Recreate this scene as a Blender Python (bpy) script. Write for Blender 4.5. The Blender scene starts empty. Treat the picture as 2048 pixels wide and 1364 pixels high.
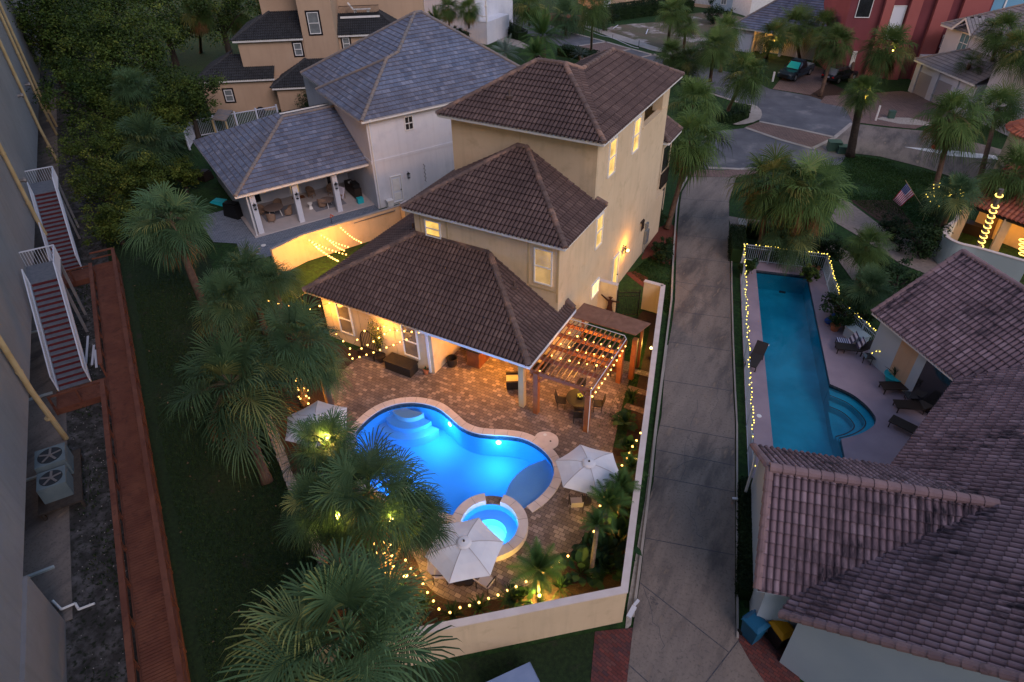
import bpy, bmesh, math, random
import numpy as np
from mathutils import Vector, Matrix
random.seed(7)
S = bpy.context.scene
COL = S.collection
R = math.radians

# ---------------------------------------------------------------- camera
# world axes follow the walls of the cream house; camera hovers 24 m up
CX, CY, F, H = 1024.0, 682.0, 1314.07, 24.0
RX = Vector((0.87746906, -0.28235975, 0.38771255))
RY = Vector((0.47936415, 0.5433493, -0.68918905))
RZ = Vector((-0.0160641, 0.79059756, 0.61212534))
ROT = Matrix((RX, RY, RZ))
cam = bpy.data.objects.new('camera', bpy.data.cameras.new('camera'))
COL.objects.link(cam)
cam.data.sensor_width = 36.0
cam.data.lens = 36.0 * F / 2048.0
cam.data.clip_start, cam.data.clip_end = 0.5, 1500
cam.matrix_world = Matrix.Translation((0, 0, H)) @ ROT.to_4x4()
S.camera = cam

# ---------------------------------------------------------------- sky, sun, exposure
SUN_EL, SUN_AZ = 4.0, 250.0
w = bpy.data.worlds.new('World'); S.world = w; w.use_nodes = True
nt = w.node_tree; nt.nodes.clear()
sky = nt.nodes.new('ShaderNodeTexSky'); sky.sky_type = 'NISHITA'; sky.sun_disc = False
sky.sun_elevation = R(SUN_EL); sky.sun_rotation = R(SUN_AZ); sky.dust_density = 2.0; sky.air_density = 1.3; sky.ozone_density = 2.0
bg = nt.nodes.new('ShaderNodeBackground'); bg.inputs[1].default_value = 0.15
out = nt.nodes.new('ShaderNodeOutputWorld')
tn = nt.nodes.new('ShaderNodeMix'); tn.data_type = 'RGBA'; tn.blend_type = 'MULTIPLY'; tn.inputs[0].default_value = 1.0; tn.inputs[7].default_value = (1.12, 0.92, 1.06, 1)  # mauve dusk air
nt.links.new(sky.outputs[0], tn.inputs[6]); nt.links.new(tn.outputs[2], bg.inputs[0]); nt.links.new(bg.outputs[0], out.inputs[0])
sd = bpy.data.lights.new('sun', 'SUN'); sd.energy = 0.34; sd.angle = R(30); sd.color = (1.0, 0.80, 0.80)
sun = bpy.data.objects.new('sun', sd); COL.objects.link(sun)
# low light from behind the camera's left, as the pink faces of the photograph show
az, el = R(122), R(38)
sun.rotation_euler = Vector((math.sin(az) * math.cos(el), math.cos(az) * math.cos(el), math.sin(el))).to_track_quat('Z', 'Y').to_euler()
vs = S.view_settings
vs.view_transform = 'Standard'; vs.look = 'None'; vs.gamma = 1.0; vs.exposure = 2.15
S.render.engine = 'CYCLES'
S.cycles.use_denoising = True
S.cycles.max_bounces = 6; S.cycles.diffuse_bounces = 3; S.cycles.glossy_bounces = 3; S.cycles.transmission_bounces = 4; S.cycles.transparent_max_bounces = 8
S.cycles.sample_clamp_indirect = 4.0
S.cycles.caustics_reflective = False; S.cycles.caustics_refractive = False

# ---------------------------------------------------------------- pixels to places
def G(px, py, z=0.0):
    """the point at height z seen at pixel (px, py) of the photograph"""
    d = ROT @ Vector((px - CX, -(py - CY), -F)); t = (z - H) / d.z
    return Vector((d.x * t, d.y * t, z))
def GP(px, py, p0, n):
    d = ROT @ Vector((px - CX, -(py - CY), -F)); c = Vector((0, 0, H)); t = (Vector(p0) - c).dot(Vector(n)) / d.dot(Vector(n))
    return c + d * t

# ---------------------------------------------------------------- mesh helpers
class MB:
    def __init__(s): s.v = []; s.f = []; s.uv = None; s.t = []
    def add(s, vs_, fs, tint=None):
        n = len(s.v); s.v.extend([tuple(p) for p in vs_]); s.f.extend([tuple(i + n for i in f) for f in fs])
        s.t.extend([tint if tint is not None else 0.5] * len(fs)); return s
    def poly(s, pts, tint=None): return s.add(pts, [tuple(range(len(pts)))], tint)
    def hexa(s, b, t, tint=None):
        return s.add(list(b) + list(t), [(3, 2, 1, 0), (4, 5, 6, 7), (0, 1, 5, 4), (1, 2, 6, 5), (2, 3, 7, 6), (3, 0, 4, 7)], tint)
    def box(s, x0, x1, y0, y1, z0, z1, tint=None):
        return s.hexa([(x0, y0, z0), (x1, y0, z0), (x1, y1, z0), (x0, y1, z0)], [(x0, y0, z1), (x1, y0, z1), (x1, y1, z1), (x0, y1, z1)], tint)
    def obox(s, c, sz, rz=0.0, tint=None):
        c = Vector(c); u = Vector((math.cos(rz), math.sin(rz), 0)) * sz[0] / 2; v = Vector((-math.sin(rz), math.cos(rz), 0)) * sz[1] / 2; h = Vector((0, 0, sz[2]))
        b = [c - u - v, c + u - v, c + u + v, c - u + v]
        return s.hexa(b, [p + h for p in b], tint)
    def bar(s, p, q, w_, h_, up=(0, 0, 1), tint=None):
        """a square bar from p to q, w_ wide, h_ high, centred on the line"""
        p, q = Vector(p), Vector(q); d = (q - p).normalized(); side = d.cross(Vector(up))
        if side.length < 1e-4: side = d.cross(Vector((0, 1, 0)))
        side.normalize(); u2 = side.cross(d).normalized(); a = side * w_ / 2; b = u2 * h_ / 2
        return s.hexa([p - a - b, p + a - b, q + a - b, q - a - b], [p - a + b, p + a + b, q + a + b, q - a + b], tint)
    def cyl(s, p, q, r0, r1=None, n=10, caps=True, tint=None):
        r1 = r0 if r1 is None else r1; p, q = Vector(p), Vector(q); d = (q - p).normalized()
        a = d.cross(Vector((0, 0, 1)))
        if a.length < 1e-3: a = d.cross(Vector((0, 1, 0)))
        a.normalize(); b = d.cross(a); vs_ = []
        for c, r in ((p, r0), (q, r1)):
            for i in range(n):
                t = 2 * math.pi * i / n; vs_.append(c + a * r * math.cos(t) + b * r * math.sin(t))
        fs = [(i, (i + 1) % n, n + (i + 1) % n, n + i) for i in range(n)]
        if caps: fs += [tuple(range(n))[::-1], tuple(range(n, 2 * n))]
        return s.add(vs_, fs, tint)
    def path(s, pts, r, n=6):
        for a, b in zip(pts[:-1], pts[1:]): s.cyl(a, b, r, r, n)
        return s
    def tube(s, pts, rs, n=8, tint=None):
        """one skin along a bent line, a radius per point"""
        pts = [Vector(p) for p in pts]; m = len(pts); vs_ = []
        for i, p in enumerate(pts):
            d = (pts[min(i + 1, m - 1)] - pts[max(i - 1, 0)]).normalized(); a = d.cross(Vector((0.13, 0.98, 0.05))).normalized(); b = d.cross(a)
            for k in range(n):
                t = 2 * math.pi * k / n; vs_.append(p + a * rs[i] * math.cos(t) + b * rs[i] * math.sin(t))
        fs = [(i * n + k, i * n + (k + 1) % n, (i + 1) * n + (k + 1) % n, (i + 1) * n + k) for i in range(m - 1) for k in range(n)]
        fs += [tuple(range(n))[::-1], tuple(range((m - 1) * n, m * n))]
        return s.add(vs_, fs, tint)
    def lathe(s, c, prof, n=20, tint=None):
        c = Vector(c); vs_ = [c + Vector((r * math.cos(2 * math.pi * k / n), r * math.sin(2 * math.pi * k / n), z)) for r, z in prof for k in range(n)]
        fs = [(i * n + k, i * n + (k + 1) % n, (i + 1) * n + (k + 1) % n, (i + 1) * n + k) for i in range(len(prof) - 1) for k in range(n)]
        return s.add(vs_, fs, tint)
    def ball(s, c, r, n=8, m=6, sq=(1, 1, 1), tint=None):
        prof = [(max(1e-4, r * math.sin(math.pi * i / m)), -r * math.cos(math.pi * i / m)) for i in range(m + 1)]
        k = len(s.v); s.lathe((0, 0, 0), prof, n, tint)
        for i in range(k, len(s.v)):
            x, y, z = s.v[i]; s.v[i] = (c[0] + x * sq[0], c[1] + y * sq[1], c[2] + z * sq[2])
        return s
    def prism(s, pts, z0, z1, tint=None):
        n = len(pts); b = [(p[0], p[1], z0) for p in pts]; t = [(p[0], p[1], z1) for p in pts]
        return s.add(b + t, [tuple(range(n))[::-1], tuple(range(n, 2 * n))] + [(i, (i + 1) % n, n + (i + 1) % n, n + i) for i in range(n)], tint)
    def build(s, name, mat, parent=None, smooth=False):
        me = bpy.data.meshes.new(name); me.from_pydata(s.v, [], s.f)
        a = me.attributes.new('tint', 'FLOAT', 'FACE'); a.data.foreach_set('value', s.t)
        if smooth: me.polygons.foreach_set('use_smooth', [True] * len(me.polygons))
        me.materials.append(mat); me.update()
        return link(name, me, parent)
def link(name, me, parent=None):
    o = bpy.data.objects.new(name, me); COL.objects.link(o)
    if parent is not None: adopt(o, parent)
    return o
def adopt(o, parent):
    """meshes are written in the world frame; the inverse keeps them in place"""
    o.parent = parent
    if parent.parent is None: o.matrix_parent_inverse = Matrix.Translation(-Vector(parent.location))
def tag(o, label=None, cat=None, group=None, kind=None):
    if label: o['label'] = label
    if cat: o['category'] = cat
    if group: o['group'] = group
    if kind: o['kind'] = kind
    return o
def thing(name, label, cat, loc=(0, 0, 0), group=None):
    o = bpy.data.objects.new(name, None); o.empty_display_size = 0.2; COL.objects.link(o); o.location = loc
    return tag(o, label, cat, group)
def struct(o): o['kind'] = 'structure'; return o
def copy_tree(o, parent=None):
    c = o.copy(); COL.objects.link(c)
    if parent is not None: c.parent = parent
    for ch in [x for x in bpy.data.objects if x.parent == o]: copy_tree(ch, c)
    return c
def place(proto, used, loc, rz=0.0, sc=1.0, label=None, group=None, cat=None):
    """first call moves the prototype, later calls copy it"""
    o = proto if not used.get(proto.name) else copy_tree(proto)
    used[proto.name] = True
    o.location = loc; o.rotation_euler = (0, 0, rz); o.scale = (sc, sc, sc) if not hasattr(sc, '__len__') else sc
    if label: o['label'] = label
    if group: o['group'] = group
    if cat: o['category'] = cat
    return o
USED = {}
def smooth_closed(pts, n=6):
    """Catmull-Rom through a closed ring of points"""
    pts = [Vector(p) for p in pts]; m = len(pts); o = []
    for i in range(m):
        p0, p1, p2, p3 = pts[i - 1], pts[i], pts[(i + 1) % m], pts[(i + 2) % m]
        for k in range(n):
            t = k / n
            o.append(0.5 * ((2 * p1) + (p2 - p0) * t + (2 * p0 - 5 * p1 + 4 * p2 - p3) * t * t + (3 * p1 - p0 - 3 * p2 + p3) * t ** 3))
    return o
def smooth_open(pts, n=6):
    pts = [Vector(p) for p in pts]; m = len(pts); o = []
    for i in range(m - 1):
        p0, p1, p2, p3 = pts[max(i - 1, 0)], pts[i], pts[i + 1], pts[min(i + 2, m - 1)]
        for k in range(n):
            t = k / n
            o.append(0.5 * ((2 * p1) + (p2 - p0) * t + (2 * p0 - 5 * p1 + 4 * p2 - p3) * t * t + (3 * p1 - p0 - 3 * p2 + p3) * t ** 3))
    o.append(pts[-1]); return o
def inside(p, poly):
    x, y = p[0], p[1]; c = False; n = len(poly); j = n - 1
    for i in range(n):
        xi, yi, xj, yj = poly[i][0], poly[i][1], poly[j][0], poly[j][1]
        if (yi > y) != (yj > y) and x < (xj - xi) * (y - yi) / (yj - yi) + xi: c = not c
        j = i
    return c
def sheet_obj(name, pts, z, mat, parent=None):
    """a flat filled outline (any simple polygon), triangulated"""
    bm = bmesh.new(); vs_ = [bm.verts.new((p[0], p[1], z)) for p in pts]; f = bm.faces.new(vs_)
    if f.normal.z < 0 or f.calc_area() and True:
        f.normal_update()
        if f.normal.z < 0: f.normal_flip()
    bmesh.ops.triangulate(bm, faces=[f]); me = bpy.data.meshes.new(name); bm.to_mesh(me); bm.free(); me.materials.append(mat)
    return link(name, me, parent)

# ---------------------------------------------------------------- materials
def nodes(name):
    m = bpy.data.materials.new(name); m.use_nodes = True; t = m.node_tree; t.nodes.clear()
    o = t.nodes.new('ShaderNodeOutputMaterial'); b = t.nodes.new('ShaderNodeBsdfPrincipled'); t.links.new(b.outputs[0], o.inputs[0])
    return m, t, b
def N(t, kind, **kw):
    n = t.nodes.new(kind)
    for k, v in kw.items():
        if isinstance(k, str) and k.startswith('i_'): n.inputs[k[2:].replace('_', ' ')].default_value = v
        else: setattr(n, k, v)
    return n
def mixc(t, fac, a, b, mode='MIX'):
    m = t.nodes.new('ShaderNodeMix'); m.data_type = 'RGBA'; m.blend_type = mode
    for sock, v in ((m.inputs[0], fac), (m.inputs[6], a), (m.inputs[7], b)):
        if hasattr(v, 'is_output') or isinstance(v, bpy.types.NodeSocket): t.links.new(v, sock)
        elif isinstance(v, (int, float)): sock.default_value = v
        else: sock.default_value = tuple(v) + (1,) if len(v) == 3 else v
    return m.outputs[2]
def ramp(t, src, lo, hi):
    r = t.nodes.new('ShaderNodeMapRange'); r.inputs[1].default_value = lo; r.inputs[2].default_value = hi; t.links.new(src, r.inputs[0]); return r.outputs[0]
def noise(t, vec, scale, detail=4, rough=0.55):
    n = t.nodes.new('ShaderNodeTexNoise'); n.inputs['Scale'].default_value = scale; n.inputs['Detail'].default_value = detail; n.inputs['Roughness'].default_value = rough
    t.links.new(vec, n.inputs['Vector']); return n.outputs[0]
def pos(t, obj=False):
    if obj:
        return t.nodes.new('ShaderNodeTexCoord').outputs['Object']
    return t.nodes.new('ShaderNodeNewGeometry').outputs['Position']
def pm(name, col, col2=None, scale=1.0, lo=0.35, hi=0.65, rough=0.8, bump=0.0, bscale=20.0, metal=0.0, obj=False, col3=None, scale3=6.0, spec=0.25, lo3=.5, hi3=.7, run=None):
    m, t, b = nodes(name); v = pos(t, obj)
    b.inputs['Roughness'].default_value = rough; b.inputs['Metallic'].default_value = metal; b.inputs['Specular IOR Level'].default_value = spec
    c = None
    if col2 is not None:
        c = mixc(t, ramp(t, noise(t, v, scale), lo, hi), col, col2)
        if col3 is not None: c = mixc(t, ramp(t, noise(t, v, scale3, 6, .6), lo3, hi3), c, col3)
        if run is not None:
            mp = t.nodes.new('ShaderNodeMapping'); mp.inputs['Scale'].default_value = (2.2, 2.2, .16); t.links.new(v, mp.inputs[0]); q_ = t.nodes.new('ShaderNodeMath'); q_.operation = 'MULTIPLY'; q_.inputs[1].default_value = .4; t.links.new(ramp(t, noise(t, mp.outputs[0], 1.3, 5, .6), .50, .85), q_.inputs[0]); c = mixc(t, q_.outputs[0], c, run)
        t.links.new(c, b.inputs['Base Color'])
    else: b.inputs['Base Color'].default_value = tuple(col) + (1,)
    if bump:
        n = t.nodes.new('ShaderNodeBump'); n.inputs['Strength'].default_value = bump; n.inputs['Distance'].default_value = 0.05
        t.links.new(noise(t, v, bscale, 5), n.inputs['Height']); t.links.new(n.outputs[0], b.inputs['Normal'])
    return m
def emit(name, col, strength, base=(0.5, 0.4, 0.2)):
    m, t, b = nodes(name); b.inputs['Base Color'].default_value = tuple(base) + (1,)
    b.inputs['Emission Color'].default_value = tuple(col) + (1,); b.inputs['Emission Strength'].default_value = strength
    return m
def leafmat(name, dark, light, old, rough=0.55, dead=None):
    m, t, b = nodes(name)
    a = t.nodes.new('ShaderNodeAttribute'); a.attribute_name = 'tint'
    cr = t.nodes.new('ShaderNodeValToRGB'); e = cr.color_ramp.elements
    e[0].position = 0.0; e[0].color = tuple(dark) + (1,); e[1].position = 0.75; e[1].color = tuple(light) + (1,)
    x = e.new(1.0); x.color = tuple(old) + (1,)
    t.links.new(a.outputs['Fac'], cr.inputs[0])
    oi = t.nodes.new('ShaderNodeObjectInfo'); hs = t.nodes.new('ShaderNodeHueSaturation')
    t.links.new(cr.outputs[0], hs.inputs['Color']); t.links.new(ramp(t, oi.outputs['Random'], -1.2, 1.6), hs.inputs['Value']); 
    mm = t.nodes.new('ShaderNodeMath'); mm.operation = 'MULTIPLY_ADD'; mm.inputs[1].default_value = 0.5; mm.inputs[2].default_value = 0.75
    t.links.new(oi.outputs['Random'], mm.inputs[0]); t.links.new(mm.outputs[0], hs.inputs['Value'])
    t.links.new(hs.outputs[0], b.inputs['Base Color']); b.inputs['Roughness'].default_value = rough; b.inputs['Specular IOR Level'].default_value = 0.12
    tr = t.nodes.new('ShaderNodeBsdfTranslucent'); t.links.new(hs.outputs[0], tr.inputs[0]); ms = t.nodes.new('ShaderNodeMixShader'); ms.inputs[0].default_value = 0.2
    o = [n for n in t.nodes if n.type == 'OUTPUT_MATERIAL'][0]
    t.links.new(b.outputs[0], ms.inputs[1]); t.links.new(tr.outputs[0], ms.inputs[2]); t.links.new(ms.outputs[0], o.inputs[0])
    return m
def tilemat(name, cols, groove, su, sv, streak=None, rough=0.75, edge=0.0, col=True):
    """one colour per roof tile from its UV cell, weathering across it; UVs are metres along and up the slope"""
    m, t, b = nodes(name); uv = t.nodes.new('ShaderNodeUVMap')
    vm = t.nodes.new('ShaderNodeVectorMath'); vm.operation = 'DIVIDE'; vm.inputs[1].default_value = (su, sv, 1); t.links.new(uv.outputs[0], vm.inputs[0])
    fl = t.nodes.new('ShaderNodeVectorMath'); fl.operation = 'FLOOR'; t.links.new(vm.outputs[0], fl.inputs[0])
    wn = t.nodes.new('ShaderNodeTexWhiteNoise'); wn.noise_dimensions = '3D'; t.links.new(fl.outputs[0], wn.inputs['Vector'])
    cr = t.nodes.new('ShaderNodeValToRGB'); e = cr.color_ramp.elements; e[0].color = tuple(cols[0]) + (1,); e[1].color = tuple(cols[-1]) + (1,)
    for i, c in enumerate(cols[1:-1]): x = e.new((i + 1) / (len(cols) - 1)); x.color = tuple(c) + (1,)
    t.links.new(wn.outputs[0], cr.inputs[0]); p = pos(t)
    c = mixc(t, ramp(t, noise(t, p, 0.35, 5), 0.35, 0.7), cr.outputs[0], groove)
    mm = [n for n in t.nodes if n.type == 'MIX'][-1]
    sc = t.nodes.new('ShaderNodeMath'); sc.operation = 'MULTIPLY'; sc.inputs[1].default_value = 0.45
    l = mm.inputs[0].links[0]; src = l.from_socket; t.links.remove(l); t.links.new(src, sc.inputs[0]); t.links.new(sc.outputs[0], mm.inputs[0])
    if streak:
        sv_ = t.nodes.new('ShaderNodeVectorMath'); sv_.operation = 'MULTIPLY'; sv_.inputs[1].default_value = (streak[0], streak[1], 1); t.links.new(uv.outputs[0], sv_.inputs[0])
        big = ramp(t, noise(t, p, streak[3], 3), 0.4, 0.62)
        fine = ramp(t, noise(t, sv_.outputs[0], 1.0, 4, .65), 0.42, 0.6)
        ml = t.nodes.new('ShaderNodeMath'); ml.operation = 'MULTIPLY'; t.links.new(big, ml.inputs[0]); t.links.new(fine, ml.inputs[1])
        ad = t.nodes.new('ShaderNodeMath'); ad.operation = 'MULTIPLY'; ad.inputs[1].default_value = streak[4]; t.links.new(ml.outputs[0], ad.inputs[0])
        c = mixc(t, ad.outputs[0], c, streak[2])
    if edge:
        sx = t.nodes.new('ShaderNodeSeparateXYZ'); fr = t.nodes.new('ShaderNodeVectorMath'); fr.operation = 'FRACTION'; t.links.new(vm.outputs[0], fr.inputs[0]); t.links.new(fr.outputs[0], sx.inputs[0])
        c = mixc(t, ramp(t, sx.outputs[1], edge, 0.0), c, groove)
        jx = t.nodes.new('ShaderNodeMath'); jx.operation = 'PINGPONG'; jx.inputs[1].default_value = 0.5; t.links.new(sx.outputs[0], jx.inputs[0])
        c = mixc(t, ramp(t, jx.outputs[0], 0.17, 0.06) if col else ramp(t, jx.outputs[0], 0.03, -.06), c, groove)  # col: shade in the grooves between barrel rolls, painted into the colour
    t.links.new(c, b.inputs['Base Color']); b.inputs['Roughness'].default_value = rough; b.inputs['Specular IOR Level'].default_value = .2
    bp = t.nodes.new('ShaderNodeBump'); bp.inputs['Strength'].default_value = 0.3; bp.inputs['Distance'].default_value = 0.02
    t.links.new(noise(t, p, 25, 4), bp.inputs['Height']); t.links.new(bp.outputs[0], b.inputs['Normal'])
    return m
def brickmat(name, c1, c2, mortar, bw, bh, rz=0.0, msz=0.012, rough=0.85, big=None, offset=0.5):
    m, t, b = nodes(name); p = pos(t); mp = t.nodes.new('ShaderNodeMapping'); mp.inputs['Rotation'].default_value = (0, 0, rz); t.links.new(p, mp.inputs[0])
    br = t.nodes.new('ShaderNodeTexBrick'); br.offset = offset; br.inputs['Scale'].default_value = 1; br.inputs['Brick Width'].default_value = bw; br.inputs['Row Height'].default_value = bh
    br.inputs['Mortar Size'].default_value = msz; br.inputs['Color1'].default_value = (0, 0, 0, 1); br.inputs['Color2'].default_value = (1, 1, 1, 1); br.inputs['Mortar'].default_value = (0.5, .5, .5, 1)
    br.inputs['Bias'].default_value = 0.0; t.links.new(mp.outputs[0], br.inputs['Vector'])
    bx = t.nodes.new('ShaderNodeTexBrick'); bx.offset = offset
    for k in ('Scale', 'Brick Width', 'Row Height', 'Mortar Size'): bx.inputs[k].default_value = br.inputs[k].default_value
    t.links.new(mp.outputs[0], bx.inputs['Vector'])
    cr = t.nodes.new('ShaderNodeValToRGB'); e = cr.color_ramp.elements; e[0].color = tuple(c1[0]) + (1,); e[1].color = tuple(c1[-1]) + (1,)
    for i, c in enumerate(c1[1:-1]): x = e.new((i + 1) / (len(c1) - 1)); x.color = tuple(c) + (1,)
    t.links.new(br.outputs['Color'], cr.inputs[0]); c = cr.outputs[0]
    c = mixc(t, ramp(t, noise(t, p, 0.6, 5), 0.35, 0.75), c, c2)
    mx = [n for n in t.nodes if n.type == 'MIX'][-1]; l = mx.inputs[0].links[0]; s_ = l.from_socket; t.links.remove(l); q = t.nodes.new('ShaderNodeMath'); q.operation = 'MULTIPLY'; q.inputs[1].default_value = 0.5
    t.links.new(s_, q.inputs[0]); t.links.new(q.outputs[0], mx.inputs[0])
    c = mixc(t, br.outputs['Fac'], c, mortar)
    t.links.new(c, b.inputs['Base Color']); b.inputs['Roughness'].default_value = rough; b.inputs['Specular IOR Level'].default_value = .2
    bp = t.nodes.new('ShaderNodeBump'); bp.inputs['Strength'].default_value = 0.5; bp.inputs['Distance'].default_value = 0.01; bp.invert = True
    t.links.new(br.outputs['Fac'], bp.inputs['Height']); t.links.new(bp.outputs[0], b.inputs['Normal'])
    return m

M = {}
M['cream'] = pm('cream stucco', (0.62, 0.48, 0.31), (0.68, 0.53, 0.35), 0.6, rough=.9, bump=.35, bscale=45, col3=(.47,.36,.22), scale3=1.3, lo3=.55, hi3=.85, run=(.40,.31,.20))
M['cream_band'] = pm('cream stucco band', (0.46, 0.35, 0.20), (0.50, 0.38, 0.22), 2, rough=.9, bump=.2, bscale=60)
M['white'] = pm('white painted wood', (0.78, 0.78, 0.76), (0.70, 0.69, 0.66), 3, rough=.5, bump=.05)
M['gutter'] = pm('white gutter', (0.72, 0.75, 0.80), rough=.4)
M['whitestucco'] = pm('white stucco', (0.62, 0.64, 0.70), (0.68, 0.69, 0.73), 0.5, rough=.9, bump=.25, bscale=50, col3=(0.50, 0.52, 0.58), scale3=.8, lo3=.55, hi3=.9, run=(.44,.45,.49))
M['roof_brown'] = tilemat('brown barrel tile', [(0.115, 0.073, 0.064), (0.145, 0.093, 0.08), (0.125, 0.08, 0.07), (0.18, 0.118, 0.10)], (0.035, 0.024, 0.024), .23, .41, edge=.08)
M['cap_brown'] = pm('brown ridge tile', (0.17, 0.115, 0.095), (0.10, 0.068, 0.06), 2.2, rough=.8, bump=.3, col3=(0.30, 0.18, 0.13), scale3=1.1, lo3=.52, hi3=.62)
M['roof_grey'] = tilemat('grey slate tile', [(0.095, 0.12, 0.18), (0.165, 0.195, 0.27), (0.13, 0.155, 0.22), (0.23, 0.25, 0.32)], (0.10, 0.075, 0.07), .33, .42, edge=.20, col=False)
M['cap_grey'] = pm('grey ridge tile', (0.17, 0.165, 0.17), (0.26, 0.20, 0.16), 2.0, rough=.8, bump=.3)
M['roof_pink'] = tilemat('weathered pink tile', [(0.20, 0.135, 0.15), (0.26, 0.175, 0.195), (0.23, 0.155, 0.17), (0.35, 0.25, 0.275)], (0.08, 0.055, 0.065), .24, .40, streak=(4.0, 1.2, (0.022, 0.018, 0.024), .42, 1.0), edge=.12)
M['cap_pink'] = pm('pink ridge tile', (0.26, 0.17, 0.165), (0.19, 0.125, 0.13), 1.4, rough=.8, bump=.3, col3=(0.06, 0.05, 0.05), scale3=2.2, lo3=.6, hi3=.75)
M['roof_dark'] = tilemat('charcoal tile', [(0.030, 0.032, 0.034), (0.045, 0.047, 0.05), (0.036, 0.038, 0.042)], (0.02, 0.02, 0.022), .30, .40)
M['cap_dark'] = pm('charcoal ridge tile', (0.05, 0.05, 0.052), (0.035, 0.035, 0.036), 3, rough=.8)
M['roof_terra'] = tilemat('terracotta tile', [(0.36, 0.09, 0.045), (0.50, 0.15, 0.07), (0.27, 0.07, 0.045), (0.42, 0.14, 0.08)], (0.12, 0.05, 0.04), .24, .40)
M['roof_pale'] = tilemat('pale grey tile', [(0.20, 0.185, 0.185), (0.26, 0.235, 0.23), (0.23, 0.21, 0.21)], (0.11, 0.10, 0.10), .33, .42, edge=.16, col=False)
M['tan'] = pm('tan stucco', (0.44, 0.31, 0.21), (0.49, 0.35, 0.24), 0.4, rough=.9, bump=.2, bscale=50, run=(.34,.24,.17))
M['blackframe'] = pm('black window surround', (0.012, 0.010, 0.012), rough=.6)
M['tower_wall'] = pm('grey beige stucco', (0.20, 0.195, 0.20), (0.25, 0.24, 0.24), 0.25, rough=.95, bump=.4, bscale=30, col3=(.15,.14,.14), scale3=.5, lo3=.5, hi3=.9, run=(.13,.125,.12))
M['pipe'] = pm('cream pipe paint', (0.46, 0.36, 0.20), (0.40, 0.29, 0.14), 1.5, rough=.6)
M['wood_red'] = pm('red stained deck', (0.13, 0.045, 0.028), (0.18, 0.068, 0.04), 1.2, rough=.7, bump=.15, bscale=30, col3=(0.08, 0.03, 0.022), scale3=3, lo3=.55, hi3=.75)
M['wood_perg'] = pm('oiled pergola timber', (0.30, 0.105, 0.035), (0.22, 0.07, 0.028), 2.5, rough=.55, bump=.15, bscale=40)
M['wood_lath'] = pm('pergola laths', (0.24, 0.10, 0.05), (0.30, 0.14, 0.08), 3, rough=.5)
M['pavers'] = brickmat('tumbled patio pavers', [(0.12, 0.09, 0.078), (0.21, 0.155, 0.13), (0.16, 0.118, 0.10), (0.24, 0.178, 0.15), (0.40, 0.30, 0.25)], (0.12, 0.085, 0.07), (0.06, 0.043, 0.036), .27, .19, rz=R(0), msz=.009)
M['pavers_red'] = brickmat('red brick paving', [(0.12, 0.035, 0.03), (0.19, 0.055, 0.045), (0.08, 0.04, 0.045), (0.16, 0.06, 0.05)], (0.07, 0.035, 0.035), (0.04, 0.025, 0.025), .24, .12, rz=R(14), msz=.008)
M['pavers_street'] = brickmat('street brick paving', [(0.17, 0.11, 0.095), (0.23, 0.15, 0.13), (0.19, 0.125, 0.11)], (0.13, 0.095, 0.085), (0.09, 0.07, 0.06), .4, .2, rz=R(20), msz=.02)
M['pavers_blue'] = brickmat('blue grey paving', [(0.14, 0.17, 0.21), (0.22, 0.25, 0.30), (0.18, 0.21, 0.26)], (0.15, 0.18, 0.22), (0.09, 0.10, 0.12), .3, .2, rz=R(-62), msz=.012)
M['coping'] = pm('travertine coping', (0.60, 0.50, 0.45), (0.68, 0.58, 0.53), 2.0, rough=.7, bump=.1)
M['coping_gap'] = pm('coping joints', (0.30, 0.24, 0.20), rough=.9)
def slabmat():
    m, t, b = nodes('stained driveway concrete'); p = pos(t); mp = N(t, 'ShaderNodeMapping'); mp.inputs['Rotation'].default_value = (0, 0, R(-14)); mp.inputs['Scale'].default_value = (1.3, .35, 1); t.links.new(p, mp.inputs[0]); v = mp.outputs[0]
    c = mixc(t, ramp(t, noise(t, v, .9, 7, .65), .35, .65), (.225, .185, .155), (.15, .125, .11))
    c = mixc(t, ramp(t, noise(t, v, .45, 8, .62), .50, .70), c, (.055, .05, .05)); c = mixc(t, ramp(t, noise(t, p, 9, 6, .7), .52, .75), c, (.07, .062, .058)); c = mixc(t, ramp(t, noise(t, v, 1.8, 4), .62, .72), c, (.25, .19, .14))
    t.links.new(c, b.inputs['Base Color']); b.inputs['Roughness'].default_value = .9; bp = N(t, 'ShaderNodeBump'); bp.inputs['Strength'].default_value = .3; bp.inputs['Distance'].default_value = .03; t.links.new(noise(t, p, 30, 4), bp.inputs['Height']); t.links.new(bp.outputs[0], b.inputs['Normal']); return m
M['concrete'] = slabmat()
M['concrete_pale'] = pm('pale concrete', (0.36, 0.33, 0.30), (0.29, 0.26, 0.235), 1.0, rough=.9, bump=.1)
M['walk_conc'] = pm('pebble path', (0.25, 0.20, 0.17), (0.19, 0.155, 0.13), 4, rough=.95, bump=.3, bscale=40)
M['asphalt'] = pm('grey asphalt', (0.085, 0.090, 0.105), (0.125, 0.130, 0.145), .5, rough=.9, bump=.2, bscale=40, col3=(0.24, 0.235, 0.24), scale3=.28, lo3=.56, hi3=.74)
M['grass'] = pm('lawn grass', (0.010, 0.034, 0.008), (0.024, 0.066, 0.014), 5, rough=.95, bump=1, bscale=24, col3=(0.012, 0.022, 0.010), scale3=1.6, lo3=.5, hi3=.75)
M['grass_dim'] = pm('thin shaded lawn', (0.011, 0.023, 0.009), (0.022, 0.044, 0.014), 6, rough=.95, bump=1, bscale=24, col3=(0.045, 0.036, 0.030), scale3=1.1, lo3=.60, hi3=.78)  # the tall building's shade is put into this darker lawn colour
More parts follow.
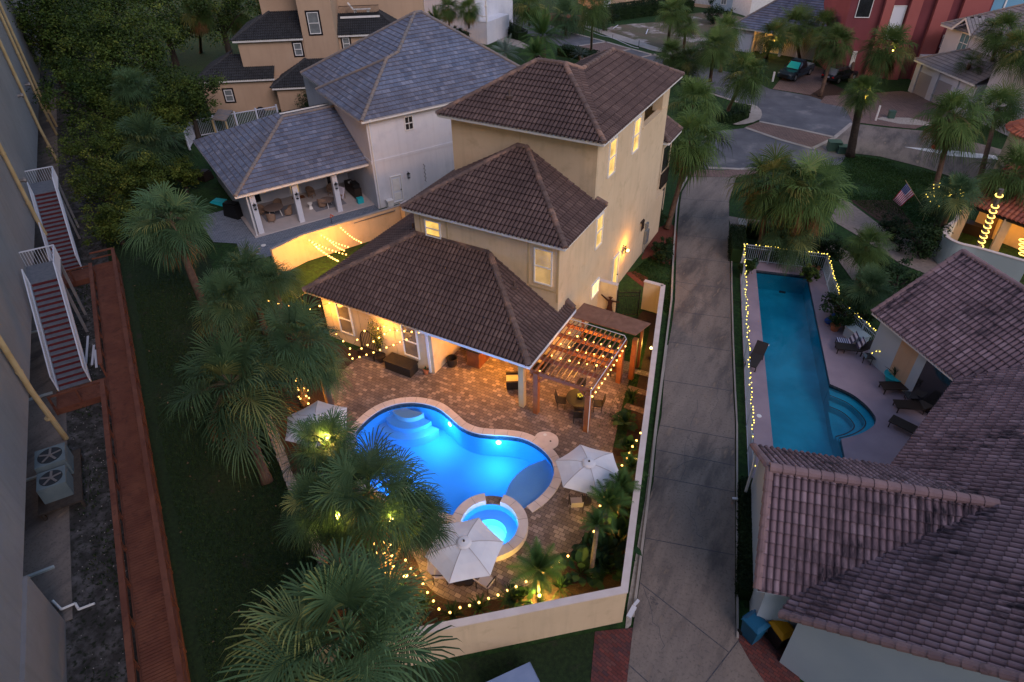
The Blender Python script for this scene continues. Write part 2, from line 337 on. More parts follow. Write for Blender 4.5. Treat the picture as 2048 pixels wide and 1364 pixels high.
M['sand'] = pm('grey sandy soil', (0.045, 0.042, 0.040), (0.15, 0.14, 0.14), 1.4, lo=.45, hi=.75, rough=1, bump=1, bscale=10, col3=(0.016, 0.022, 0.012), scale3=5, lo3=.5, hi3=.65)
M['sandlot'] = pm('white sandy lot', (0.13, 0.10, 0.07), (0.10, 0.10, 0.06), .5, rough=1, bump=.6, bscale=5, col3=(0.42, 0.37, 0.35), scale3=.22, lo3=.52, hi3=.62)
M['mulch'] = pm('brown mulch', (0.040, 0.024, 0.018), (0.07, 0.04, 0.028), 14, rough=1, bump=1, bscale=30)
M['mulch_red'] = pm('red mulch', (0.15, 0.045, 0.03), (0.10, 0.03, 0.022), 12, rough=1, bump=1, bscale=30)
M['stone'] = pm('pale edging stone', (0.42, 0.38, 0.33), (0.28, 0.25, 0.22), 6, rough=.9, bump=.8, bscale=12)
M['dark'] = pm('charcoal wicker', (0.022, 0.017, 0.014), (0.035, 0.026, 0.02), 20, rough=.7, bump=.4, bscale=60, obj=True)
M['black'] = pm('black metal', (0.012, 0.012, 0.013), rough=.45)
M['bronze'] = pm('bronze metal', (0.03, 0.022, 0.018), rough=.5)
M['seatpad'] = pm('pale sling fabric', (0.42, 0.36, 0.34), rough=.8)
M['canvas'] = pm('white umbrella canvas', (0.72, 0.70, 0.70), (0.66, 0.64, 0.65), 2, rough=.9, obj=True)
M['cushion'] = pm('cream cushion', (0.60, 0.50, 0.32), rough=.9)
M['terracotta'] = pm('terracotta pot', (0.42, 0.15, 0.07), (0.34, 0.12, 0.06), 6, rough=.8, obj=True)
M['sabal'] = leafmat('sabal palm leaf', (0.014, 0.036, 0.016), (0.105, 0.185, 0.08), (0.23, 0.25, 0.08))
M['sabal_warm'] = leafmat('sabal palm leaf olive', (0.020, 0.044, 0.012), (0.105, 0.17, 0.045), (0.22, 0.20, 0.055))
M['deadleaf'] = leafmat('dead palm leaf', (0.10, 0.05, 0.022), (0.24, 0.12, 0.045), (0.33, 0.21, 0.12))
M['seedstalk'] = leafmat('dry palm flower stalk', (0.17, 0.11, 0.07), (0.26, 0.17, 0.11), (0.30, 0.2, 0.14))
M['areca'] = leafmat('feather palm leaf', (0.03, 0.07, 0.02), (0.07, 0.14, 0.035), (0.12, 0.15, 0.04))
M['silver'] = leafmat('silver palm leaf', (0.07, 0.10, 0.085), (0.15, 0.20, 0.17), (0.2, 0.24, 0.2))
M['oak'] = leafmat('dark oak leaf', (0.014, 0.034, 0.008), (0.085, 0.135, 0.026), (0.17, 0.20, 0.035))
M['scrub'] = leafmat('olive scrub leaf', (0.020, 0.042, 0.008), (0.12, 0.165, 0.028), (0.26, 0.26, 0.045))
M['hedge'] = leafmat('hedge leaf', (0.010, 0.026, 0.010), (0.025, 0.050, 0.016), (0.045, 0.07, 0.02))
M['paradise'] = leafmat('broad garden leaf', (0.012, 0.035, 0.015), (0.03, 0.07, 0.025), (0.06, 0.10, 0.03))
M['trunk'] = pm('palm trunk', (0.14, 0.085, 0.055), (0.085, 0.052, 0.038), 4, rough=.95, bump=1, bscale=18, obj=True)
M['trunk_grey'] = pm('grey palm trunk', (0.17, 0.145, 0.125), (0.10, 0.08, 0.065), 4, rough=.95, bump=1, bscale=18, obj=True)
M['boots'] = pm('cut frond stubs', (0.14, 0.08, 0.04), (0.22, 0.14, 0.075), 9, rough=.9, obj=True)
M['bark'] = pm('dark bark', (0.045, 0.036, 0.03), (0.07, 0.055, 0.045), 6, rough=.95, bump=1, bscale=20)
M['bulb'] = emit('warm bulb', (1.0, 0.46, 0.09), 1.8)
M['fairy'] = emit('yellow fairy light', (1.0, 0.72, 0.10), .95)
M['rope'] = emit('glowing rope light', (1.0, 0.60, 0.10), .8)
M['spot'] = emit('spot lamp face', (1.0, 0.66, 0.16), 2.2)
M['poolamp'] = emit('pool lamp lens', (0.55, 0.75, 1.0), 2.5)
M['wire'] = pm('lamp wire', (0.02, 0.018, 0.016), rough=.6)
M['dimglass'] = pm('dim window glass', (0.16, 0.13, 0.10), (0.22, 0.18, 0.13), 2, rough=.15, spec=.6)
M['darkglass'] = pm('dark window glass', (0.018, 0.020, 0.024), rough=.08, spec=.8)
M['greyglass'] = pm('grey blind glass', (0.20, 0.22, 0.22), (0.15, 0.165, 0.17), 3, rough=.25)
def blindglass(name, colr, st, slat=22, lo=.55):
    m, t, b = nodes(name); v = pos(t); sx = t.nodes.new('ShaderNodeSeparateXYZ'); t.links.new(v, sx.inputs[0])
    mu = t.nodes.new('ShaderNodeMath'); mu.operation = 'MULTIPLY'; mu.inputs[1].default_value = slat; t.links.new(sx.outputs[2], mu.inputs[0])
    fr = t.nodes.new('ShaderNodeMath'); fr.operation = 'PINGPONG'; fr.inputs[1].default_value = 1; t.links.new(mu.outputs[0], fr.inputs[0])
    nz = ramp(t, noise(t, v, 1.7, 2), .3, .7)
    a = t.nodes.new('ShaderNodeMath'); a.operation = 'MULTIPLY_ADD'; a.inputs[1].default_value = 1 - lo; a.inputs[2].default_value = lo; t.links.new(fr.outputs[0], a.inputs[0])
    a2 = t.nodes.new('ShaderNodeMath'); a2.operation = 'MULTIPLY'; t.links.new(a.outputs[0], a2.inputs[0])
    a3 = t.nodes.new('ShaderNodeMath'); a3.operation = 'MULTIPLY_ADD'; a3.inputs[1].default_value = .7 * st; a3.inputs[2].default_value = .45 * st; t.links.new(nz, a3.inputs[0]); t.links.new(a3.outputs[0], a2.inputs[1])
    b.inputs['Base Color'].default_value = (.3, .25, .15, 1); b.inputs['Roughness'].default_value = .2
    b.inputs['Emission Color'].default_value = tuple(colr) + (1,); t.links.new(a2.outputs[0], b.inputs['Emission Strength'])
    return m
M['litglass'] = blindglass('lit window with blinds', (1.0, 0.58, 0.12), .34)
M['litwarm'] = blindglass('softly lit window blinds', (1.0, 0.58, 0.20), .13)
M['litbright'] = blindglass('bright lit window', (1.0, 0.72, 0.26), .70)
M['door_white'] = pm('white door paint', (0.66, 0.69, 0.76), rough=.5)
M['fence_white'] = pm('white pvc fence', (0.55, 0.58, 0.66), rough=.5)
M['fence_pool'] = pm('pale pool fence paint', (0.40, 0.47, 0.54), rough=.5)
M['deck_pink'] = pm('mauve pool deck', (0.31, 0.245, 0.28), (0.26, 0.205, 0.24), .7, rough=.85, bump=.1)
M['tile_dark'] = pm('dark waterline tile', (0.03, 0.04, 0.06), (0.10, 0.09, 0.09), 9, rough=.3)
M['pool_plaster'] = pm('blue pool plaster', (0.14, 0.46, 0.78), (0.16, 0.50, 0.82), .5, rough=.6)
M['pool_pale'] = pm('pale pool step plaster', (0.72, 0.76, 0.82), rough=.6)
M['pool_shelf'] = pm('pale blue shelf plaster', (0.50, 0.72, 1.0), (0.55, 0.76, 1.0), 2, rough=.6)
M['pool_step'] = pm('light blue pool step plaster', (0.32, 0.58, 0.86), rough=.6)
M['pool2_plaster'] = pm('teal pool plaster', (0.015, 0.36, 0.46), (0.04, 0.50, 0.62), .55, rough=.6)
def watermat(name, tint, bump=.02):
    m, t, b = nodes(name); o = [n for n in t.nodes if n.type == 'OUTPUT_MATERIAL'][0]; t.nodes.remove(b)
    tr = t.nodes.new('ShaderNodeBsdfTransparent'); tr.inputs[0].default_value = tuple(tint) + (1,)
    gl = t.nodes.new('ShaderNodeBsdfGlossy'); gl.inputs['Roughness'].default_value = 0.03
    fr = t.nodes.new('ShaderNodeFresnel'); fr.inputs[0].default_value = 1.33
    bp = t.nodes.new('ShaderNodeBump'); bp.inputs['Strength'].default_value = bump * 40; bp.inputs['Distance'].default_value = .04; t.links.new(noise(t, pos(t), 3.0, 3), bp.inputs['Height'])
    t.links.new(bp.outputs[0], gl.inputs['Normal']); t.links.new(bp.outputs[0], fr.inputs['Normal'])
    mx = t.nodes.new('ShaderNodeMixShader'); t.links.new(fr.outputs[0], mx.inputs[0]); t.links.new(tr.outputs[0], mx.inputs[1]); t.links.new(gl.outputs[0], mx.inputs[2]); t.links.new(mx.outputs[0], o.inputs[0])
    return m
M['water'] = watermat('clear lit pool water', (0.78, 0.91, 1.0))
M['water2'] = watermat('clear teal pool water', (0.60, 0.92, 0.98))
M['bin_blue'] = pm('blue bin plastic', (0.012, 0.10, 0.20), rough=.5); M['bin_yellow'] = pm('yellow bin lid plastic', (0.55, 0.26, 0.01), rough=.5)
M['redstucco'] = pm('coral red stucco', (0.20, 0.055, 0.065), (0.17, 0.047, 0.055), .5, rough=.9)
M['bluestucco'] = pm('light blue stucco', (0.14, 0.32, 0.47), (0.16, 0.35, 0.50), .5, rough=.9)
M['greystucco'] = pm('pale grey stucco', (0.52, 0.52, 0.56), (0.46, 0.46, 0.5), .5, rough=.9)
M['bluewall'] = pm('pale blue wall', (0.36, 0.44, 0.52), (0.40, 0.48, 0.55), .5, rough=.9)
M['garage'] = pm('grey beige garage door', (0.30, 0.27, 0.27), rough=.7)
M['seafoam'] = pm('pale garden wall', (0.46, 0.52, 0.52), (0.42, 0.47, 0.47), .5, rough=.9)
M['carpaint'] = pm('dark blue car paint', (0.02, 0.035, 0.05), rough=.25, spec=.7); M['carblack'] = pm('black car paint', (0.008, 0.012, 0.018), rough=.25, spec=.7)
M['tyre'] = pm('tyre rubber', (0.012, 0.012, 0.012), rough=.9); M['rim'] = pm('alloy rim', (0.35, 0.36, 0.38), rough=.35, metal=.7)
M['shade'] = pm('teal windscreen shade', (0.02, 0.55, 0.50), rough=.4); M['redlamp'] = pm('red tail lamp', (0.55, 0.02, 0.02), rough=.3)
M['acpaint'] = pm('grey ac casing', (0.15, 0.19, 0.20), (0.12, 0.155, 0.17), 2, rough=.5); M['acblack'] = pm('dark fan grille', (0.025, 0.03, 0.035), rough=.6)
M['stairred'] = pm('dark red stair riser', (0.12, 0.018, 0.022), (0.09, 0.014, 0.018), 3, rough=.7); M['stairgrey'] = pm('grey stair tread', (0.16, 0.17, 0.19), (0.12, 0.13, 0.15), 4, rough=.8)
M['railwhite'] = pm('white stair rail', (0.60, 0.62, 0.68), rough=.5)
M['wicker'] = pm('tan wicker', (0.30, 0.20, 0.14), (0.24, 0.155, 0.105), 12, rough=.8, obj=True); M['tabletop'] = pm('taupe table top', (0.20, 0.15, 0.13), rough=.5, obj=True)
M['rug'] = pm('grey outdoor rug', (0.22, 0.22, 0.25), rough=.95); M['rug_brown'] = pm('brown door mat', (0.16, 0.06, 0.03), rough=.95)
M['towel'] = pm('white towel', (0.60, 0.57, 0.66), rough=.95); M['aqua'] = pm('aqua plastic', (0.02, 0.42, 0.48), rough=.5); M['bluefab'] = pm('blue fabric', (0.02, 0.07, 0.30), rough=.8)
M['porchfloor'] = pm('pale porch tile', (0.50, 0.45, 0.44), (0.45, 0.41, 0.40), 2, rough=.5)
M['cooler'] = pm('grey blue vinyl cover', (0.22, 0.28, 0.42), (0.18, 0.24, 0.38), 2, rough=.5)
M['orangepaint'] = pm('pumpkin orange', (0.6, 0.1, 0.03), rough=.7)
M['ladder'] = pm('weathered aluminium', (0.22, 0.20, 0.19), rough=.5, metal=.4); M['green'] = pm('green utility box', (0.05, 0.10, 0.08), rough=.6)
M['rust'] = pm('rusty iron cutout', (0.055, 0.018, 0.012), rough=.8)
# ================================================================ roofs
PROF = {'barrel': ([0, .12, .17, .30, .5, .70, .83, .88], [0, 0, .6, .93, 1, .93, .6, 0]),
        'round': ([0, .08, .2, .35, .5, .65, .8, .92], [0, .1, .62, .93, 1, .93, .62, .1]),
        'flat': ([0, .03, .06, .94, .97], [0, 0, 1, 1, 0])}
def tiles(name, polys, mat, parent, kind='barrel', su=.23, sv=.41, amp=.075, lap=.05, lift=0.02):
    """real roof tiles: courses of rolled tiles, each lapping the one below, cut to each roof face.
    a face is a list of points whose first two lie along the eave"""
    out_v, out_f, out_uv = [], [], []; rnd = random.Random(hash(name) % 99)
    for pi, P_ in enumerate(polys):
        P_ = [Vector(p) for p in P_]; o = P_[0]; u = (P_[1] - P_[0]).normalized()
        nrm = u.cross(P_[2] - P_[0]).normalized()
        if nrm.z < 0: nrm = -nrm
        v = nrm.cross(u)
        if v.dot(P_[2] - P_[0]) < 0: v = -v
        q = [((p - o).dot(u), (p - o).dot(v)) for p in P_]
        u0, u1 = min(x for x, _ in q), max(x for x, _ in q); v1 = max(y for _, y in q)
        pu, ph = PROF[kind]; nu = int((u1 - u0) / su) + 2; us, hs = [], []
        for k in range(nu):
            for a_, h_ in zip(pu, ph): us.append(u0 + (k + a_) * su); hs.append(h_ * amp)
        us = np.array(us); hs = np.array(hs); nv = int(v1 / sv) + 2; bm = bmesh.new(); uvl = bm.loops.layers.uv.new('UVMap')
        for r_ in range(-1, nv):
            va, vb = r_ * sv, (r_ + 1) * sv + .02
            off = (r_ % 2) * su * .5 if kind == 'flat' else 0.0
            rows = []
            for (vv, hh) in ((va, 0.0 if True else 0), (va, lap), (vb, 0.0)):
                rows.append([bm.verts.new(o + u * float(x + off) + v * vv + nrm * (lift + float(h) * (1 if hh or vv != va else .2) + hh)) for x, h in zip(us, hs)])
            uvv = [va + .001, va + .001, min(vb, (r_ + 1) * sv - .001)]
            for j in range(2):
                for i in range(len(us) - 1):
                    f = bm.faces.new((rows[j][i], rows[j][i + 1], rows[j + 1][i + 1], rows[j + 1][i]))
                    uc = (us[i] + us[i + 1]) / 2
                    for l, (x, y) in zip(f.loops, ((us[i], uvv[j]), (us[i + 1], uvv[j]), (us[i + 1], uvv[j + 1]), (us[i], uvv[j + 1]))):
                        l[uvl].uv = (float(min(max(x, uc - .5 * su), uc + .5 * su)) + su * (100 + 300 * pi), float(y) + sv * 80)
        # cut to the face outline
        n = len(P_); cen = sum(P_, Vector()) / n
        for i in range(n):
            a_, b_ = P_[i], P_[(i + 1) % n]; pn = (b_ - a_).cross(nrm)
            if pn.length < 1e-5: continue
            pn.normalize()
            if pn.dot(cen - a_) > 0: pn = -pn
            bmesh.ops.bisect_plane(bm, geom=bm.verts[:] + bm.edges[:] + bm.faces[:], plane_co=a_ + pn * (.06 if i == 0 else 0.0), plane_no=pn, clear_outer=True)
        bm.verts.index_update(); k = len(out_v)
        out_v += [tuple(x.co) for x in bm.verts]
        for f in bm.faces: out_f.append([x.index + k for x in f.verts]); out_uv += [tuple(l[uvl].uv) for l in f.loops]
        bm.free()
        # the deck under the tiles
    me = bpy.data.meshes.new(name); me.from_pydata(out_v, [], out_f); uvm = me.uv_layers.new(name='UVMap'); uvm.data.foreach_set('uv', [c for t in out_uv for c in t])
    me.materials.append(mat); me.update(); return link(name, me, parent)
def caps(name, lines, mat, parent, r=.13, seg=.40, lift=.05):
    """rows of half-round ridge tiles, one part per hip or ridge line"""
    for a, b in lines:
        mb = MB(); a, b = Vector(a), Vector(b); L = (b - a).length; n = max(1, int(L / seg)); d = (b - a) / n
        side = d.normalized().cross(Vector((0, 0, 1))).normalized(); up = side.cross(d.normalized())
        for i in range(n):
            p, q = a + d * i, a + d * (i + 1.12); vs_ = []
            for c, rr in ((p, r * 1.12), (q, r * .92)):
                for k in range(7):
                    t = math.pi * (k / 6) * 1.16 - .08 * math.pi; vs_.append(c + up * (lift + rr * math.sin(t)) + side * rr * 1.15 * math.cos(t))
            mb.add(vs_, [(k, k + 1, 7 + k + 1, 7 + k) for k in range(6)] + [tuple(range(7))[::-1], tuple(range(7, 14))])
        mb.build(name, mat, parent)
def merge(o, mb, mat):
    """add fine surface pattern to a part's own mesh as a second material"""
    me = o.data; V0 = [tuple(v.co) for v in me.vertices]; F0 = [tuple(p.vertices) for p in me.polygons]; n = len(V0)
    m2 = bpy.data.meshes.new(me.name); m2.from_pydata(V0 + mb.v, [], F0 + [tuple(i + n for i in f) for f in mb.f]); m2.materials.append(me.materials[0]); m2.materials.append(mat)
    for i, p in enumerate(m2.polygons): p.material_index = 0 if i < len(F0) else 1
    m2.update(); o.data = m2; return o
def deck(mb, polys, th=.12, drop=.0):
    for P_ in polys:
        P_ = [Vector(p) for p in P_]; b = [p - Vector((0, 0, th)) for p in P_]; n = len(P_)
        mb.add([tuple(p) for p in b] + [tuple(p) for p in P_], [tuple(range(n))[::-1], tuple(range(n, 2 * n))] + [(i, (i + 1) % n, n + (i + 1) % n, n + i) for i in range(n)])
def fascia(lines, mat, parent, h=.22, t=.06, name='fascia', top_z=.04):
    for a, b in lines:
        a, b = Vector(a), Vector(b); MB().bar(a + Vector((0, 0, top_z - h / 2)), b + Vector((0, 0, top_z - h / 2)), t, h).build(name, mat, parent)
# ================================================================ windows and doors in any wall
def win(parent, o, u, n, w_, h_, glass, name='window', fr=None, ft=.07, bars='h', surround=None, sw=.14, sill=False, depth=.085):
    """o lower-left corner on the wall, u along the wall, n out of it"""
    o, u, n = Vector(o), Vector(u).normalized(), Vector(n).normalized(); z = Vector((0, 0, 1)); fr = fr or M['white']
    mb = MB(); c = lambda a, b, d=0: o + u * a + z * b + n * d
    def slab(m_, a0, a1, b0, b1, d0, d1):
        m_.hexa([c(a0, b0, d0), c(a1, b0, d0), c(a1, b0, d1), c(a0, b0, d1)], [c(a0, b1, d0), c(a1, b1, d0), c(a1, b1, d1), c(a0, b1, d1)])
    slab(mb, 0, w_, 0, ft, 0, depth); slab(mb, 0, w_, h_ - ft, h_, 0, depth); slab(mb, 0, ft, ft, h_ - ft, 0, depth); slab(mb, w_ - ft, w_, ft, h_ - ft, 0, depth)
    if bars in ('h', 'g'): slab(mb, ft, w_ - ft, h_ / 2 - .03, h_ / 2 + .03, .004, depth * .9)
    if bars == 'g':
        slab(mb, w_ / 2 - .02, w_ / 2 + .02, ft, h_ / 2 - .03, .004, depth * .8); slab(mb, w_ / 2 - .02, w_ / 2 + .02, h_ / 2 + .03, h_ - ft, .004, depth * .8)
    if sill: slab(mb, -.06, w_ + .06, -.10, -.002, 0, depth + .05)
    f = mb.build(name, fr, parent)
    p = MB(); slab(p, ft, w_ - ft, ft, h_ - ft, .006, .018); p.build('pane', glass, f)
    if surround:
        s_ = MB(); slab(s_, -sw, w_ + sw, -sw, -.002, 0, .035); slab(s_, -sw, w_ + sw, h_ + .002, h_ + sw, 0, .035); slab(s_, -sw, -.002, 0, h_, 0, .035); slab(s_, w_ + .002, w_ + sw, 0, h_, 0, .035)
        s_.build('surround', surround, f)
    return f
def plight(name, loc, e, col, r=.08, parent=None):
    l = bpy.data.lights.new(name, 'POINT'); l.energy = e; l.color = col; l.shadow_soft_size = r
    o = bpy.data.objects.new(name, l); COL.objects.link(o); o.location = loc
    if parent is not None: adopt(o, parent)
    return o
WARM = (1.0, 0.43, 0.06)
# ================================================================ the cream house
hx = thing('cream_house', 'cream stucco three storey house with brown tile roofs beside the blue pool', 'house', (-16.4, 30, 0))
XR, XL, Y1, Y2, Y3 = -11.9, -20.8, 22.4, 26.2, 30.5
mb = MB()
mb.box(-25.3, -17.6, Y1, 31.5, -.2, 3.32)                      # ground floor wing
mb.box(XL, XR, Y2, 44.0, -.2, 3.30)
mb.box(XL, XR, Y2, 42.3, 3.30, 7.86)
# top storey with an open corner loggia at the back right
mb.box(XL, XR, Y3, 37.6, 7.86, 11.6); mb.box(XL, -15.5, 37.6, 42.0, 7.86, 11.6)
mb.box(-15.5, XR, 41.7, 42.3, 7.86, 9.9); mb.box(XR - .25, XR, 37.6, 41.7, 7.86, 9.9); mb.box(-15.5, XR - .25, 37.6, 41.7, 7.86, 8.0)
mb.box(XR - .6, XR + .003, 41.0, 42.32, 9.9, 11.45)
mb.box(XR - .30, XR + .06, 37.5, 41.9, 9.9, 10.0)
mb.box(-20.8, -19.6, 42.0, 42.6, 0, 11.4)
mb.build('wall', M['cream'], hx)
mb = MB(); mb.box(-17.2, -12.2, Y1 + .3, Y2 - .02, 3.0, 3.1); mb.build('porch_ceiling', M['cream'], hx)
bands = [(x - .02, x + .02, Y1 - .012, Y1, .2, 3.0) for x in (-24.75, -22.6, -20.1, -17.95)] + [(-20.45, -20.35, Y2 - .03, Y2, 6.3, 7.7), (-18.7, -18.6, Y2 - .03, Y2, 6.2, 7.7), (-13.72, -13.60, Y2 - .03, Y2, 5.0, 7.7), (-12.02, -11.90, Y2 - .03, Y2, 4.3, 7.7), (-13.60, -12.02, Y2 - .03, Y2, 4.85, 4.97), (-16.42, -16.39, Y3 - .01, Y3, 8.2, 11.5)]
for q in bands: MB().box(*q).build('wall_band', M['cream_band'], hx)         # raised bands round openings, control joints
col_mb = MB().box(-12.2, -11.9, 22.25, 22.55, 0, 3.1); col_mb.build('column', M['cream_band'], hx)
# ---- roofs
zt, z2, z1 = 11.72, 7.98, 3.30
# top roof: a wide front hip and a narrower one running back
tA, tB = Vector((-21.35, 29.95, zt)), Vector((-11.37, 29.95, zt))
aR, aL, lo_, apF, fc = Vector((-15.58, 34.15, 13.98)), Vector((-17.20, 34.15, 13.98)), Vector((-14.85, 34.9, 13.60)), Vector((-14.85, 39.4, 13.60)), Vector((-11.37, 42.9, zt))
bkL = Vector((-18.3, 42.9, zt)); bkl2 = Vector((-18.3, 38.4, zt)); bl = Vector((-21.35, 38.4, zt))
rp = [[tA, tB, aR, aL], [tB, fc, apF, lo_], [tB, lo_ + Vector((0.02, 0, 0)), aR], [bl, tA, aL], [bl, bkl2, Vector((-17.2, 37.0, 12.55)), aL], [fc, bkL, apF], [bkl2, bkL, apF, lo_]]
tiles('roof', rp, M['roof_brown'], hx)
caps('ridge_cap', [(tA, aL), (aL, aR), (tB, aR), (aR, lo_), (lo_, apF), (fc, apF), (bkL, apF), (bl, aL)], M['cap_brown'], hx)
mb = MB(); deck(mb, [[p - Vector((0, 0, .02)) for p in q] for q in rp[:2] + rp[3:4] + rp[5:]]); mb.build('roof_deck', M['white'], hx)
ins = lambda p, dx, dy: p + Vector((dx, dy, 0))
fascia([(ins(tA, .05, .05), ins(tB, -.05, .05)), (ins(tB, -.05, .05), ins(fc, -.05, -.05)), (ins(tA, .05, .05), ins(bl, .05, 0)), (ins(fc, 0, -.05), ins(bkL, 0, -.05))], M['white'], hx)
# middle roof
mA, mB_ = Vector((-21.15, 25.65, z2)), Vector((-11.35, 25.65, z2)); m1, m2 = Vector((-16.0, 30.48, 10.56)), Vector((-16.5, 30.48, 10.56))
mr, ml = Vector((-11.35, 30.9, z2)), Vector((-21.15, 31.2, z2))
rp = [[mA, mB_, m1, m2], [mB_, mr, m1 + Vector((0, .4, 0)), m1], [ml, mA, m2, m2 + Vector((0, .4, 0))]]
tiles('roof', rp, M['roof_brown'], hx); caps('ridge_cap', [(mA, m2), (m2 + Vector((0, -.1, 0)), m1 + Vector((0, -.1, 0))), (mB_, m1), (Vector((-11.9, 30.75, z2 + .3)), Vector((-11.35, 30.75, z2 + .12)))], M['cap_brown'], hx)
mb = MB(); deck(mb, [[p - Vector((0, 0, .02)) for p in q] for q in rp]); mb.build('roof_deck', M['white'], hx)
fascia([(ins(mA, .05, .05), ins(mB_, -.05, .05)), (ins(mB_, -.05, .05), ins(mr, -.05, 0)), (ins(mA, .05, .05), ins(ml, .05, 0))], M['white'], hx)
# porch roof
gA, gB = Vector((-26.05, 21.95, z1)), Vector((-11.45, 21.95, z1)); g1, g2 = Vector((-16.0, 26.2, 6.18)), Vector((-20.8, 26.2, 6.18)); gr = Vector((-11.45, 27.45, z1)); gl = Vector((-26.05, 34.2, z1))
rp = [[gA, gB, g1, g2], [gB, gr, g1 + Vector((0, 1.25, 0)), g1], [gl, gA, g2, Vector((-20.8, 34.2, 6.18))]]
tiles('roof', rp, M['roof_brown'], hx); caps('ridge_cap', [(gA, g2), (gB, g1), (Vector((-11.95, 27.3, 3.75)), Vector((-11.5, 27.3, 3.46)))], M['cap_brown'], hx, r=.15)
mb = MB(); deck(mb, [[p - Vector((0, 0, .02)) for p in q] for q in rp]); mb.build('roof_deck', M['cream_band'], hx)
fascia([(ins(gA, .05, .05), Vector((-17.9, 22.0, z1))), (ins(gA, .05, .05), ins(gl, .05, 0))], M['white'], hx)
mb = MB(); mb.box(XL - .05, -16.0, Y2 - .05, Y2 - .002, 6.20, 6.42); mb.build('flashing', M['cap_brown'], hx)
# gutter: white channel with a dark open top
mb = MB(); mb.bar((-17.95, 21.93, z1 - .08), (-11.38, 21.93, z1 - .08), .13, .15); mb.bar((-11.40, 21.87, z1 - .08), (-11.40, 27.4, z1 - .08), .13, .15)
mb.bar((-17.86, 22.0, z1 - .12), (-17.86, 22.33, z1 - .35), .09, .09); mb.box(-17.92, -17.80, 22.29, 22.39, .05, z1 - .33); mb.build('gutter', M['gutter'], hx)
mb = MB(); mb.bar((-17.9, 21.94, z1 + .005), (-11.42, 21.94, z1 + .005), .09, .03); mb.bar((-11.41, 21.95, z1 + .005), (-11.41, 27.35, z1 + .005), .09, .03); mb.build('gutter_channel', M['black'], hx)
for p in ((-17.6, 31.55, 12.75), (-14.05, 25.35, 5.15), (-21.9, 27.4, 5.7)):
    mb = MB(); mb.obox((p[0], p[1], p[2] - .05), (.34, .30, .1), .2); mb.cyl((p[0], p[1], p[2]), (p[0], p[1], p[2] + .38), .055, .055, 10); mb.build('vent_pipe', M['cap_brown'], hx)
# ---- windows
X, Yv, Zv = Vector((1, 0, 0)), Vector((0, 1, 0)), Vector((0, 0, 1)); nF, nR = Vector((0, -1, 0)), Vector((1, 0, 0))
win(hx, (-24.22, Y1, .72), X, nF, 1.05, 2.12, M['dimglass']); win(hx, (-19.58, Y1, .70), X, nF, 1.06, 2.16, M['dimglass'])
win(hx, (-20.08, Y2, 6.32), X, nF, 1.02, 1.02, M['litglass']); win(hx, (-13.32, Y2, 5.22), X, nF, 1.06, 2.10, M['litwarm'])
win(hx, (XR, 30.92, 5.05), Yv, nR, 1.0, 2.0, M['litglass']); win(hx, (XR, 30.85, 1.68), Yv, nR, 1.15, 1.0, M['litbright'], bars='')
win(hx, (XR, 32.05, 8.95), Yv, nR, 1.08, 2.05, M['litglass']); win(hx, (XR, 35.8, 8.95), Yv, nR, 1.1, 2.0, M['litglass'])
dr = win(hx, (XR, 34.3, .1), Yv, nR, 1.05, 2.62, M['litglass'], name='side_door', bars='', ft=.10)
MB().ball((XR + .09, 35.18, 1.1), .05).build('handle', M['black'], dr)
lm = MB().cyl((XR, 36.08, 2.75), (XR + .22, 36.08, 2.75), .03, .03, 8).cyl((XR + .2, 36.08, 2.3), (XR + .2, 36.08, 2.62), .07, .11, 8).build('wall_lantern', M['black'], hx)
MB().ball((XR + .30, 36.08, 2.48), .10).build('lantern_bulb', M['spot'], lm); plight('lantern_light', (XR + .42, 36.08, 2.5), 55, WARM, .06, hx)
mb = MB(); mb.box(XR, XR + .22, 40.35, 40.9, .75, 1.75); mb.box(XR, XR + .15, 40.4, 40.8, 1.9, 2.3); mb.cyl((XR + .08, 40.5, 0), (XR + .08, 40.5, .8), .03); mb.cyl((XR + .08, 40.2, 0), (XR + .08, 40.2, 1.0), .02); mb.build('meter_box', M['greyglass'], hx)
mb = MB()
for k in range(4): mb.cyl((XR + .12, 39.25 + k * .16, 2.3), (XR + .12, 39.25 + k * .16, 2.95), .03)
mb.box(XR, XR + .1, 39.2, 39.8, 2.9, 2.97); mb.build('vent_hood', M['bronze'], hx)
# front bay behind (the part facing the street) with its own small roof and balconies
mb = MB(); mb.box(-14.5, -12.3, 43.9, 46.0, 0, 6.9); mb.build('bay_wall', M['cream'], hx)
s0, s1, s2, s3 = Vector((-11.85, 43.55, 7.0)), Vector((-11.85, 46.4, 7.0)), Vector((-13.2, 44.9, 7.9)), Vector((-13.2, 42.35, 7.9))
rp = [[s0, s1, s2 + Vector((0, 1.2, 0)), s2], [Vector((-14.5, 43.5, 7.0)), s0, s2, s2 + Vector((-2, 0, 0))]]
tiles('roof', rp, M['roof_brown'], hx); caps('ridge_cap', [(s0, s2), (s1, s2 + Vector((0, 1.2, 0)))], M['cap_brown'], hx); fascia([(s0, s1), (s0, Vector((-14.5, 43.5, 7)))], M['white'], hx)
mb = MB(); mb.box(-12.32, -12.15, 44.1, 45.8, 3.3, 3.42); mb.box(-12.25, -12.2, 44.1, 45.8, 3.42, 4.4); mb.build('balcony_rail', M['bronze'], hx)
for z0, z1 in ((4.5, 6.3), (.3, 2.8)): MB().box(-12.298, -12.285, 44.2, 45.7, z0, z1).build('bay_opening', M['darkglass'], hx)

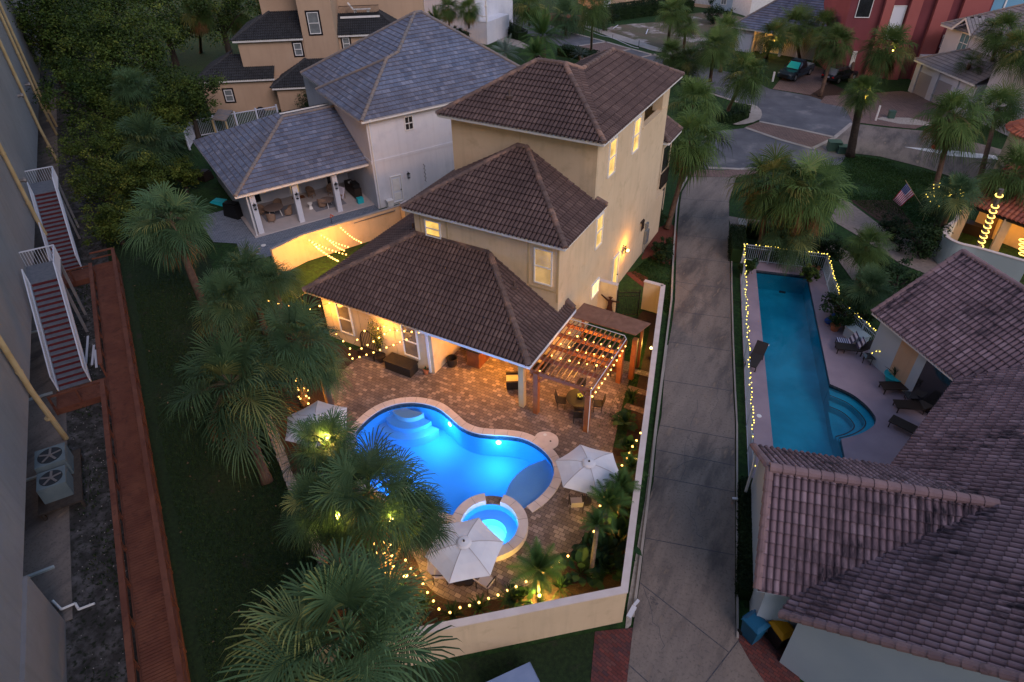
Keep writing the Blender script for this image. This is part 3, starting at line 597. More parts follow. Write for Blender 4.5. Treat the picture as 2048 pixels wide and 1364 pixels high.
# ================================================================ the walled yard
def wall_run(name, label, pts, h, t, mat, capmat=None, cap_t=.06, cap_w=.04, cat='wall', z0=-.2, extra=None):
    """a wall of even thickness along a bent line (left side of travel)"""
    n = len(pts); P_ = [Vector((p[0], p[1], 0)) for p in pts]; L = []
    for i in range(n):
        d0 = (P_[i] - P_[i - 1]).normalized() if i else (P_[1] - P_[0]).normalized(); d1 = (P_[i + 1] - P_[i]).normalized() if i < n - 1 else d0
        m = (d0 + d1).normalized(); nn = Vector((-m.y, m.x, 0)); s_ = 1 / max(.3, m.dot(d1)); L.append((nn, s_))
    th = tag(bpy.data.objects.new(name, None), label, cat); COL.objects.link(th); th.location = P_[0]
    for nm, w0, w1, za, zb, m_ in (('wall_body', 0, t, z0, h, mat), ('coping', -cap_w, t + cap_w, h, h + cap_t, capmat)):
        if m_ is None: continue
        mb = MB()
        for i in range(n - 1):
            a0, a1 = P_[i] + L[i][0] * w0 * L[i][1], P_[i] + L[i][0] * w1 * L[i][1]; b0, b1 = P_[i + 1] + L[i + 1][0] * w0 * L[i + 1][1], P_[i + 1] + L[i + 1][0] * w1 * L[i + 1][1]
            q = [a0, b0, b1, a1]; mb.hexa([(p.x, p.y, za) for p in q], [(p.x, p.y, zb) for p in q])
        mb.build(nm, m_, th)
    return th
# garden wall along the driveway and round the pool yard
WC = (-3.02, 13.55)
gw = wall_run('garden_wall', 'long cream garden wall with flat pale coping running beside the concrete driveway and round the pool yard', [(-11.6, 6.3), WC, (-8.30, 33.9)], 2.0, .22, M['cream'], M['coping'], cap_w=.03)
mb = MB(); mb.box(-9.55, -8.42, 33.7, 33.92, 0, 2.0); mb.build('wall_return', M['cream'], gw)
mb = MB(); mb.box(-9.58, -8.40, 33.67, 33.95, 2.0, 2.06); mb.build('coping_return', M['coping'], gw)
sw = thing('garden_wall', 'short cream wall between the house and the black iron gate with a dark figure leaning on it', 'wall', (-11.5, 32.2, 0))
MB().box(-11.9, -10.72, 32.1, 32.32, -.1, 2.3).build('wall_body', M['cream'], sw); MB().box(-11.92, -10.70, 32.07, 32.35, 2.3, 2.35).build('coping', M['coping'], sw)
gt = thing('iron_gate', 'black iron gate with upright bars between two cream walls', 'gate', (-10.1, 32.3, 0))
mb = MB(); mb.bar((-10.68, 32.22, .12), (-9.5, 32.9, .12), .04, .05); mb.bar((-10.68, 32.22, 1.75), (-9.5, 32.9, 1.75), .04, .05); mb.bar((-10.68, 32.22, 1.5), (-9.5, 32.9, 1.5), .03, .04)
mb.box(-10.70, -10.64, 32.19, 32.25, 0, 1.95); mb.box(-9.53, -9.47, 32.87, 32.93, 0, 1.95); mb.build('gate_frame', M['black'], gt)
mb = MB()
for k in range(1, 13): p = Vector((-10.68, 32.22, 0)).lerp(Vector((-9.5, 32.9, 0)), k / 13); mb.cyl(p + Zv * .1, p + Zv * 1.93, .012, .012, 6); mb.cyl(p + Zv * 1.93, p + Zv * 2.0, .022, .002, 6)
mb.build('gate_bars', M['black'], gt)
# dark figure cut-out with spread arms, leaning on the short wall
fg = MB(); c0 = Vector((-11.02, 31.98, 0)); 
def flat(mb, pts, t=.03): 
    b = [c0 + Vector((x, 0, z)) for x, z in pts]; k = [p + Vector((0, -t, 0)) for p in b]; n = len(b)
    mb.add([tuple(p) for p in b + k], [tuple(range(n)), tuple(range(n, 2 * n))[::-1]] + [(i, n + i, n + (i + 1) % n, (i + 1) % n) for i in range(n)])
flat(fg, [(-.10, 0), (.10, 0), (.09, .38), (.24, .36), (.13, .95), (.16, 1.16), (.60, 1.26), (.62, 1.32), (.14, 1.28), (.06, 1.30), (.04, 1.34), (-.04, 1.34), (-.06, 1.30), (-.14, 1.26), (-.60, 1.52), (-.63, 1.46), (-.15, 1.12), (-.12, .95), (-.24, .36), (-.09, .38)])
fo = fg.build('figure_cutout', M['rust']); tag(fo, 'dark rusty cut-out of a girl with arms spread against the short cream wall', 'garden figure')
hd = MB(); hd.ball((c0.x, c0.y - .015, 1.43), .10, 12, 8, (1, .25, 1)); hd.cyl((c0.x - .14, c0.y - .015, 1.45), (c0.x + .14, c0.y - .015, 1.49), .025, .025, 6); hd.build('head', M['rust'], fo)
# ================================================================ ground and paving
def holed(name, outer, holes, z, mat, parent=None):
    bm = bmesh.new(); ed = []
    for ring in [outer] + holes:
        vs_ = [bm.verts.new((p[0], p[1], z)) for p in ring]
        ed += [bm.edges.new((vs_[i], vs_[(i + 1) % len(vs_)])) for i in range(len(vs_))]
    bmesh.ops.triangle_fill(bm, edges=ed, use_beauty=True)
    for f in bm.faces:
        f.normal_update()
        if f.normal.z < 0: f.normal_flip()
    me = bpy.data.meshes.new(name); bm.to_mesh(me); bm.free(); me.materials.append(mat); return link(name, me, parent)
def offset_ring(ring, d):
    n = len(ring); o = []
    for i in range(n):
        a, b = Vector(ring[i - 1][:2]), Vector(ring[(i + 1) % n][:2]); t = (b - a).normalized(); o.append(Vector((ring[i][0] + t.y * d, ring[i][1] - t.x * d, 0)))
    return o
def area2(r): return sum(r[i - 1][0] * r[i][1] - r[i][0] * r[i - 1][1] for i in range(len(r))) / 2
pool_px = [(729, 845), (749, 828), (771, 816), (797, 808.5), (824, 806), (850, 809), (877, 818), (900, 836), (922, 855), (949, 866.5), (980, 871), (1014, 873), (1048, 879), (1078, 895), (1100, 917), (1108, 942), (1101, 968), (1084, 990), (1062, 1008), (1020, 1032), (975, 1042), (930, 1036), (885, 1027), (840, 1018), (790, 1000), (745, 975), (715, 940), (703, 900), (710, 868)]
ringP = smooth_closed([G(*p) for p in pool_px], 4)
if area2(ringP) < 0: ringP = ringP[::-1]
p2_px = [(1512, 540), (1615.5, 552), (1660, 768), (1702, 787), (1730, 808), (1746, 826), (1752, 840), (1744, 854), (1719, 868), (1682, 878), (1700, 965), (1552, 950)]
r2 = [G(*p) for p in p2_px]
ring2 = [r2[0], r2[1]] + smooth_open(r2[2:10], 4) + r2[10:]
if area2(ring2) < 0: ring2 = ring2[::-1]
big = [(-500, -120), (300, -120), (500, 700), (-700, 700)]
SC, SR0, SR1 = Vector((-9.66, 14.85, 0)), 1.24, 1.68
# where the spa cuts into the pool: the pool keeps the inner arc, the paving is cut round both
raw = list(ringP); ins_f = [((Vector((p[0], p[1], 0)) - SC).length < SR1) for p in raw]; st0 = next(i for i in range(len(raw)) if not ins_f[i - 1] and ins_f[i]); rot = raw[st0:] + raw[:st0]; kin = sum(ins_f); keep = rot[kin:]
th = lambda p: math.atan2(p[1] - SC.y, p[0] - SC.x)
t0, t1 = th(keep[-1]), th(keep[0]); arcs = []
for dlt in ((t1 - t0) % (2 * math.pi), (t1 - t0) % (2 * math.pi) - 2 * math.pi):
    arcs.append([Vector((SC.x + SR1 * math.cos(t0 + dlt * k / 20), SC.y + SR1 * math.sin(t0 + dlt * k / 20), 0)) for k in range(1, 20)])
inn = 0 if inside(arcs[0][9], raw) else 1
ringP = keep + arcs[inn]; hole1 = keep + arcs[1 - inn]
struct(holed('ground', big, [hole1, ring2], -.03, M['grass']))
def area(name, px, z, mat, sm=0):
    pts = [G(*p) for p in px]
    if sm: pts = smooth_closed(pts, sm)
    return struct(sheet_obj(name, pts, z, mat))
# beside the tall building: sandy soil, then the shaded lawn strip
ta = R(-32); TA, TB = Vector((math.cos(ta), math.sin(ta), 0)), Vector((-math.sin(ta), math.cos(ta), 0))
def T(a, b, z=0.0): return TA * a + TB * b + Vector((0, 0, z))
struct(sheet_obj('sandy_soil', [T(-110, -20), T(5, -20), T(5, -5.6), T(-110, -5.6)], -.02, M['sand']))
struct(sheet_obj('shaded_lawn', [T(-70, -5.6), T(5, -5.6), T(5, 1), G(700, 1300), G(603, 1016), G(545, 850), G(480, 700), G(420, 520), G(360, 400)], -.018, M['grass_dim']))
struct(holed('garden_bed', [G(539, 850), G(558, 895), G(603, 1016), G(650, 1130), (-11.5, 6.5), WC, (-8.35, 33.6), (-9.4, 33.6), (-9.4, 28), (-12, 22), (-26, 22), (-30, 23)], [hole1], -.012, M['mulch']))
patio_px = [(716, 716), (690, 738), (668, 764), (653, 795), (640, 840), (625, 900), (640, 980), (720, 1050), (800, 1085), (832, 1120), (843, 1151), (864, 1181), (901, 1201), (960, 1204), (1030, 1185), (1100, 1140), (1160, 1085), (1198, 1030), (1215, 965), (1222, 915), (1239, 832), (1263, 738.5)]
pp = [G(*p) for p in patio_px]; pp = smooth_open(pp[:20], 3) + [G(1239, 832), G(1264, 738)] + [Vector(p) for p in ((-8.0, 28.4, 0), (-11.85, 28.4, 0), (-11.85, 26.25, 0), (-17.65, 26.25, 0), (-17.65, 22.38, 0), (-22.0, 22.38, 0))]
struct(holed('patio_paving', pp, [hole1], 0.0, M['pavers']))
for p in ((1287, 747), (1283, 784), (1278, 820)):
    c = G(*p); st = MB().obox((c.x - .15, c.y, -.02), (1.25, .42, .045), R(2)); struct(st.build('stepping_stone', M['pavers']))
struct(sheet_obj('side_lawn', [(-8.0, 28.4), (-8.0, 21.7), (-6.2, 21.9), (-8.4, 32.2), (-11.8, 32.05), (-11.8, 28.4)], -.008, M['grass']))
# pool: copings, basin, ledge, steps, water
def coping_ring(name, ring, d, z0, z1, mat, parent, skip=None, joints=None):
    o = offset_ring(ring, d); mb = MB(); n = len(ring)
    for i in range(n):
        if skip and skip(ring[i]): continue
        j = (i + 1) % n; q = [ring[i], o[i], o[j], ring[j]]
        mb.hexa([(p[0], p[1], z0) for p in q], [(p[0], p[1], z1) for p in q])
    return mb.build(name, mat, parent)
pool = thing('swimming_pool', 'curved bright blue lit pool with pale stone coping on the brown paver patio', 'swimming pool', tuple(SC + Vector((-4, 4, 0))))
near_spa = lambda p: (Vector((p[0], p[1], 0)) - SC).length < SR1 + .02
cpo = coping_ring('coping', ringP, .42, 0.002, .055, M['coping'], pool, near_spa)
jm = MB(); oR = offset_ring(ringP, .43); 
for i in range(0, len(ringP), 3):
    if near_spa(ringP[i]): continue
    a, b = Vector((ringP[i][0], ringP[i][1], .057)), Vector((oR[i][0], oR[i][1], .057)); jm.bar(a, b, .016, .006)
merge(cpo, jm, M['coping_gap'])
mb = MB(); n = len(ringP)
for i in range(n):
    a, b = ringP[i], ringP[(i + 1) % n]; mb.poly([(a[0], a[1], -.28), (b[0], b[1], -.28), (b[0], b[1], .0), (a[0], a[1], .0)])
mb.build('waterline_tile', M['tile_dark'], pool)
mb = MB()
for i in range(n):
    a, b = ringP[i], ringP[(i + 1) % n]; mb.poly([(a[0], a[1], -1.5), (b[0], b[1], -1.5), (b[0], b[1], -.28), (a[0], a[1], -.28)])
mb.build('basin_wall', M['pool_plaster'], pool)
f_ = holed('basin_floor', ringP, [], -1.5, M['pool_plaster'], pool)
led = [G(*p) for p in ((1101, 905), (1076, 911), (1048, 924), (1025, 945), (1013, 968), (1009, 992), (1015, 1015), (1075, 1012), (1110, 985), (1118, 945), (1112, 915))]
ledi = [p for p in smooth_closed(led, 3)]; cl = []
for p in ledi:
    if inside(p, ringP): cl.append(p)
    else:
        q = min(ringP, key=lambda r: (Vector(r[:2]) - Vector(p[:2])).length); cl.append(Vector((q[0], q[1], 0)))
led_pts = [cl[0]]
for p in cl[1:]:
    if (p - led_pts[-1]).length > .05: led_pts.append(p)
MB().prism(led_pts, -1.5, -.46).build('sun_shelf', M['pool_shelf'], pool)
sc_ = G(820, 802)
for k, (rr, zz) in enumerate(((1.95, -.95), (1.45, -.65), (.95, -.35))):
    an = [R(200 + i * 160 / 18 - 8) for i in range(19)]; arc = [Vector((sc_.x + rr * math.cos(t) * 1.0, sc_.y + rr * math.sin(t), 0)) for t in an]
    arc = [p if inside(p, ringP) else Vector((*min(ringP, key=lambda r: (Vector(r[:2]) - Vector(p[:2])).length)[:2], 0)) for p in arc]
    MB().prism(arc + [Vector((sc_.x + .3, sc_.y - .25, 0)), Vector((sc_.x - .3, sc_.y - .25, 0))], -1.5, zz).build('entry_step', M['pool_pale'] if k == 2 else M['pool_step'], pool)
holed('water', ringP, [], -.10, M['water'], pool)
POOLC = (0.04, 0.40, 1.0)
for px, py in ((898, 847), (994, 881), (728, 985)):  # last one is an added, unseen lamp that evens out the blue
    c = G(px, py, -.45); i = min(range(n), key=lambda k: (Vector(ringP[k][:2]) - Vector(c[:2])).length); a, b = ringP[i - 1], ringP[(i + 1) % n]; t = Vector((b[0] - a[0], b[1] - a[1], 0)).normalized(); nn = Vector((-t.y, t.x, 0))
    p0 = Vector((ringP[i][0], ringP[i][1], -.42))
    l = MB().cyl(p0, p0 + nn * .05, .17, .15, 16).build('pool_light', M['white'], pool); MB().cyl(p0 + nn * .052, p0 + nn * .07, .12, .12, 16).build('lens', M['poolamp'], l)
    ld = bpy.data.lights.new('pool_lamp', 'POINT'); ld.energy = 60; ld.color = POOLC; ld.shadow_soft_size = .4
    lo = bpy.data.objects.new('pool_lamp', ld); COL.objects.link(lo); lo.location = p0 + nn * .8 + Vector((0, 0, .19)); adopt(lo, pool)
# raised round spa
spa = thing('spa', 'raised round lit spa with pale coping joined to the blue pool', 'spa', tuple(SC))
gap = lambda t: R(98) < t < R(128)
def ring_at(r, n=48): return [Vector((SC.x + r * math.cos(2 * math.pi * k / n), SC.y + r * math.sin(2 * math.pi * k / n), 0)) for k in range(n)]
mb, m2, mw = MB(), MB(), MB(); a_, b_ = ring_at(SR0), ring_at(SR1)
for k in range(48):
    j = (k + 1) % 48; t = 2 * math.pi * (k + .5) / 48; q = [a_[k], b_[k], b_[j], a_[j]]
    zt_ = .10 if gap(t) else .32
    mb.hexa([(p.x, p.y, -1.4) for p in q], [(p.x, p.y, zt_ - .03) for p in q])
    (mw if gap(t) else m2).hexa([(p.x, p.y, zt_ - .028) for p in q], [(p.x, p.y, zt_ + .03) for p in q])
mb.build('spa_wall', M['coping'], spa); cps = m2.build('coping', M['coping'], spa); mw.build('spillway', M['pavers'], spa)
jm = MB()
for k in range(0, 48, 5):
    if not gap(2 * math.pi * k / 48): jm.bar(a_[k] + Zv * .352, b_[k] + Zv * .352, .016, .006)
merge(cps, jm, M['coping_gap'])
ri = ring_at(SR0 - .003); mb = MB()
for k in range(48): j = (k + 1) % 48; mb.poly([(ri[k].x, ri[k].y, -.8), (ri[j].x, ri[j].y, -.8), (ri[j].x, ri[j].y, .08), (ri[k].x, ri[k].y, .08)])
mb.build('basin_wall', M['pool_plaster'], spa); holed('basin_floor', ri, [], -.75, M['pool_pale'], spa)
mb = MB(); rb = ring_at(.72)
for k in range(48):
    j = (k + 1) % 48; q = [rb[k], ri[k], ri[j], rb[j]]; mb.hexa([(p.x, p.y, -.74) for p in q], [(p.x, p.y, -.30) for p in q])
mb.build('bench', M['pool_step'], spa); holed('water', ri, [], .02, M['water'], spa)
p0 = Vector((SC.x + .55, SC.y - .42, -.5)); ld = MB().cyl(p0, p0 + Vector((-.04, .03, 0)), .12, .12, 14).build('spa_light', M['poolamp'], spa); plight('spa_lamp', p0 + Vector((-.35, .25, .35)), 34, (0.06, .42, 1.0), .1, spa)
# skimmer pad
sk = smooth_closed([G(*p) for p in ((1068, 885), (1075, 868), (1096, 865), (1114, 874), (1116, 890), (1103, 899), (1085, 897))], 4)
so = MB().prism(sk, .003, .060).build('skimmer_pad', M['coping'], pool)
for p in ((1090, 871), (1101, 884)): c = G(*p); MB().cyl((c.x, c.y, .061), (c.x, c.y, .066), .09 if p[0] < 1100 else .05, None, 12).build('skimmer_lid', M['white'] if p[0] < 1100 else M['black'], so)
# low stone edging left of the yard
ed = thing('stone_edging', 'low rough pale stone block edging between the shaded lawn and the palms by the pool', 'edging', tuple(G(580, 950)))
el = smooth_open([G(*p) for p in ((536, 838), (545, 862), (558, 897), (580, 960), (603, 1016), (625, 1075), (650, 1130))], 5); mb = MB(); rnd = random.Random(3)
for a, b in zip(el[:-1], el[1:]):
    for q in range(2):
        p = a.lerp(b, (q + .5) / 2); d = b - a; mb.obox((p.x + rnd.uniform(-.03, .03), p.y, -.05), (d.length / 2 * .93, .42 + rnd.uniform(-.06, .06), .30 + rnd.uniform(-.05, .05)), math.atan2(d.y, d.x) + rnd.uniform(-.06, .06))
mb.build('blocks', M['stone'], ed)

# ---- driveway
drv = [(1382, 354), (1364, 384), (1360, 409), (1356, 450), (1353, 503), (1350, 600), (1344, 650), (1331, 722), (1323, 832), (1314, 876), (1307, 964), (1298, 1000), (1290, 1080), (1280, 1165), (1266, 1256), (1250, 1400), (1560, 1420), (1529, 1364), (1499, 1321), (1477, 1282), (1471, 1250), (1470, 1189), (1470, 1061), (1470, 850), (1466, 776), (1462.5, 673), (1461, 571), (1458, 475), (1458, 403), (1472, 355)]
area('driveway', drv, .012, M['concrete'])
mb = MB()
for a, b in (((1362, 397), (1458, 404)), ((1357, 432), (1458, 438)), ((1355, 469), (1458, 480)), ((1353, 513), (1460, 525)), ((1351, 563), (1461, 578)), ((1349, 622), (1461, 636)), ((1336, 683), (1463, 702)), ((1326, 760), (1466, 782)), ((1319, 850), (1469, 878)), ((1311, 899), (1469, 931)), ((1305, 952), (1470, 984)), ((1291, 1076), (1469, 1110)), ((1281, 1166), (1457, 1304)), ((1477, 1281), (1408, 1370)), ((1256, 1328), (1300, 1368))):
    mb.bar(G(*a, .014), G(*b, .014), .035, .006)
struct(mb.build('driveway_joints', M['tile_dark']))
# hairline cracks
mb = MB(); rnd = random.Random(11)
for a, b in (((1395, 800), (1360, 960)), ((1380, 1010), (1400, 1085)), ((1345, 560), (1430, 620)), ((1395, 560), (1385, 700)), ((1300, 1195), (1320, 1210)), ((1335, 940), (1460, 890)), ((1290, 1180), (1330, 1300)), ((1440, 760), (1420, 860)), ((1375, 870), (1390, 905))):
    p, q = G(*a, .0145), G(*b, .0145); k = 9; pts = [p.lerp(q, i / k) + Vector((rnd.uniform(-.12, .12), rnd.uniform(-.12, .12), 0)) for i in range(k + 1)]
    for u_, v_ in zip(pts[:-1], pts[1:]): mb.bar(u_, v_, .014, .004)
struct(mb.build('driveway_cracks', M['tile_dark']))
mb = MB()
for a, b in (((1376, 352), (1358, 385)), ((1358, 385), (1353, 420)), ((1353, 420), (1347, 505)), ((1347, 505), (1343, 600)), ((1343, 600), (1333, 680)), ((1333, 680), (1322, 770)), ((1322, 770), (1312, 850)), ((1312, 850), (1302, 950)), ((1302, 950), (1291, 1040)), ((1291, 1040), (1276, 1160)), ((1276, 1160), (1266, 1232))):
    mb.bar(G(*a, .05), G(*b, .05), .11, .14)
struct(mb.build('kerb', M['concrete_pale']))
mb = MB()
for a, b in (((1463, 475), (1463.5, 571)), ((1463.5, 571), (1466, 673)), ((1466, 673), (1470, 776)), ((1470, 776), (1474, 850)), ((1474, 850), (1474, 1061)), ((1474, 1061), (1475, 1276))): mb.bar(G(*a, .03), G(*b, .03), .08, .10)
struct(mb.build('kerb', M['concrete_pale']))
area('gravel_strip', [(1336, 690), (1324, 780), (1300, 980), (1262, 1250), (1250, 1262), (1255, 1210), (1290, 1000), (1318, 780), (1330, 690)], .004, M['stone'])
area('brick_strip', [(1190, 1263), (1268, 1255), (1258, 1400), (1178, 1400)], .006, M['pavers_red'])
area('red_mulch_bed', [(1250, 545), (1268, 560), (1300, 585), (1302, 575), (1296, 555), (1270, 542)], -.004, M['mulch_red']); area('red_mulch_bed', [(1283, 515), (1318, 455), (1352, 455), (1350, 520), (1330, 528), (1300, 515)], -.004, M['mulch_red'], 3)
area('brick_apron', [(1376, 337), (1390, 338), (1440, 341), (1512, 338), (1518, 346), (1475, 355), (1382, 353)], .010, M['pavers_street'])
area('front_verge', [(560, 1420), (700, 1335), (856, 1335), (1195, 1262), (1185, 1420)], -.008, M['grass_dim'])
# ---- streets
asph = [(880, -40), (955, 20), (1000, 48), (1100, 85), (1200, 118), (1340, 160), (1430, 186), (1475, 205), (1510, 225), (1519, 243), (1490, 256), (1440, 262), (1410, 272), (1392, 300), (1378, 337), (1440, 340), (1514, 336), (1600, 335), (1680, 330), (1700, 300), (1690, 262), (1705, 245), (1690, 215), (1620, 192), (1540, 178), (1480, 150), (1400, 130), (1345, 119), (1260, 96), (1200, 79), (1130, 61), (1080, 43), (1010, 22), (980, -40)]
area('street', asph, .006, M['asphalt'])
area('paver_crossing', [(1491, 254), (1519, 243), (1600, 259), (1668, 274), (1625, 296), (1560, 278)], .012, M['pavers_street']); area('paver_crossing', [(1155, 92), (1215, 83), (1262, 98), (1195, 112)], .012, M['pavers_street'])
area('side_street', [(1700, 246), (1770, 255), (1850, 262), (1950, 285), (2120, 330), (2120, 430), (1985, 388), (1960, 372), (1850, 336), (1760, 313), (1700, 306), (1662, 304), (1625, 296), (1668, 274)], .012, M['concrete'])
area('garage_drive', [(1640, 205), (1650, 192), (1720, 188), (1800, 182), (1835, 187), (1905, 212), (1890, 235), (1830, 258), (1770, 252), (1705, 244), (1690, 215)], .012, M['pavers_street'])
area('truck_drive', [(1545, 178), (1560, 160), (1610, 125), (1655, 140), (1660, 165), (1620, 190)], .012, M['pavers_street'])
mb = MB()
for ln in (((1414, 335), (1480, 338)), ((1480, 338), (1514, 336)), ((1519, 243), (1600, 259)), ((1600, 259), (1668, 274)), ((1491, 255), (1560, 279)), ((1560, 279), (1625, 297)), ((1625, 297), (1668, 276)), ((1668, 276), (1704, 246)), ((1010, 24), (1080, 44)), ((1080, 44), (1130, 62)), ((1130, 62), (1200, 80)), ((1200, 80), (1260, 97)), ((1260, 97), (1345, 120)), ((1155, 92), (1215, 83)), ((1195, 112), (1262, 98)), ((1265, 118), (1312, 108)), ((1420, 186), (1475, 204))):
    a, b = G(*ln[0], .03), G(*ln[1], .03); mb.bar(a, b, .38, .03)
struct(mb.build('street_edging', M['concrete_pale']))
area('kerb_ramp', [(1465, 250), (1490, 250), (1520, 240), (1522, 222), (1505, 210), (1485, 213), (1495, 225), (1497, 238)], .10, M['concrete_pale'], 2)
area('white_sand', [(1752, 238), (1765, 234), (1820, 236), (1865, 246), (1862, 252), (1800, 248)], .018, M['stone'])
area('spilled_sand', [(1808, 294), (1850, 297), (1910, 302), (1990, 311), (1998, 320), (1900, 312)], .022, M['white'])
area('sandy_lot', [(1215, 62), (1240, 50), (1330, 42), (1400, 25), (1500, 38), (1470, 60), (1430, 115), (1345, 112), (1290, 92)], .002, M['sandlot'], 3)
area('sidewalk', [(1165, 52), (1172, 50), (1240, 70), (1300, 90), (1340, 103), (1345, 110), (1300, 100), (1230, 78)], .02, M['concrete_pale'])
area('clay_bed', [(1056, 33), (1105, 26), (1150, 30), (1190, 33), (1185, 42), (1100, 42)], .002, M['mulch_red']); area('side_path', [(980, 70), (1035, 80), (1060, 92), (1050, 98), (1000, 84), (975, 80)], .02, M['concrete_pale'])
area('pebble_path', [(1680, 398), (1700, 405), (1771, 458), (1870, 503), (1880, 530), (1851, 547), (1804, 529), (1710, 468), (1660, 439)], .004, M['walk_conc'])
area('pebble_path', [(1457, 432), (1480, 436), (1530, 442), (1600, 452), (1700, 505), (1735, 560), (1705, 560), (1665, 505), (1560, 462), (1461, 451)], .006, M['walk_conc'])
area('brown_bed', [(1640, 205), (1600, 190), (1660, 165), (1700, 185), (1690, 200)], -.01, M['mulch'])
area('flower_bed', [(1700, 400), (1790, 400), (1850, 480), (1880, 510), (1800, 470), (1740, 430)], -.01, M['mulch'])
# ---- neighbour's pool terrace
dk = [G(*p) for p in ((1479, 522), (1505, 520), (1645, 541), (1672, 634), (1767, 727), (1870, 800), (1990, 900), (1800, 1010), (1500, 1000), (1497, 965))]
struct(holed('pool_terrace', dk, [ring2], .004, M['deck_pink']))
po2 = thing('lap_pool', 'long teal swimming pool with curved corner steps behind a pale fence', 'swimming pool', tuple(G(1590, 720)))
n2 = len(ring2); mb = MB(); mt = MB()
for i in range(n2):
    a, b = ring2[i], ring2[(i + 1) % n2]; mt.poly([(a[0], a[1], -.24), (b[0], b[1], -.24), (b[0], b[1], .004), (a[0], a[1], .004)]); mb.poly([(a[0], a[1], -1.5), (b[0], b[1], -1.5), (b[0], b[1], -.24), (a[0], a[1], -.24)])
mt.build('waterline_tile', M['tile_dark'], po2); mb.build('basin_wall', M['pool2_plaster'], po2); holed('basin_floor', ring2, [], -1.45, M['pool2_plaster'], po2); holed('water', ring2, [], -.13, M['water2'], po2)
corner = G(1672, 830); outer = [G(*p) for p in ((1661, 770), (1702, 787), (1730, 808), (1746, 826), (1752, 840), (1744, 854), (1719, 868), (1684, 878))]
lev = ((1.0, .76, -.32), (.76, .52, -.62), (.52, 0.0, -.92)); oo = smooth_open(outer, 4)
for k, (sa, sb, zz) in enumerate(lev):
    mb = MB()
    for a, b in zip(oo[:-1], oo[1:]):
        q = [corner + (a - corner) * sb, corner + (a - corner) * sa, corner + (b - corner) * sa, corner + (b - corner) * sb]
        mb.hexa([(p.x, p.y, -1.44) for p in q], [(p.x, p.y, zz) for p in q])
    mb.build('pool_step', M['pool2_plaster'], po2)
    if k < 2:
        mb = MB(); pts = [corner + (p - corner) * (sb + .03) for p in oo]
        for a, b in zip(pts[:-1], pts[1:]): mb.bar((a.x, a.y, zz + .006), (b.x, b.y, zz + .006), .07, .008)
        mb.build('step_edge', M['tile_dark'], po2)
c = G(1665, 790, -.1); MB().bar(G(1558, 583, -1.0), G(1571, 585, -1.0), .1, .12).build('drain_cover', M['tile_dark'], po2)
for k, p in enumerate(((1518, 832), (1647, 619), (1535, 690))):
    q = G(*p, .008 if k < 2 else -.1); l = MB().cyl(q, q + Zv * .02, .13 if k < 2 else .10, None, 12).build('skimmer_lid', M['white'], po2)
# ================================================================ pool fence with fairy lights
fence_px = [(1497, 965), (1481, 520), (1645, 541), (1671, 634), (1767, 727)]
fp = [G(*p) for p in fence_px]
fen = thing('pool_fence', 'pale upright-bar fence around the long teal pool hung with yellow fairy lights', 'fence', tuple(fp[1]))
for a, b in zip(fp[:-1], fp[1:]):
    L = (b - a).length; mb = MB(); mb.bar(a + Zv * 1.25, b + Zv * 1.25, .05, .04); mb.bar(a + Zv * .12, b + Zv * .12, .04, .04); mb.bar(a + Zv * 1.05, b + Zv * 1.05, .03, .03)
    k = int(L / .13)
    for i in range(1, k): p = a.lerp(b, i / k); mb.bar(p + Zv * .12, p + Zv * 1.25, .022, .022, up=(1, 0, 0))
    mb.build('fence_panel', M['fence_pool'], fen)
    k = max(1, round(L / 1.9))
    for i in range(k): p = a.lerp(b, i / k); MB().box(p.x - .035, p.x + .035, p.y - .035, p.y + .035, 0, 1.32).build('post', M['fence_pool'], fen)
bulb_me = MB().ball((0, 0, 0), .032, 6, 4).build('tmp', M['fairy']).data; bpy.data.objects.remove(bpy.data.objects['tmp'])
wb_me = MB().ball((0, 0, 0), .050, 8, 6).build('tmp', M['bulb']).data; bpy.data.objects.remove(bpy.data.objects['tmp'])
def string(name, label, pts, me, step, parent_cat='string lights', group=None, sag=.0, r=.013, jit=.0, skip=0.0, seed=1, wire=True, drop=.05):
    """a lamp wire along points with one bulb object per lamp"""
    t = thing(name, label, parent_cat, tuple(pts[0]), group); rnd = random.Random(seed); mb = MB(); line = []
    for a, b in zip(pts[:-1], pts[1:]):
        a, b = Vector(a), Vector(b); k = max(1, round((b - a).length / step)) if step else 1
        line += [a.lerp(b, i / k) - Zv * sag * math.sin(math.pi * i / k) for i in range(k)]
    line.append(Vector(pts[-1]))
    if wire: mb.path(line, r, 4); mb.build('wire', M['wire'], t)
    for p in line:
        if rnd.random() < skip: continue
        o = bpy.data.objects.new('bulb', me); COL.objects.link(o); o.location = p + Vector((rnd.uniform(-jit, jit), rnd.uniform(-jit, jit), rnd.uniform(-jit, jit) - drop)); adopt(o, t)
    return t
up = lambda p, z: Vector((p.x, p.y, z))
string('fairy_lights', 'yellow fairy lights along the driveway side of the pool fence', [up(fp[0], 1.3), up(fp[1], 1.3)], bulb_me, .24, 'fairy lights', 'fairy lights on the pool fence', jit=.07, skip=.12, seed=2, drop=0)
string('fairy_lights', 'yellow fairy lights along the far short side of the pool fence', [up(fp[1], 1.3), up(fp[2], 1.3)], bulb_me, .20, 'fairy lights', 'fairy lights on the pool fence', jit=.03, skip=.3, seed=3, drop=0)
string('fairy_lights', 'yellow fairy lights along the garden side of the pool fence', [up(fp[2], 1.3), up(fp[3], 1.3), up(fp[4], 1.3), G(1745, 707, .9)], bulb_me, .20, 'fairy lights', 'fairy lights on the pool fence', jit=.05, skip=.12, seed=4, drop=0)

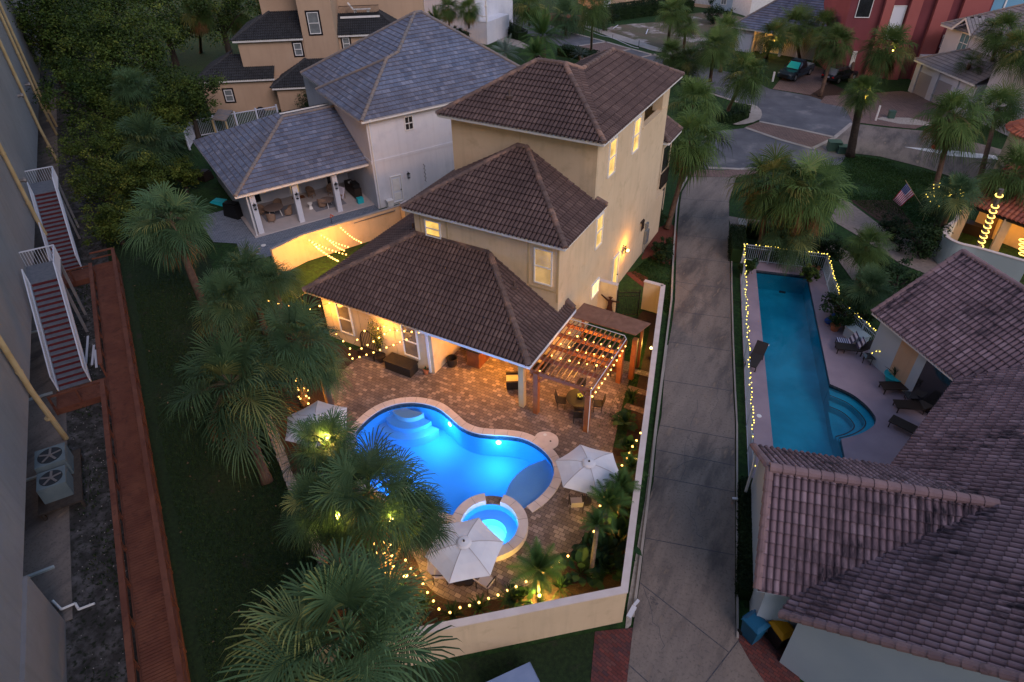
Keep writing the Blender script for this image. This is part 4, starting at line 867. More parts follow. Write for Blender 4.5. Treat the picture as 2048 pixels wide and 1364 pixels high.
# ================================================================ pergola
pg = thing('pergola', 'orange stained timber pergola with open laths and string lights joined to the porch', 'pergola', (-9.8, 24.5, 0))
for x, y in ((-11.15, 22.25), (-8.32, 22.25), (-8.25, 26.5), (-7.75, 27.1)): MB().box(x - .13, x + .13, y - .13, y + .13, 0, 2.75).build('post', M['wood_perg'], pg)
for y in (22.25, 23.4, 24.5, 25.6, 26.6): MB().box(-11.5, -8.05, y - .05, y + .05, 2.62, 2.84).build('beam', M['wood_perg'], pg)
for x in (-11.35, -8.25): MB().box(x - .05, x + .05, 22.0, 27.0, 2.5, 2.62).build('beam', M['wood_perg'], pg)
for x, y, dx, dy in ((-11.15, 22.25, .5, 0), (-8.32, 22.25, -.5, 0), (-8.25, 26.5, 0, -.5)): MB().bar((x, y, 2.1), (x + dx, y + dy, 2.6), .09, .09).build('brace', M['wood_perg'], pg)
for k in range(13):
    x = -11.45 + k * .265; MB().box(x - .022, x + .022, 22.15, 26.85, 2.86, 2.93).build('lath', M['wood_lath'], pg)
mb = MB(); mb.bar((-11.5, 26.9, 2.95), (-8.3, 26.85, 2.95), .03, .03); mb.bar((-8.3, 26.85, 2.95), (-8.1, 26.6, 2.95), .03, .03); mb.bar((-8.1, 26.6, 2.95), (-8.12, 22.1, 2.95), .03, .03); mb.bar((-8.17, 22.10, 2.93), (-8.17, 22.10, .1), .03, .03, up=(1, 0, 0)); mb.build('rope_edge', M['gutter'], pg)
br = thing('bar_roof', 'flat brown board roof over the outdoor kitchen next to the pergola', 'roof', (-9.4, 27.7, 0))
MB().hexa([(-11.45, 26.98, 3.02), (-7.75, 27.0, 3.02), (-7.4, 28.35, 3.0), (-11.35, 28.5, 3.0)], [(-11.45, 26.98, 3.09), (-7.75, 27.0, 3.09), (-7.4, 28.35, 3.07), (-11.35, 28.5, 3.07)]).build('roof_board', pm('brown roof boards', (.20, .095, .06), (.26, .13, .085), 3, rough=.7), br)
MB().box(-9.55, -9.52, 27.0, 28.42, 3.085, 3.10).build('joint_strip', M['wood_lath'], br)
for x in (-11.2, -7.75): MB().box(x - .07, x + .07, 28.1, 28.24, 0, 3.0).build('post', M['wood_perg'], br)
ct = thing('kitchen_counter', 'dark outdoor kitchen counter under the flat brown roof behind the pergola', 'counter', (-9.6, 27.6, 0))
MB().box(-11.2, -8.6, 27.2, 27.95, 0, .9).build('cabinet', M['wood_perg'], ct); MB().box(-11.25, -8.55, 27.1, 28.0, .9, .96).build('worktop', M['black'], ct)
for k in range(3): MB().cyl((-10.6 + k * .9, 26.7, 0), (-10.6 + k * .9, 26.7, .65), .03).cyl((-10.6 + k * .9, 26.7, .65), (-10.6 + k * .9, 26.7, .72), .2, .2, 14).build('bar_stool', M['bronze']); 
for k, o in enumerate([o for o in bpy.data.objects if o.name.startswith('bar_stool')]): tag(o, ['left', 'middle', 'right'][k] + ' round dark bar stool at the kitchen counter under the pergola', 'stool', 'bar stools')
# strings under the pergola and garden strings
lines = [((-11.2, 26.3), (-8.4, 26.3), 'far beam'), ((-11.2, 25.2), (-8.4, 25.4), 'second beam from the bar roof'), ((-11.2, 24.1), (-8.4, 24.6), 'middle beam'), ((-11.2, 22.7), (-8.4, 22.7), 'near beam'), ((-8.12, 22.2), (-8.12, 26.6), 'driveway side')]
for k, (a, b, w_) in enumerate(lines): string('string_lights', 'warm bulbs hung along the ' + w_ + ' of the pergola', [(a[0], a[1], 2.55), (b[0], b[1], 2.55)], wb_me, .48 if k != 4 else .40, group='string lights under the pergola', sag=.12, seed=k, drop=.08)
for p in ((-10.3, 25.8, 2.2), (-9.2, 23.6, 2.2), (-8.6, 25.2, 2.2)): plight('bulb_glow', p, 26, WARM, .25, pg)
# ================================================================ yard lights
plight('porch_light', (-14.8, 24.2, 2.75), 130, WARM, .2, hx)
MB().cyl((-14.8, 24.6, 2.90), (-14.8, 24.6, 2.99), .14, .14, 14).build('porch_lamp', M['spot'], hx)
wall_line = [G(*p, 1.35) for p in ((1288, 852), (1281, 866), (1273, 881), (1265, 893), (1259, 906), (1254, 917), (1244, 931), (1236, 943), (1229, 954), (1222, 968), (1214, 981), (1207, 995), (1200, 1012), (1194, 1035), (1188, 1063))]
string('string_lights', 'garden string of warm bulbs sloping down along the wall beside the driveway', wall_line, wb_me, 0, group='garden string lights', seed=1, drop=0)
l2 = [G(*p, .55) for p in ((1168, 1090), (1153, 1100), (1136, 1112), (1119, 1123), (1103, 1134), (1086, 1145), (1052, 1163), (1032, 1173), (1014, 1181), (996, 1190), (977, 1197), (958, 1205), (939, 1211), (920, 1215), (900, 1225), (878, 1218), (867, 1202), (855, 1185), (846, 1168), (832, 1153), (822, 1137), (811, 1120))]
string('string_lights', 'garden string of warm bulbs curving round the patio edge by the corner wall', l2, wb_me, 0, group='garden string lights', seed=2, drop=0)
# bulbs against the porch wing and left of it
def pxs(lst, z): return [G(x, y, z) for x, y in lst]
zz = [Vector((-24.4, 22.25, 2.7)), G(648, 618, 2.4), G(645, 632, 2.3), G(631, 640, 2.3), G(705, 690, 2.0), G(699, 708, 1.6)]
string('string_lights', 'string of warm bulbs from the porch eave corner to the palms', [Vector((-24.5, 22.2, 2.75)), Vector((-25.4, 21.5, 2.5)), Vector((-26.8, 21.2, 2.4)), Vector((-28.0, 20.9, 2.6))], wb_me, .55, group='string lights by the porch wall', seed=5, drop=0)
string('string_lights', 'upper string of warm bulbs zigzagging over the arched bench', [G(794, 644, 2.6), G(768, 653, 2.3), G(756, 657, 2.2), G(729, 662, 2.1), G(700, 697, 1.5), G(673, 668, 1.9)], wb_me, .55, group='string lights by the porch wall', seed=6, drop=0)
string('string_lights', 'middle string of warm bulbs crossing the tall shrub to the bench', [G(838, 665, 2.6), G(780, 660, 2.3), G(769, 668, 2.1), G(747, 683, 1.7), G(723, 697, 1.4), G(699, 709, 1.2)], wb_me, .5, group='string lights by the porch wall', seed=7, drop=0)
string('string_lights', 'lower string of warm bulbs over the dark storage box', [G(840, 668, 2.3), G(813, 679, 2.0), G(800, 684, 1.9), G(787, 690, 1.7), G(773, 695, 1.5), G(747, 705, 1.2), G(719, 714, .9), G(705, 717, .8)], wb_me, .5, group='string lights by the porch wall', seed=8, drop=0)
plight('bulb_glow', Vector((-20.5, 21.7, 2.3)), 36, WARM, .25, hx); plight('bulb_glow', Vector((-24.6, 21.7, 2.2)), 30, WARM, .25, hx)
# strings by the boundary wall of the white house
ow = wall_run('boundary_wall', 'tall plain wall glowing orange behind the cream house porch roof', [tuple(G(540, 499, 2.0))[:2], tuple(G(600, 470, 2.0))[:2], tuple(G(802, 409, 2.0))[:2]][::-1], 2.0, .20, M['cream'], M['concrete_pale'], cap_w=.02)
ow2 = wall_run('gate_post', 'cream square pier and timber gate at the end of the orange lit wall', [tuple(G(812, 402, 2.3))[:2], tuple(G(800, 409, 2.3))[:2]], 2.3, .4, M['cream'], M['coping'], cat='gate post')
seqs = [[(619, 481), (632, 491), (644, 499), (655, 504), (667, 511), (674, 521)], [(632, 493), (645, 503), (658, 511), (667, 516), (676, 522)], [(619, 481), (636, 488), (645, 494), (661, 499), (675, 505), (692, 509)], [(643, 471), (654, 477), (667, 484), (680, 487), (696, 494)], [(655, 478), (661, 484), (672, 490), (688, 501)], [(682, 456), (698, 468), (710, 478), (722, 485)]]
ws = ['lowest left', 'second', 'third', 'fourth', 'short inner', 'topmost right']
for k, s_ in enumerate(seqs):
    a, b = G(*s_[0], 1.75), G(*s_[-1], 2.3); string('string_lights', ws[k] + ' of the strings of bulbs fanning out from the orange wall', [a, b], wb_me, .42, group='strings of bulbs at the orange wall', sag=.12, seed=20 + k, drop=0)
for p, e in (((625, 488), 90), ((665, 472), 60), ((570, 520), 60)):
    q = G(*p, 1.75) + Vector((.7, -.4, 0)); plight('bulb_glow', q, e, (1, .40, .05), .2, ow)
# spot lamps in the beds
def spotlamp(px, py, z, e, label, r=.07, aim=True):
    q = G(px, py, z); t = thing('garden_spotlight', label, 'spotlight', (q.x, q.y, 0), 'garden spotlights')
    MB().cyl((q.x, q.y, 0), (q.x, q.y, max(.05, z - .08)), .015).cyl((q.x, q.y, max(.05, z - .09)), (q.x, q.y, z - .01), .05, .07, 10).build('body', M['black'], t)
    MB().ball((q.x, q.y, z + .03), r, 10, 8).build('lens', M['spot'], t); plight('spot_glow', (q.x, q.y, z + .22), e, (1.0, .66, .12), .07, t); return t
spotlamp(811, 1153, .5, 40, 'bright spotlight at the foot of the palm trunk in the front corner bed', .11)
spotlamp(1079, 1192, .3, 85, 'spotlight lighting the feather palm from below at the front wall', .07)
spotlamp(1302, 697, .7, 18, 'lone spotlight on the side lawn beside the driveway wall', .08)
spotlamp(1272, 920, .8, 12, 'spotlight in the bed beside the right-hand white umbrella', .07)
spotlamp(1212, 1040, .3, 14, 'spotlight under the slim palms in the right bed', .05)
spotlamp(676, 1034, 4.6, 30, 'bright lamp glowing in the lower left palm crown', .10)
spotlamp(782, 1039, 5.0, 30, 'bright lamp glowing among fronds beside the spa umbrella', .10)
spotlamp(655, 879, 4.6, 18, 'lamp glowing in the palm beside the half hidden umbrella', .07)
# ================================================================ white house with grey roofs (left)
wa = R(62); U_, V_ = Vector((math.cos(wa), math.sin(wa), 0)), Vector((-math.sin(wa), math.cos(wa), 0))
def W(u, v, z=0.0): return U_ * u + V_ * v + Vector((0, 0, z))
def wbox(mb, u0, u1, v0, v1, z0, z1): return mb.hexa([W(u0, v0, z0), W(u1, v0, z0), W(u1, v1, z0), W(u0, v1, z0)], [W(u0, v0, z1), W(u1, v0, z1), W(u1, v1, z1), W(u0, v1, z1)])
wh = thing('white_house', 'two storey white stucco house with blue grey tile roofs and an open porch behind the orange wall', 'house', tuple(W(25, 55)))
wh['label'] = 'white stucco house with blue grey roofs and an open furnished porch'
mb = MB(); wbox(mb, 17.45, 33.0, 46.9, 55.0, -.2, 7.25); wbox(mb, 18.0, 33.0, 55.0, 62.5, -.2, 7.25)
wbox(mb, 8.0, 17.45, 53.2, 60.3, -.2, 3.5); wbox(mb, 7.95, 8.2, 48.6, 53.2, -.2, 3.5)
mb.build('wall', M['whitestucco'], wh)
mb = MB(); wbox(mb, 17.4, 33.03, 46.86, 46.9, 3.75, 4.0); wbox(mb, 17.41, 17.45, 46.9, 50, 3.75, 4.0); mb.build('band', M['whitestucco'], wh)
mb = MB(); wbox(mb, 7.7, 17.45, 47.75, 53.2, -.1, .10); mb.build('porch_floor', M['porchfloor'], wh)
for u in (8.3, 11.5, 14.65): mb = MB(); wbox(mb, u - .2, u + .2, 48.0, 48.4, .1, 3.3); mb.build('porch_column', M['whitestucco'], wh)
mb = MB(); wbox(mb, 7.9, 17.45, 48.0, 48.35, 3.2, 3.5); mb.build('porch_beam', M['whitestucco'], wh)
ze, zp = 7.35, 3.62
A_, B_, C_, D_ = W(16.95, 46.35, ze), W(16.95, 55.8, ze), W(17.55, 61.3, ze), W(33.5, 46.35, ze)
a1, kk, a2, a2b = W(21.55, 51.15, ze + 2.664), W(22.75, 51.55, ze + 2.886), W(26.2, 55.0, ze + 4.80), W(26.8, 55.0, ze + 4.80)
rp = [[W(17.55, 46.35, ze), D_, a2b, a2, kk], [A_, a2, kk, a1], [B_, A_, a1], [C_, W(17.55, 53.0, ze), kk, a2], [D_, W(33.5, 62.5, ze), a2b]]
rp[1] = [A_, a2 - U_ * .01, kk, a1]
tiles('roof', [rp[0], rp[2], rp[3], rp[4]], M['roof_grey'], wh, 'flat', .33, .42, .012, .03)
tiles('roof', [[A_, W(17.55, 46.35, ze), kk, a1]], M['roof_grey'], wh, 'flat', .33, .42, .012, .03)
caps('ridge_cap', [(A_, a1), (a1, kk), (kk, a2), (B_, a1), (C_, a2), (a2, a2b), (D_, a2b)], M['cap_grey'], wh, .12)
mb = MB(); deck(mb, [[p - Vector((0, 0, .03)) for p in q] for q in (rp[0], [B_, A_, a1], rp[3], rp[4])]); mb.build('roof_deck', M['white'], wh)
fascia([(A_, D_), (A_, B_), (W(17.55, 55.8, ze), C_)], M['white'], wh, .2)
P0, P1, P2 = W(7.1, 47.55, zp), W(17.4, 47.55, zp), W(7.1, 60.9, zp); pa, pb, pc = W(13.2, 53.6, 6.45), W(17.45, 53.6, 6.45), W(13.2, 54.8, 6.45)
rp = [[P0, P1, pb, pa], [P2, P0, pa, pc], [P1 + V_ * 13.3, P2, pc, pb + V_ * 1.2]]
tiles('roof', rp, M['roof_grey'], wh, 'flat', .33, .42, .012, .03); caps('ridge_cap', [(P0, pa), (pa, pb)], M['cap_grey'], wh, .12)
mb = MB(); deck(mb, [[p - Vector((0, 0, .03)) for p in q] for q in rp]); mb.build('roof_deck', M['white'], wh); fascia([(P0, P1), (P0, P2)], M['white'], wh, .2)
nW, nL = -V_, -U_
win(wh, W(20.55, 46.9, 5.75), U_, nW, .75, 1.1, M['darkglass'], bars='g')
wd = win(wh, W(18.75, 46.9, .15), U_, nW, .95, 2.25, M['door_white'], name='side_door', fr=M['white'], ft=.06, bars='')
mb = MB(); [wbox(mb, 18.93, 19.52, 46.855, 46.875, z0, z1) for z0, z1 in ((.35, .95), (1.15, 2.15))]; mb.build('door_panel', M['white'], wd); MB().ball(W(19.58, 46.83, 1.15), .05).build('handle', M['black'], wd)
def lantern(c, parent):
    c = Vector(c); mb = MB(); mb.obox((c.x, c.y, c.z), (.16, .16, .04)); mb.obox((c.x, c.y, c.z + .36), (.20, .20, .05)); mb.cyl(c + Zv * .4, c + Zv * .52, .09, .01, 6)
    for dx, dy in ((.07, .07), (-.07, .07), (.07, -.07), (-.07, -.07)): mb.box(c.x + dx - .01, c.x + dx + .01, c.y + dy - .01, c.y + dy + .01, c.z, c.z + .38)
    mb.bar(c + Zv * .5, c + Zv * .5 + V_ * .15, .03, .03); return mb.build('lantern', M['black'], parent)
for u in (8.3, 11.5, 14.65): lantern(W(u, 47.86, 2.15), wh)
lantern(W(20.35, 46.76, 1.95), wh)
mb = MB(); mb.cyl(W(17.62, 46.8, .1), W(17.62, 46.8, 7.1), .05); mb.build('downspout', M['white'], wh); MB().cyl(W(7.9, 47.9, .1), W(7.9, 47.9, 3.4), .05).build('downspout', M['white'], wh)
for u, g in ((9.0, M['darkglass']), (12.2, M['litwarm']), (15.4, M['darkglass'])):
    d_ = win(wh, W(u, 53.2, .15), U_, nW, 1.0, 2.3, g, name='porch_door', ft=.16, bars='')
vine = MB(); p = W(21.9, 46.84, 1.2)
for k in range(9): q = p + Zv * .17 + U_ * (.10 if k % 2 else -.10); vine.cyl(p, q, .012, .012, 4); vine.ball(q, .035, 5, 4); p = q
vine.build('wall_ornament', M['black'], wh)
struct(sheet_obj('side_paving', [W(6.3, 47.75), W(6.0, 45.2), W(7.5, 44.4), W(17.3, 45.9), W(17.4, 46.9), W(17.45, 47.75)], .01, M['pavers_blue'])); struct(sheet_obj('side_paving', [W(6.3, 47.75), W(7.9, 47.75), W(7.9, 54), W(4.8, 54), W(4.9, 49)], .01, M['pavers_blue']))
# porch furniture
def chair_tub(name='tub_chair'):
    t = thing(name, 'tan wicker tub chair', 'chair'); mb = MB(); n = 14
    prof = []
    for i in range(n + 1):
        a = R(-20 + 220 * i / n); hh = .45 + .38 * math.sin(math.pi * i / n) ** .6; prof.append((a, hh))
    vs_ = []
    for a, hh in prof:
        for r_, z in ((.30, .16), (.36, hh), (.32, hh), (.26, .2)): vs_.append((r_ * math.cos(a), r_ * math.sin(a), z))
    mb.add(vs_, [(i * 4 + k, (i + 1) * 4 + k, (i + 1) * 4 + (k + 1) % 4, i * 4 + (k + 1) % 4) for i in range(n) for k in range(4)]); mb.build('backrest', M['wicker'], t)
    MB().cyl((0, 0, .30), (0, 0, .42), .28, .29, 14).build('seat', M['wicker'], t)
    for x, y in ((.2, .2), (-.2, .2), (.2, -.2), (-.2, -.2)): MB().cyl((x, y, 0), (x, y, .32), .02, .03, 6).build('leg', M['wicker'], t)
    return t
def rtable(name, label, r, h, legmat, topmat, central=False):
    t = thing(name, label, 'table'); MB().cyl((0, 0, h - .04), (0, 0, h), r, r, 28).build('tabletop', topmat, t)
    if central: MB().lathe((0, 0, 0), [(.30, 0), (.28, .04), (.07, .08), (.06, h - .04)], 14).build('pedestal', legmat, t)
    else:
        for k in range(3): a = 2.1 * k + .4; MB().cyl((.55 * r * math.cos(a), .55 * r * math.sin(a), h - .05), (.75 * r * math.cos(a), .75 * r * math.sin(a), 0), .035, .03, 8).build('leg', legmat, t)
    return t
tc = chair_tub(); wt = rtable('round_table', 'large round taupe table with white legs in the left bay of the white porch', .75, .74, M['white'], M['tabletop'])
def onW(o, px, py, z, rz=0.0, lab=None, grp=None):
    q = G(px, py, z); return place(o, USED, (q.x, q.y, z if z < .3 else .10), rz, 1, lab, grp)
q = G(547, 414, .84); place(wt, USED, (q.x, q.y, .10)); tcen = q
for k, (a, l) in enumerate(((200, 'nearest the left column'), (300, 'nearest the middle column'), (30, 'back right'), (120, 'back left'))):
    place(tc, USED, (tcen.x + 1.05 * math.cos(R(a)), tcen.y + 1.05 * math.sin(R(a)), .10), R(a - 90), 1, 'tan wicker tub chair at the large porch table, ' + l, 'tan tub chairs on the white porch')
wt2 = place(wt, USED, (G(652, 396, .84).x, G(652, 396, .84).y, .10), 1, .8, 'smaller round taupe table between the middle and right porch columns')
for k, (px, py, a, l) in enumerate(((644, 405, 200, 'in front of the small porch table'), (622, 385, 100, 'left of the small porch table'), (662, 380, 20, 'behind the small porch table'))):
    q = G(px, py, .5); place(tc, USED, (q.x, q.y, .10), R(a), 1.05, 'tan wicker tub chair ' + l, 'tan tub chairs on the white porch')
q = G(622, 417, .1); st = MB().lathe((q.x, q.y, .1), [(.19, 0), (.12, .18), (.10, .25), (.20, .46), (.20, .5), (.001, .5)], 14).build('side_stool', M['white']); tag(st, 'small white hourglass side table on the porch', 'side table')
q = G(684, 398, .1); tw = thing('towel_chair', 'chair on the porch draped with a white towel', 'chair', (q.x, q.y, .1)); MB().obox((q.x, q.y, .5), (.55, .5, .06), wa).build('seat', M['wicker'], tw)
mb = MB(); mb.hexa([q + Vector((-.3, -.2, .2)), q + Vector((.3, -.2, .15)), q + Vector((.3, .1, .9)), q + Vector((-.3, .1, .9))], [q + Vector((-.28, -.15, .28)), q + Vector((.32, -.15, .2)), q + Vector((.34, .2, 1.0)), q + Vector((-.26, .2, 1.02))]); mb.build('towel', M['towel'], tw)
for dx, dy in ((.2, .2), (-.2, .2), (.2, -.2), (-.2, -.2)): MB().cyl((q.x + dx, q.y + dy, .1), (q.x + dx, q.y + dy, .52), .02).build('leg', M['wicker'], tw)
rg = MB(); c = G(562, 425, .1); rg.obox((c.x, c.y, .104), (2.9, 2.0, .012), wa); tag(rg.build('rug', M['rug']), 'grey rug under the large round porch table', 'rug', 'porch rugs')
rg = MB(); c = G(655, 407, .1); rg.obox((c.x, c.y, .104), (2.6, 1.9, .012), wa); tag(rg.build('rug', M['rug']), 'grey rug under the smaller porch table', 'rug', 'porch rugs')
for k, u in enumerate((12.7, 15.9)): mb = MB(); wbox(mb, u - .5, u + .5, 52.2, 52.8, .105, .12); tag(mb.build('door_mat', M['rug_brown']), ['brown mat before the lit porch door', 'brown mat before the right-hand porch door'][k], 'door mat', 'door mats on the white porch')
gr_ = thing('grill_cart', 'dark barbecue cart against the porch end wall', 'grill', tuple(W(16.7, 50.3))); mb = MB(); wbox(mb, 16.5, 17.1, 49.3, 51.6, .2, 1.0); mb.build('cart', M['bronze'], gr_); mb = MB(); wbox(mb, 16.55, 17.05, 49.4, 50.3, 1.0, 1.35); mb.build('lid', M['black'], gr_); mb = MB(); wbox(mb, 16.6, 16.9, 50.7, 50.9, 1.0, 1.12); mb.build('jar', M['white'], gr_)
mb = MB(); wbox(mb, 16.35, 16.85, 48.4, 48.8, .1, .55); tag(mb.build('cooler_box', M['aqua']), 'small bright aqua box on the edge of the white porch', 'cooler')
mb = MB(); wbox(mb, 18.1, 18.55, 46.35, 46.75, 0, .6); wbox(mb, 18.05, 18.6, 46.3, 46.8, .6, .7); tag(mb.build('deck_bin', M['white']), 'small white lidded bin beside the white side door', 'bin')
mb = MB()
for x, y, c_ in ((0, 0, 1), (.14, .1, 1), (-.06, .12, 1)): mb.ball((G(665, 452).x + x, G(665, 452).y + y, .75 + y), .07, 8, 6)
fl = mb.build('flower_stalk', M['orangepaint']); tag(fl, 'orange garden flowers standing by the low orange wall', 'flowers'); mb = MB(); mb.cyl((G(665, 452).x, G(665, 452).y, 0), (G(665, 452).x, G(665, 452).y, .7), .02); mb.build('stem', M['black'], fl)
c = G(527, 491); tag(MB().cyl((c.x, c.y, .012), (c.x, c.y, .03), .18, None, 14).build('drain_lid', M['white']), 'round white drain lid in the blue grey paving', 'drain lid')
# cluttered side yard of the white house
for px, py, sz, m_, nm, lb, ct_ in ((470, 432, (1.6, .8, 1.1), 'black', 'covered_grill', 'large black covered grill beside the white porch', 'grill'), (440, 405, (1.5, .9, .12), 'aqua', 'tarpaulin', 'crumpled blue tarpaulin on the ground beside the covered grill', 'tarpaulin'), (412, 358, (1.0, 1.0, .7), 'bronze', 'fire_pit', 'dark square fire pit near the corner of the grey porch roof', 'fire pit')):
    q = G(px, py); mb = MB(); b = [Vector((x * sz[0] / 2, y * sz[1] / 2, 0)) for x, y in ((-1, -1), (1, -1), (1, 1), (-1, 1))]; mb.hexa([q + p for p in b], [q + p * .82 + Zv * sz[2] for p in b]); mb.obox((q.x, q.y, sz[2]), (sz[0] * .7, sz[1] * .7, .10), .2); tag(mb.build(nm, M[m_]), lb, ct_)
# picket fence of the white house and arbor behind
def pickets(name, label, pts, h, mat, step=.16, group=None):
    t = thing(name, label, 'fence', tuple(pts[0]), group)
    for a, b in zip(pts[:-1], pts[1:]):
        a, b = Vector(a), Vector(b); L = (b - a).length; mb = MB(); mb.bar(a + Zv * h, b + Zv * h, .09, .07); mb.bar(a + Zv * .2, b + Zv * .2, .07, .07); k = int(L / step)
        for i in range(k): p = a.lerp(b, (i + .5) / k); mb.bar(p + Zv * .1, p + Zv * h, .08, .03, up=(U_.x, U_.y, 0))
        mb.build('fence_panel', mat, t); k = max(1, round(L / 2.4))
        for i in range(k + 1): p = a.lerp(b, i / k); MB().box(p.x - .07, p.x + .07, p.y - .07, p.y + .07, 0, h + .18).build('post', mat, t)
    return t
pickets('picket_fence', 'white picket fence behind the grey porch roof', [G(380, 300), G(392, 276), G(560, 246)], 1.75, M['fence_white'])
ab = thing('arbor', 'small weathered flat-topped arbor beyond the white picket fence', 'arbor', tuple(G(440, 245)))
q = [G(424, 240, 1.9), G(451, 243, 1.9), G(466, 222, 1.9), G(437, 220, 1.9)]
for p in q: MB().box(p.x - .07, p.x + .07, p.y - .07, p.y + .07, 0, 1.9).build('post', M['pipe'], ab)
MB().hexa(q, [p + Zv * .10 for p in q]).build('roof_board', M['cap_grey'], ab)
q = G(524, 232); tag(MB().ball((q.x, q.y, .5), .5, 10, 8).build('kettle_grill', M['black']), 'round black kettle grill on the lawn by the tan wall', 'grill')
# ---- wooden ladder hung on the orange wall
l0, l1 = G(706, 456, 1.25), G(785, 424, 1.45); lt0, lt1 = G(700, 447, 1.75), G(789, 420, 1.85)
ld_ = thing('ladder', 'long weathered ladder hung flat along the top of the orange lit wall', 'ladder', tuple(l0)); off = Vector((.10, -.06, 0)).normalized() * .12
mb = MB(); mb.bar(l0 + off, l1 + off, .04, .07); mb.bar(lt0 + off, lt1 + off, .04, .07); mb.build('rail', M['ladder'], ld_); mb = MB()
for k in range(1, 15): mb.bar(l0.lerp(l1, k / 15) + off, lt0.lerp(lt1, k / 15) + off, .03, .03, up=(1, 0, 0))
mb.build('rungs', M['ladder'], ld_)

# ================================================================ tan house behind (top left)
th = thing('tan_house', 'tan stucco house with charcoal tile roofs and black framed windows', 'house', tuple(G(540, 200)))
b0 = G(500, 222); ux = G(547.4, 158.3, 3.3) - G(398, 165.3, 3.3); ux.z = 0; ux.normalize(); vx = Vector((-ux.y, ux.x, 0))
def Tn(u, v, z=0.0): return b0 + ux * u + vx * v + Vector((0, 0, z))
def tbox(mb, u0, u1, v0, v1, z0, z1): return mb.hexa([Tn(u0, v0, z0), Tn(u1, v0, z0), Tn(u1, v1, z0), Tn(u0, v1, z0)], [Tn(u0, v0, z1), Tn(u1, v0, z1), Tn(u1, v1, z1), Tn(u0, v1, z1)])
def Tbox(*rows):
    mb = MB()
    for r in rows: tbox(mb, *r)
    return mb
Tbox((-4.3, 9.5, 0, 8, -.2, 3.4), (3.85, 9.5, -2, 0, -.2, 2.9), (.2, 7.1, 1.1, 8, 3.3, 7.0), (7.1, 10.55, 1.0, 8, 3.3, 13.5), (10.55, 20, 2.6, 9, -.2, 6.8), (2.6, 7.1, 4.5, 9, 7, 13), (10.55, 20, 6.5, 12, 6.8, 13)).build('wall', M['tan'], th)
nT = -vx; t_ = Tn
R1 = [[t_(-4.9, -.4, 3.45), t_(3.5, -.4, 3.45), t_(3.5, 1.1, 4.3), t_(-3.4, 1.1, 4.3)], [t_(-3.6, 1.0, 4.25), t_(.2, 1.0, 4.25), t_(.2, 3, 5.2), t_(-1.5, 3, 5.2)], [t_(-4.9, 7, 3.45), t_(-4.9, -.4, 3.45), t_(-1.5, 3, 5.2), t_(-1.5, 5, 5.2)], [t_(3.4, -2.4, 3.0), t_(9.5, -2.4, 3.0), t_(9.5, 1.1, 4.9), t_(6.9, 1.1, 4.9)], [t_(3.4, 1.1, 3.0), t_(3.4, -2.4, 3.0), t_(6.9, 1.1, 4.9)]]
R2 = [[t_(-.3, .7, 7.1), t_(7.1, .7, 7.1), t_(7.1, 4.5, 9.0), t_(3.4, 4.5, 9.0)], [t_(-.3, 9, 7.1), t_(-.3, .7, 7.1), t_(3.4, 4.5, 9.0), t_(3.4, 6, 9.0)], [t_(10.55, 2.2, 6.9), t_(17.5, 2.2, 6.9), t_(15, 5.2, 8.4), t_(10.55, 5.2, 8.4)], [t_(17.5, 2.2, 6.9), t_(17.5, 9, 6.9), t_(15, 8, 8.4), t_(15, 5.2, 8.4)]]
tiles('roof', R1[:3], M['roof_dark'], th); tiles('roof', R1[3:], M['roof_dark'], th); tiles('roof', R2[:2], M['roof_dark'], th); tiles('roof', R2[2:], M['roof_dark'], th)
caps('ridge_cap', [(t_(-4.9, -.4, 3.45), t_(-1.5, 3, 5.2)), (t_(3.4, -2.4, 3), t_(6.9, 1.1, 4.9)), (t_(-.3, .7, 7.1), t_(3.4, 4.5, 9)), (t_(17.5, 2.2, 6.9), t_(15, 5.2, 8.4))], M['cap_dark'], th)
fascia([(t_(-4.8, -.35, 3.4), t_(3.5, -.35, 3.4)), (t_(3.5, -2.35, 2.95), t_(9.5, -2.35, 2.95)), (t_(-.2, .75, 7.05), t_(7.1, .75, 7.05)), (t_(10.6, 2.25, 6.85), t_(17.5, 2.25, 6.85)), (t_(10.9, 4.2, 8.3), t_(15.2, 4.2, 8.3))], M['white'], th, .2)
for o_, w_, h_ in ((t_(-2.2, 0, 1.15), .85, 1.25), (t_(5.95, 1.1, 5.3), .8, 1.25), (t_(7.95, 1.0, 7.4), 1.15, 2.1), (t_(10.95, 2.6, 5.3), .75, 1.25)): win(th, o_, ux, nT, w_, h_, M['greyglass'], surround=M['blackframe'], sw=.17)
mb = MB()
for k in range(34): p = t_(10.9 + k * .128, 4.25, 8.4); mb.bar(p, p + Zv * .95, .025, .025, up=(1, 0, 0))
mb.bar(t_(10.9, 4.25, 9.35), t_(15.2, 4.25, 9.35), .06, .05); mb.build('balcony_rail', M['black'], th)
tl = thing('pool_lounger', 'white sun lounger on the railed balcony of the tan house', 'lounger', tuple(t_(12.9, 5.2, 8.5))); MB().bar(t_(12.3, 5.3, 8.8), t_(14.2, 5.3, 8.8), .5, .06).build('seat', M['white'], tl); MB().bar(t_(12.3, 5.3, 8.8), t_(11.8, 5.3, 9.5), .5, .06).build('backrest', M['white'], tl)
for u_ in (12.5, 13.9): MB().bar(t_(u_, 5.3, 8.3), t_(u_, 5.3, 8.8), .06, .4).build('leg', M['white'], tl)
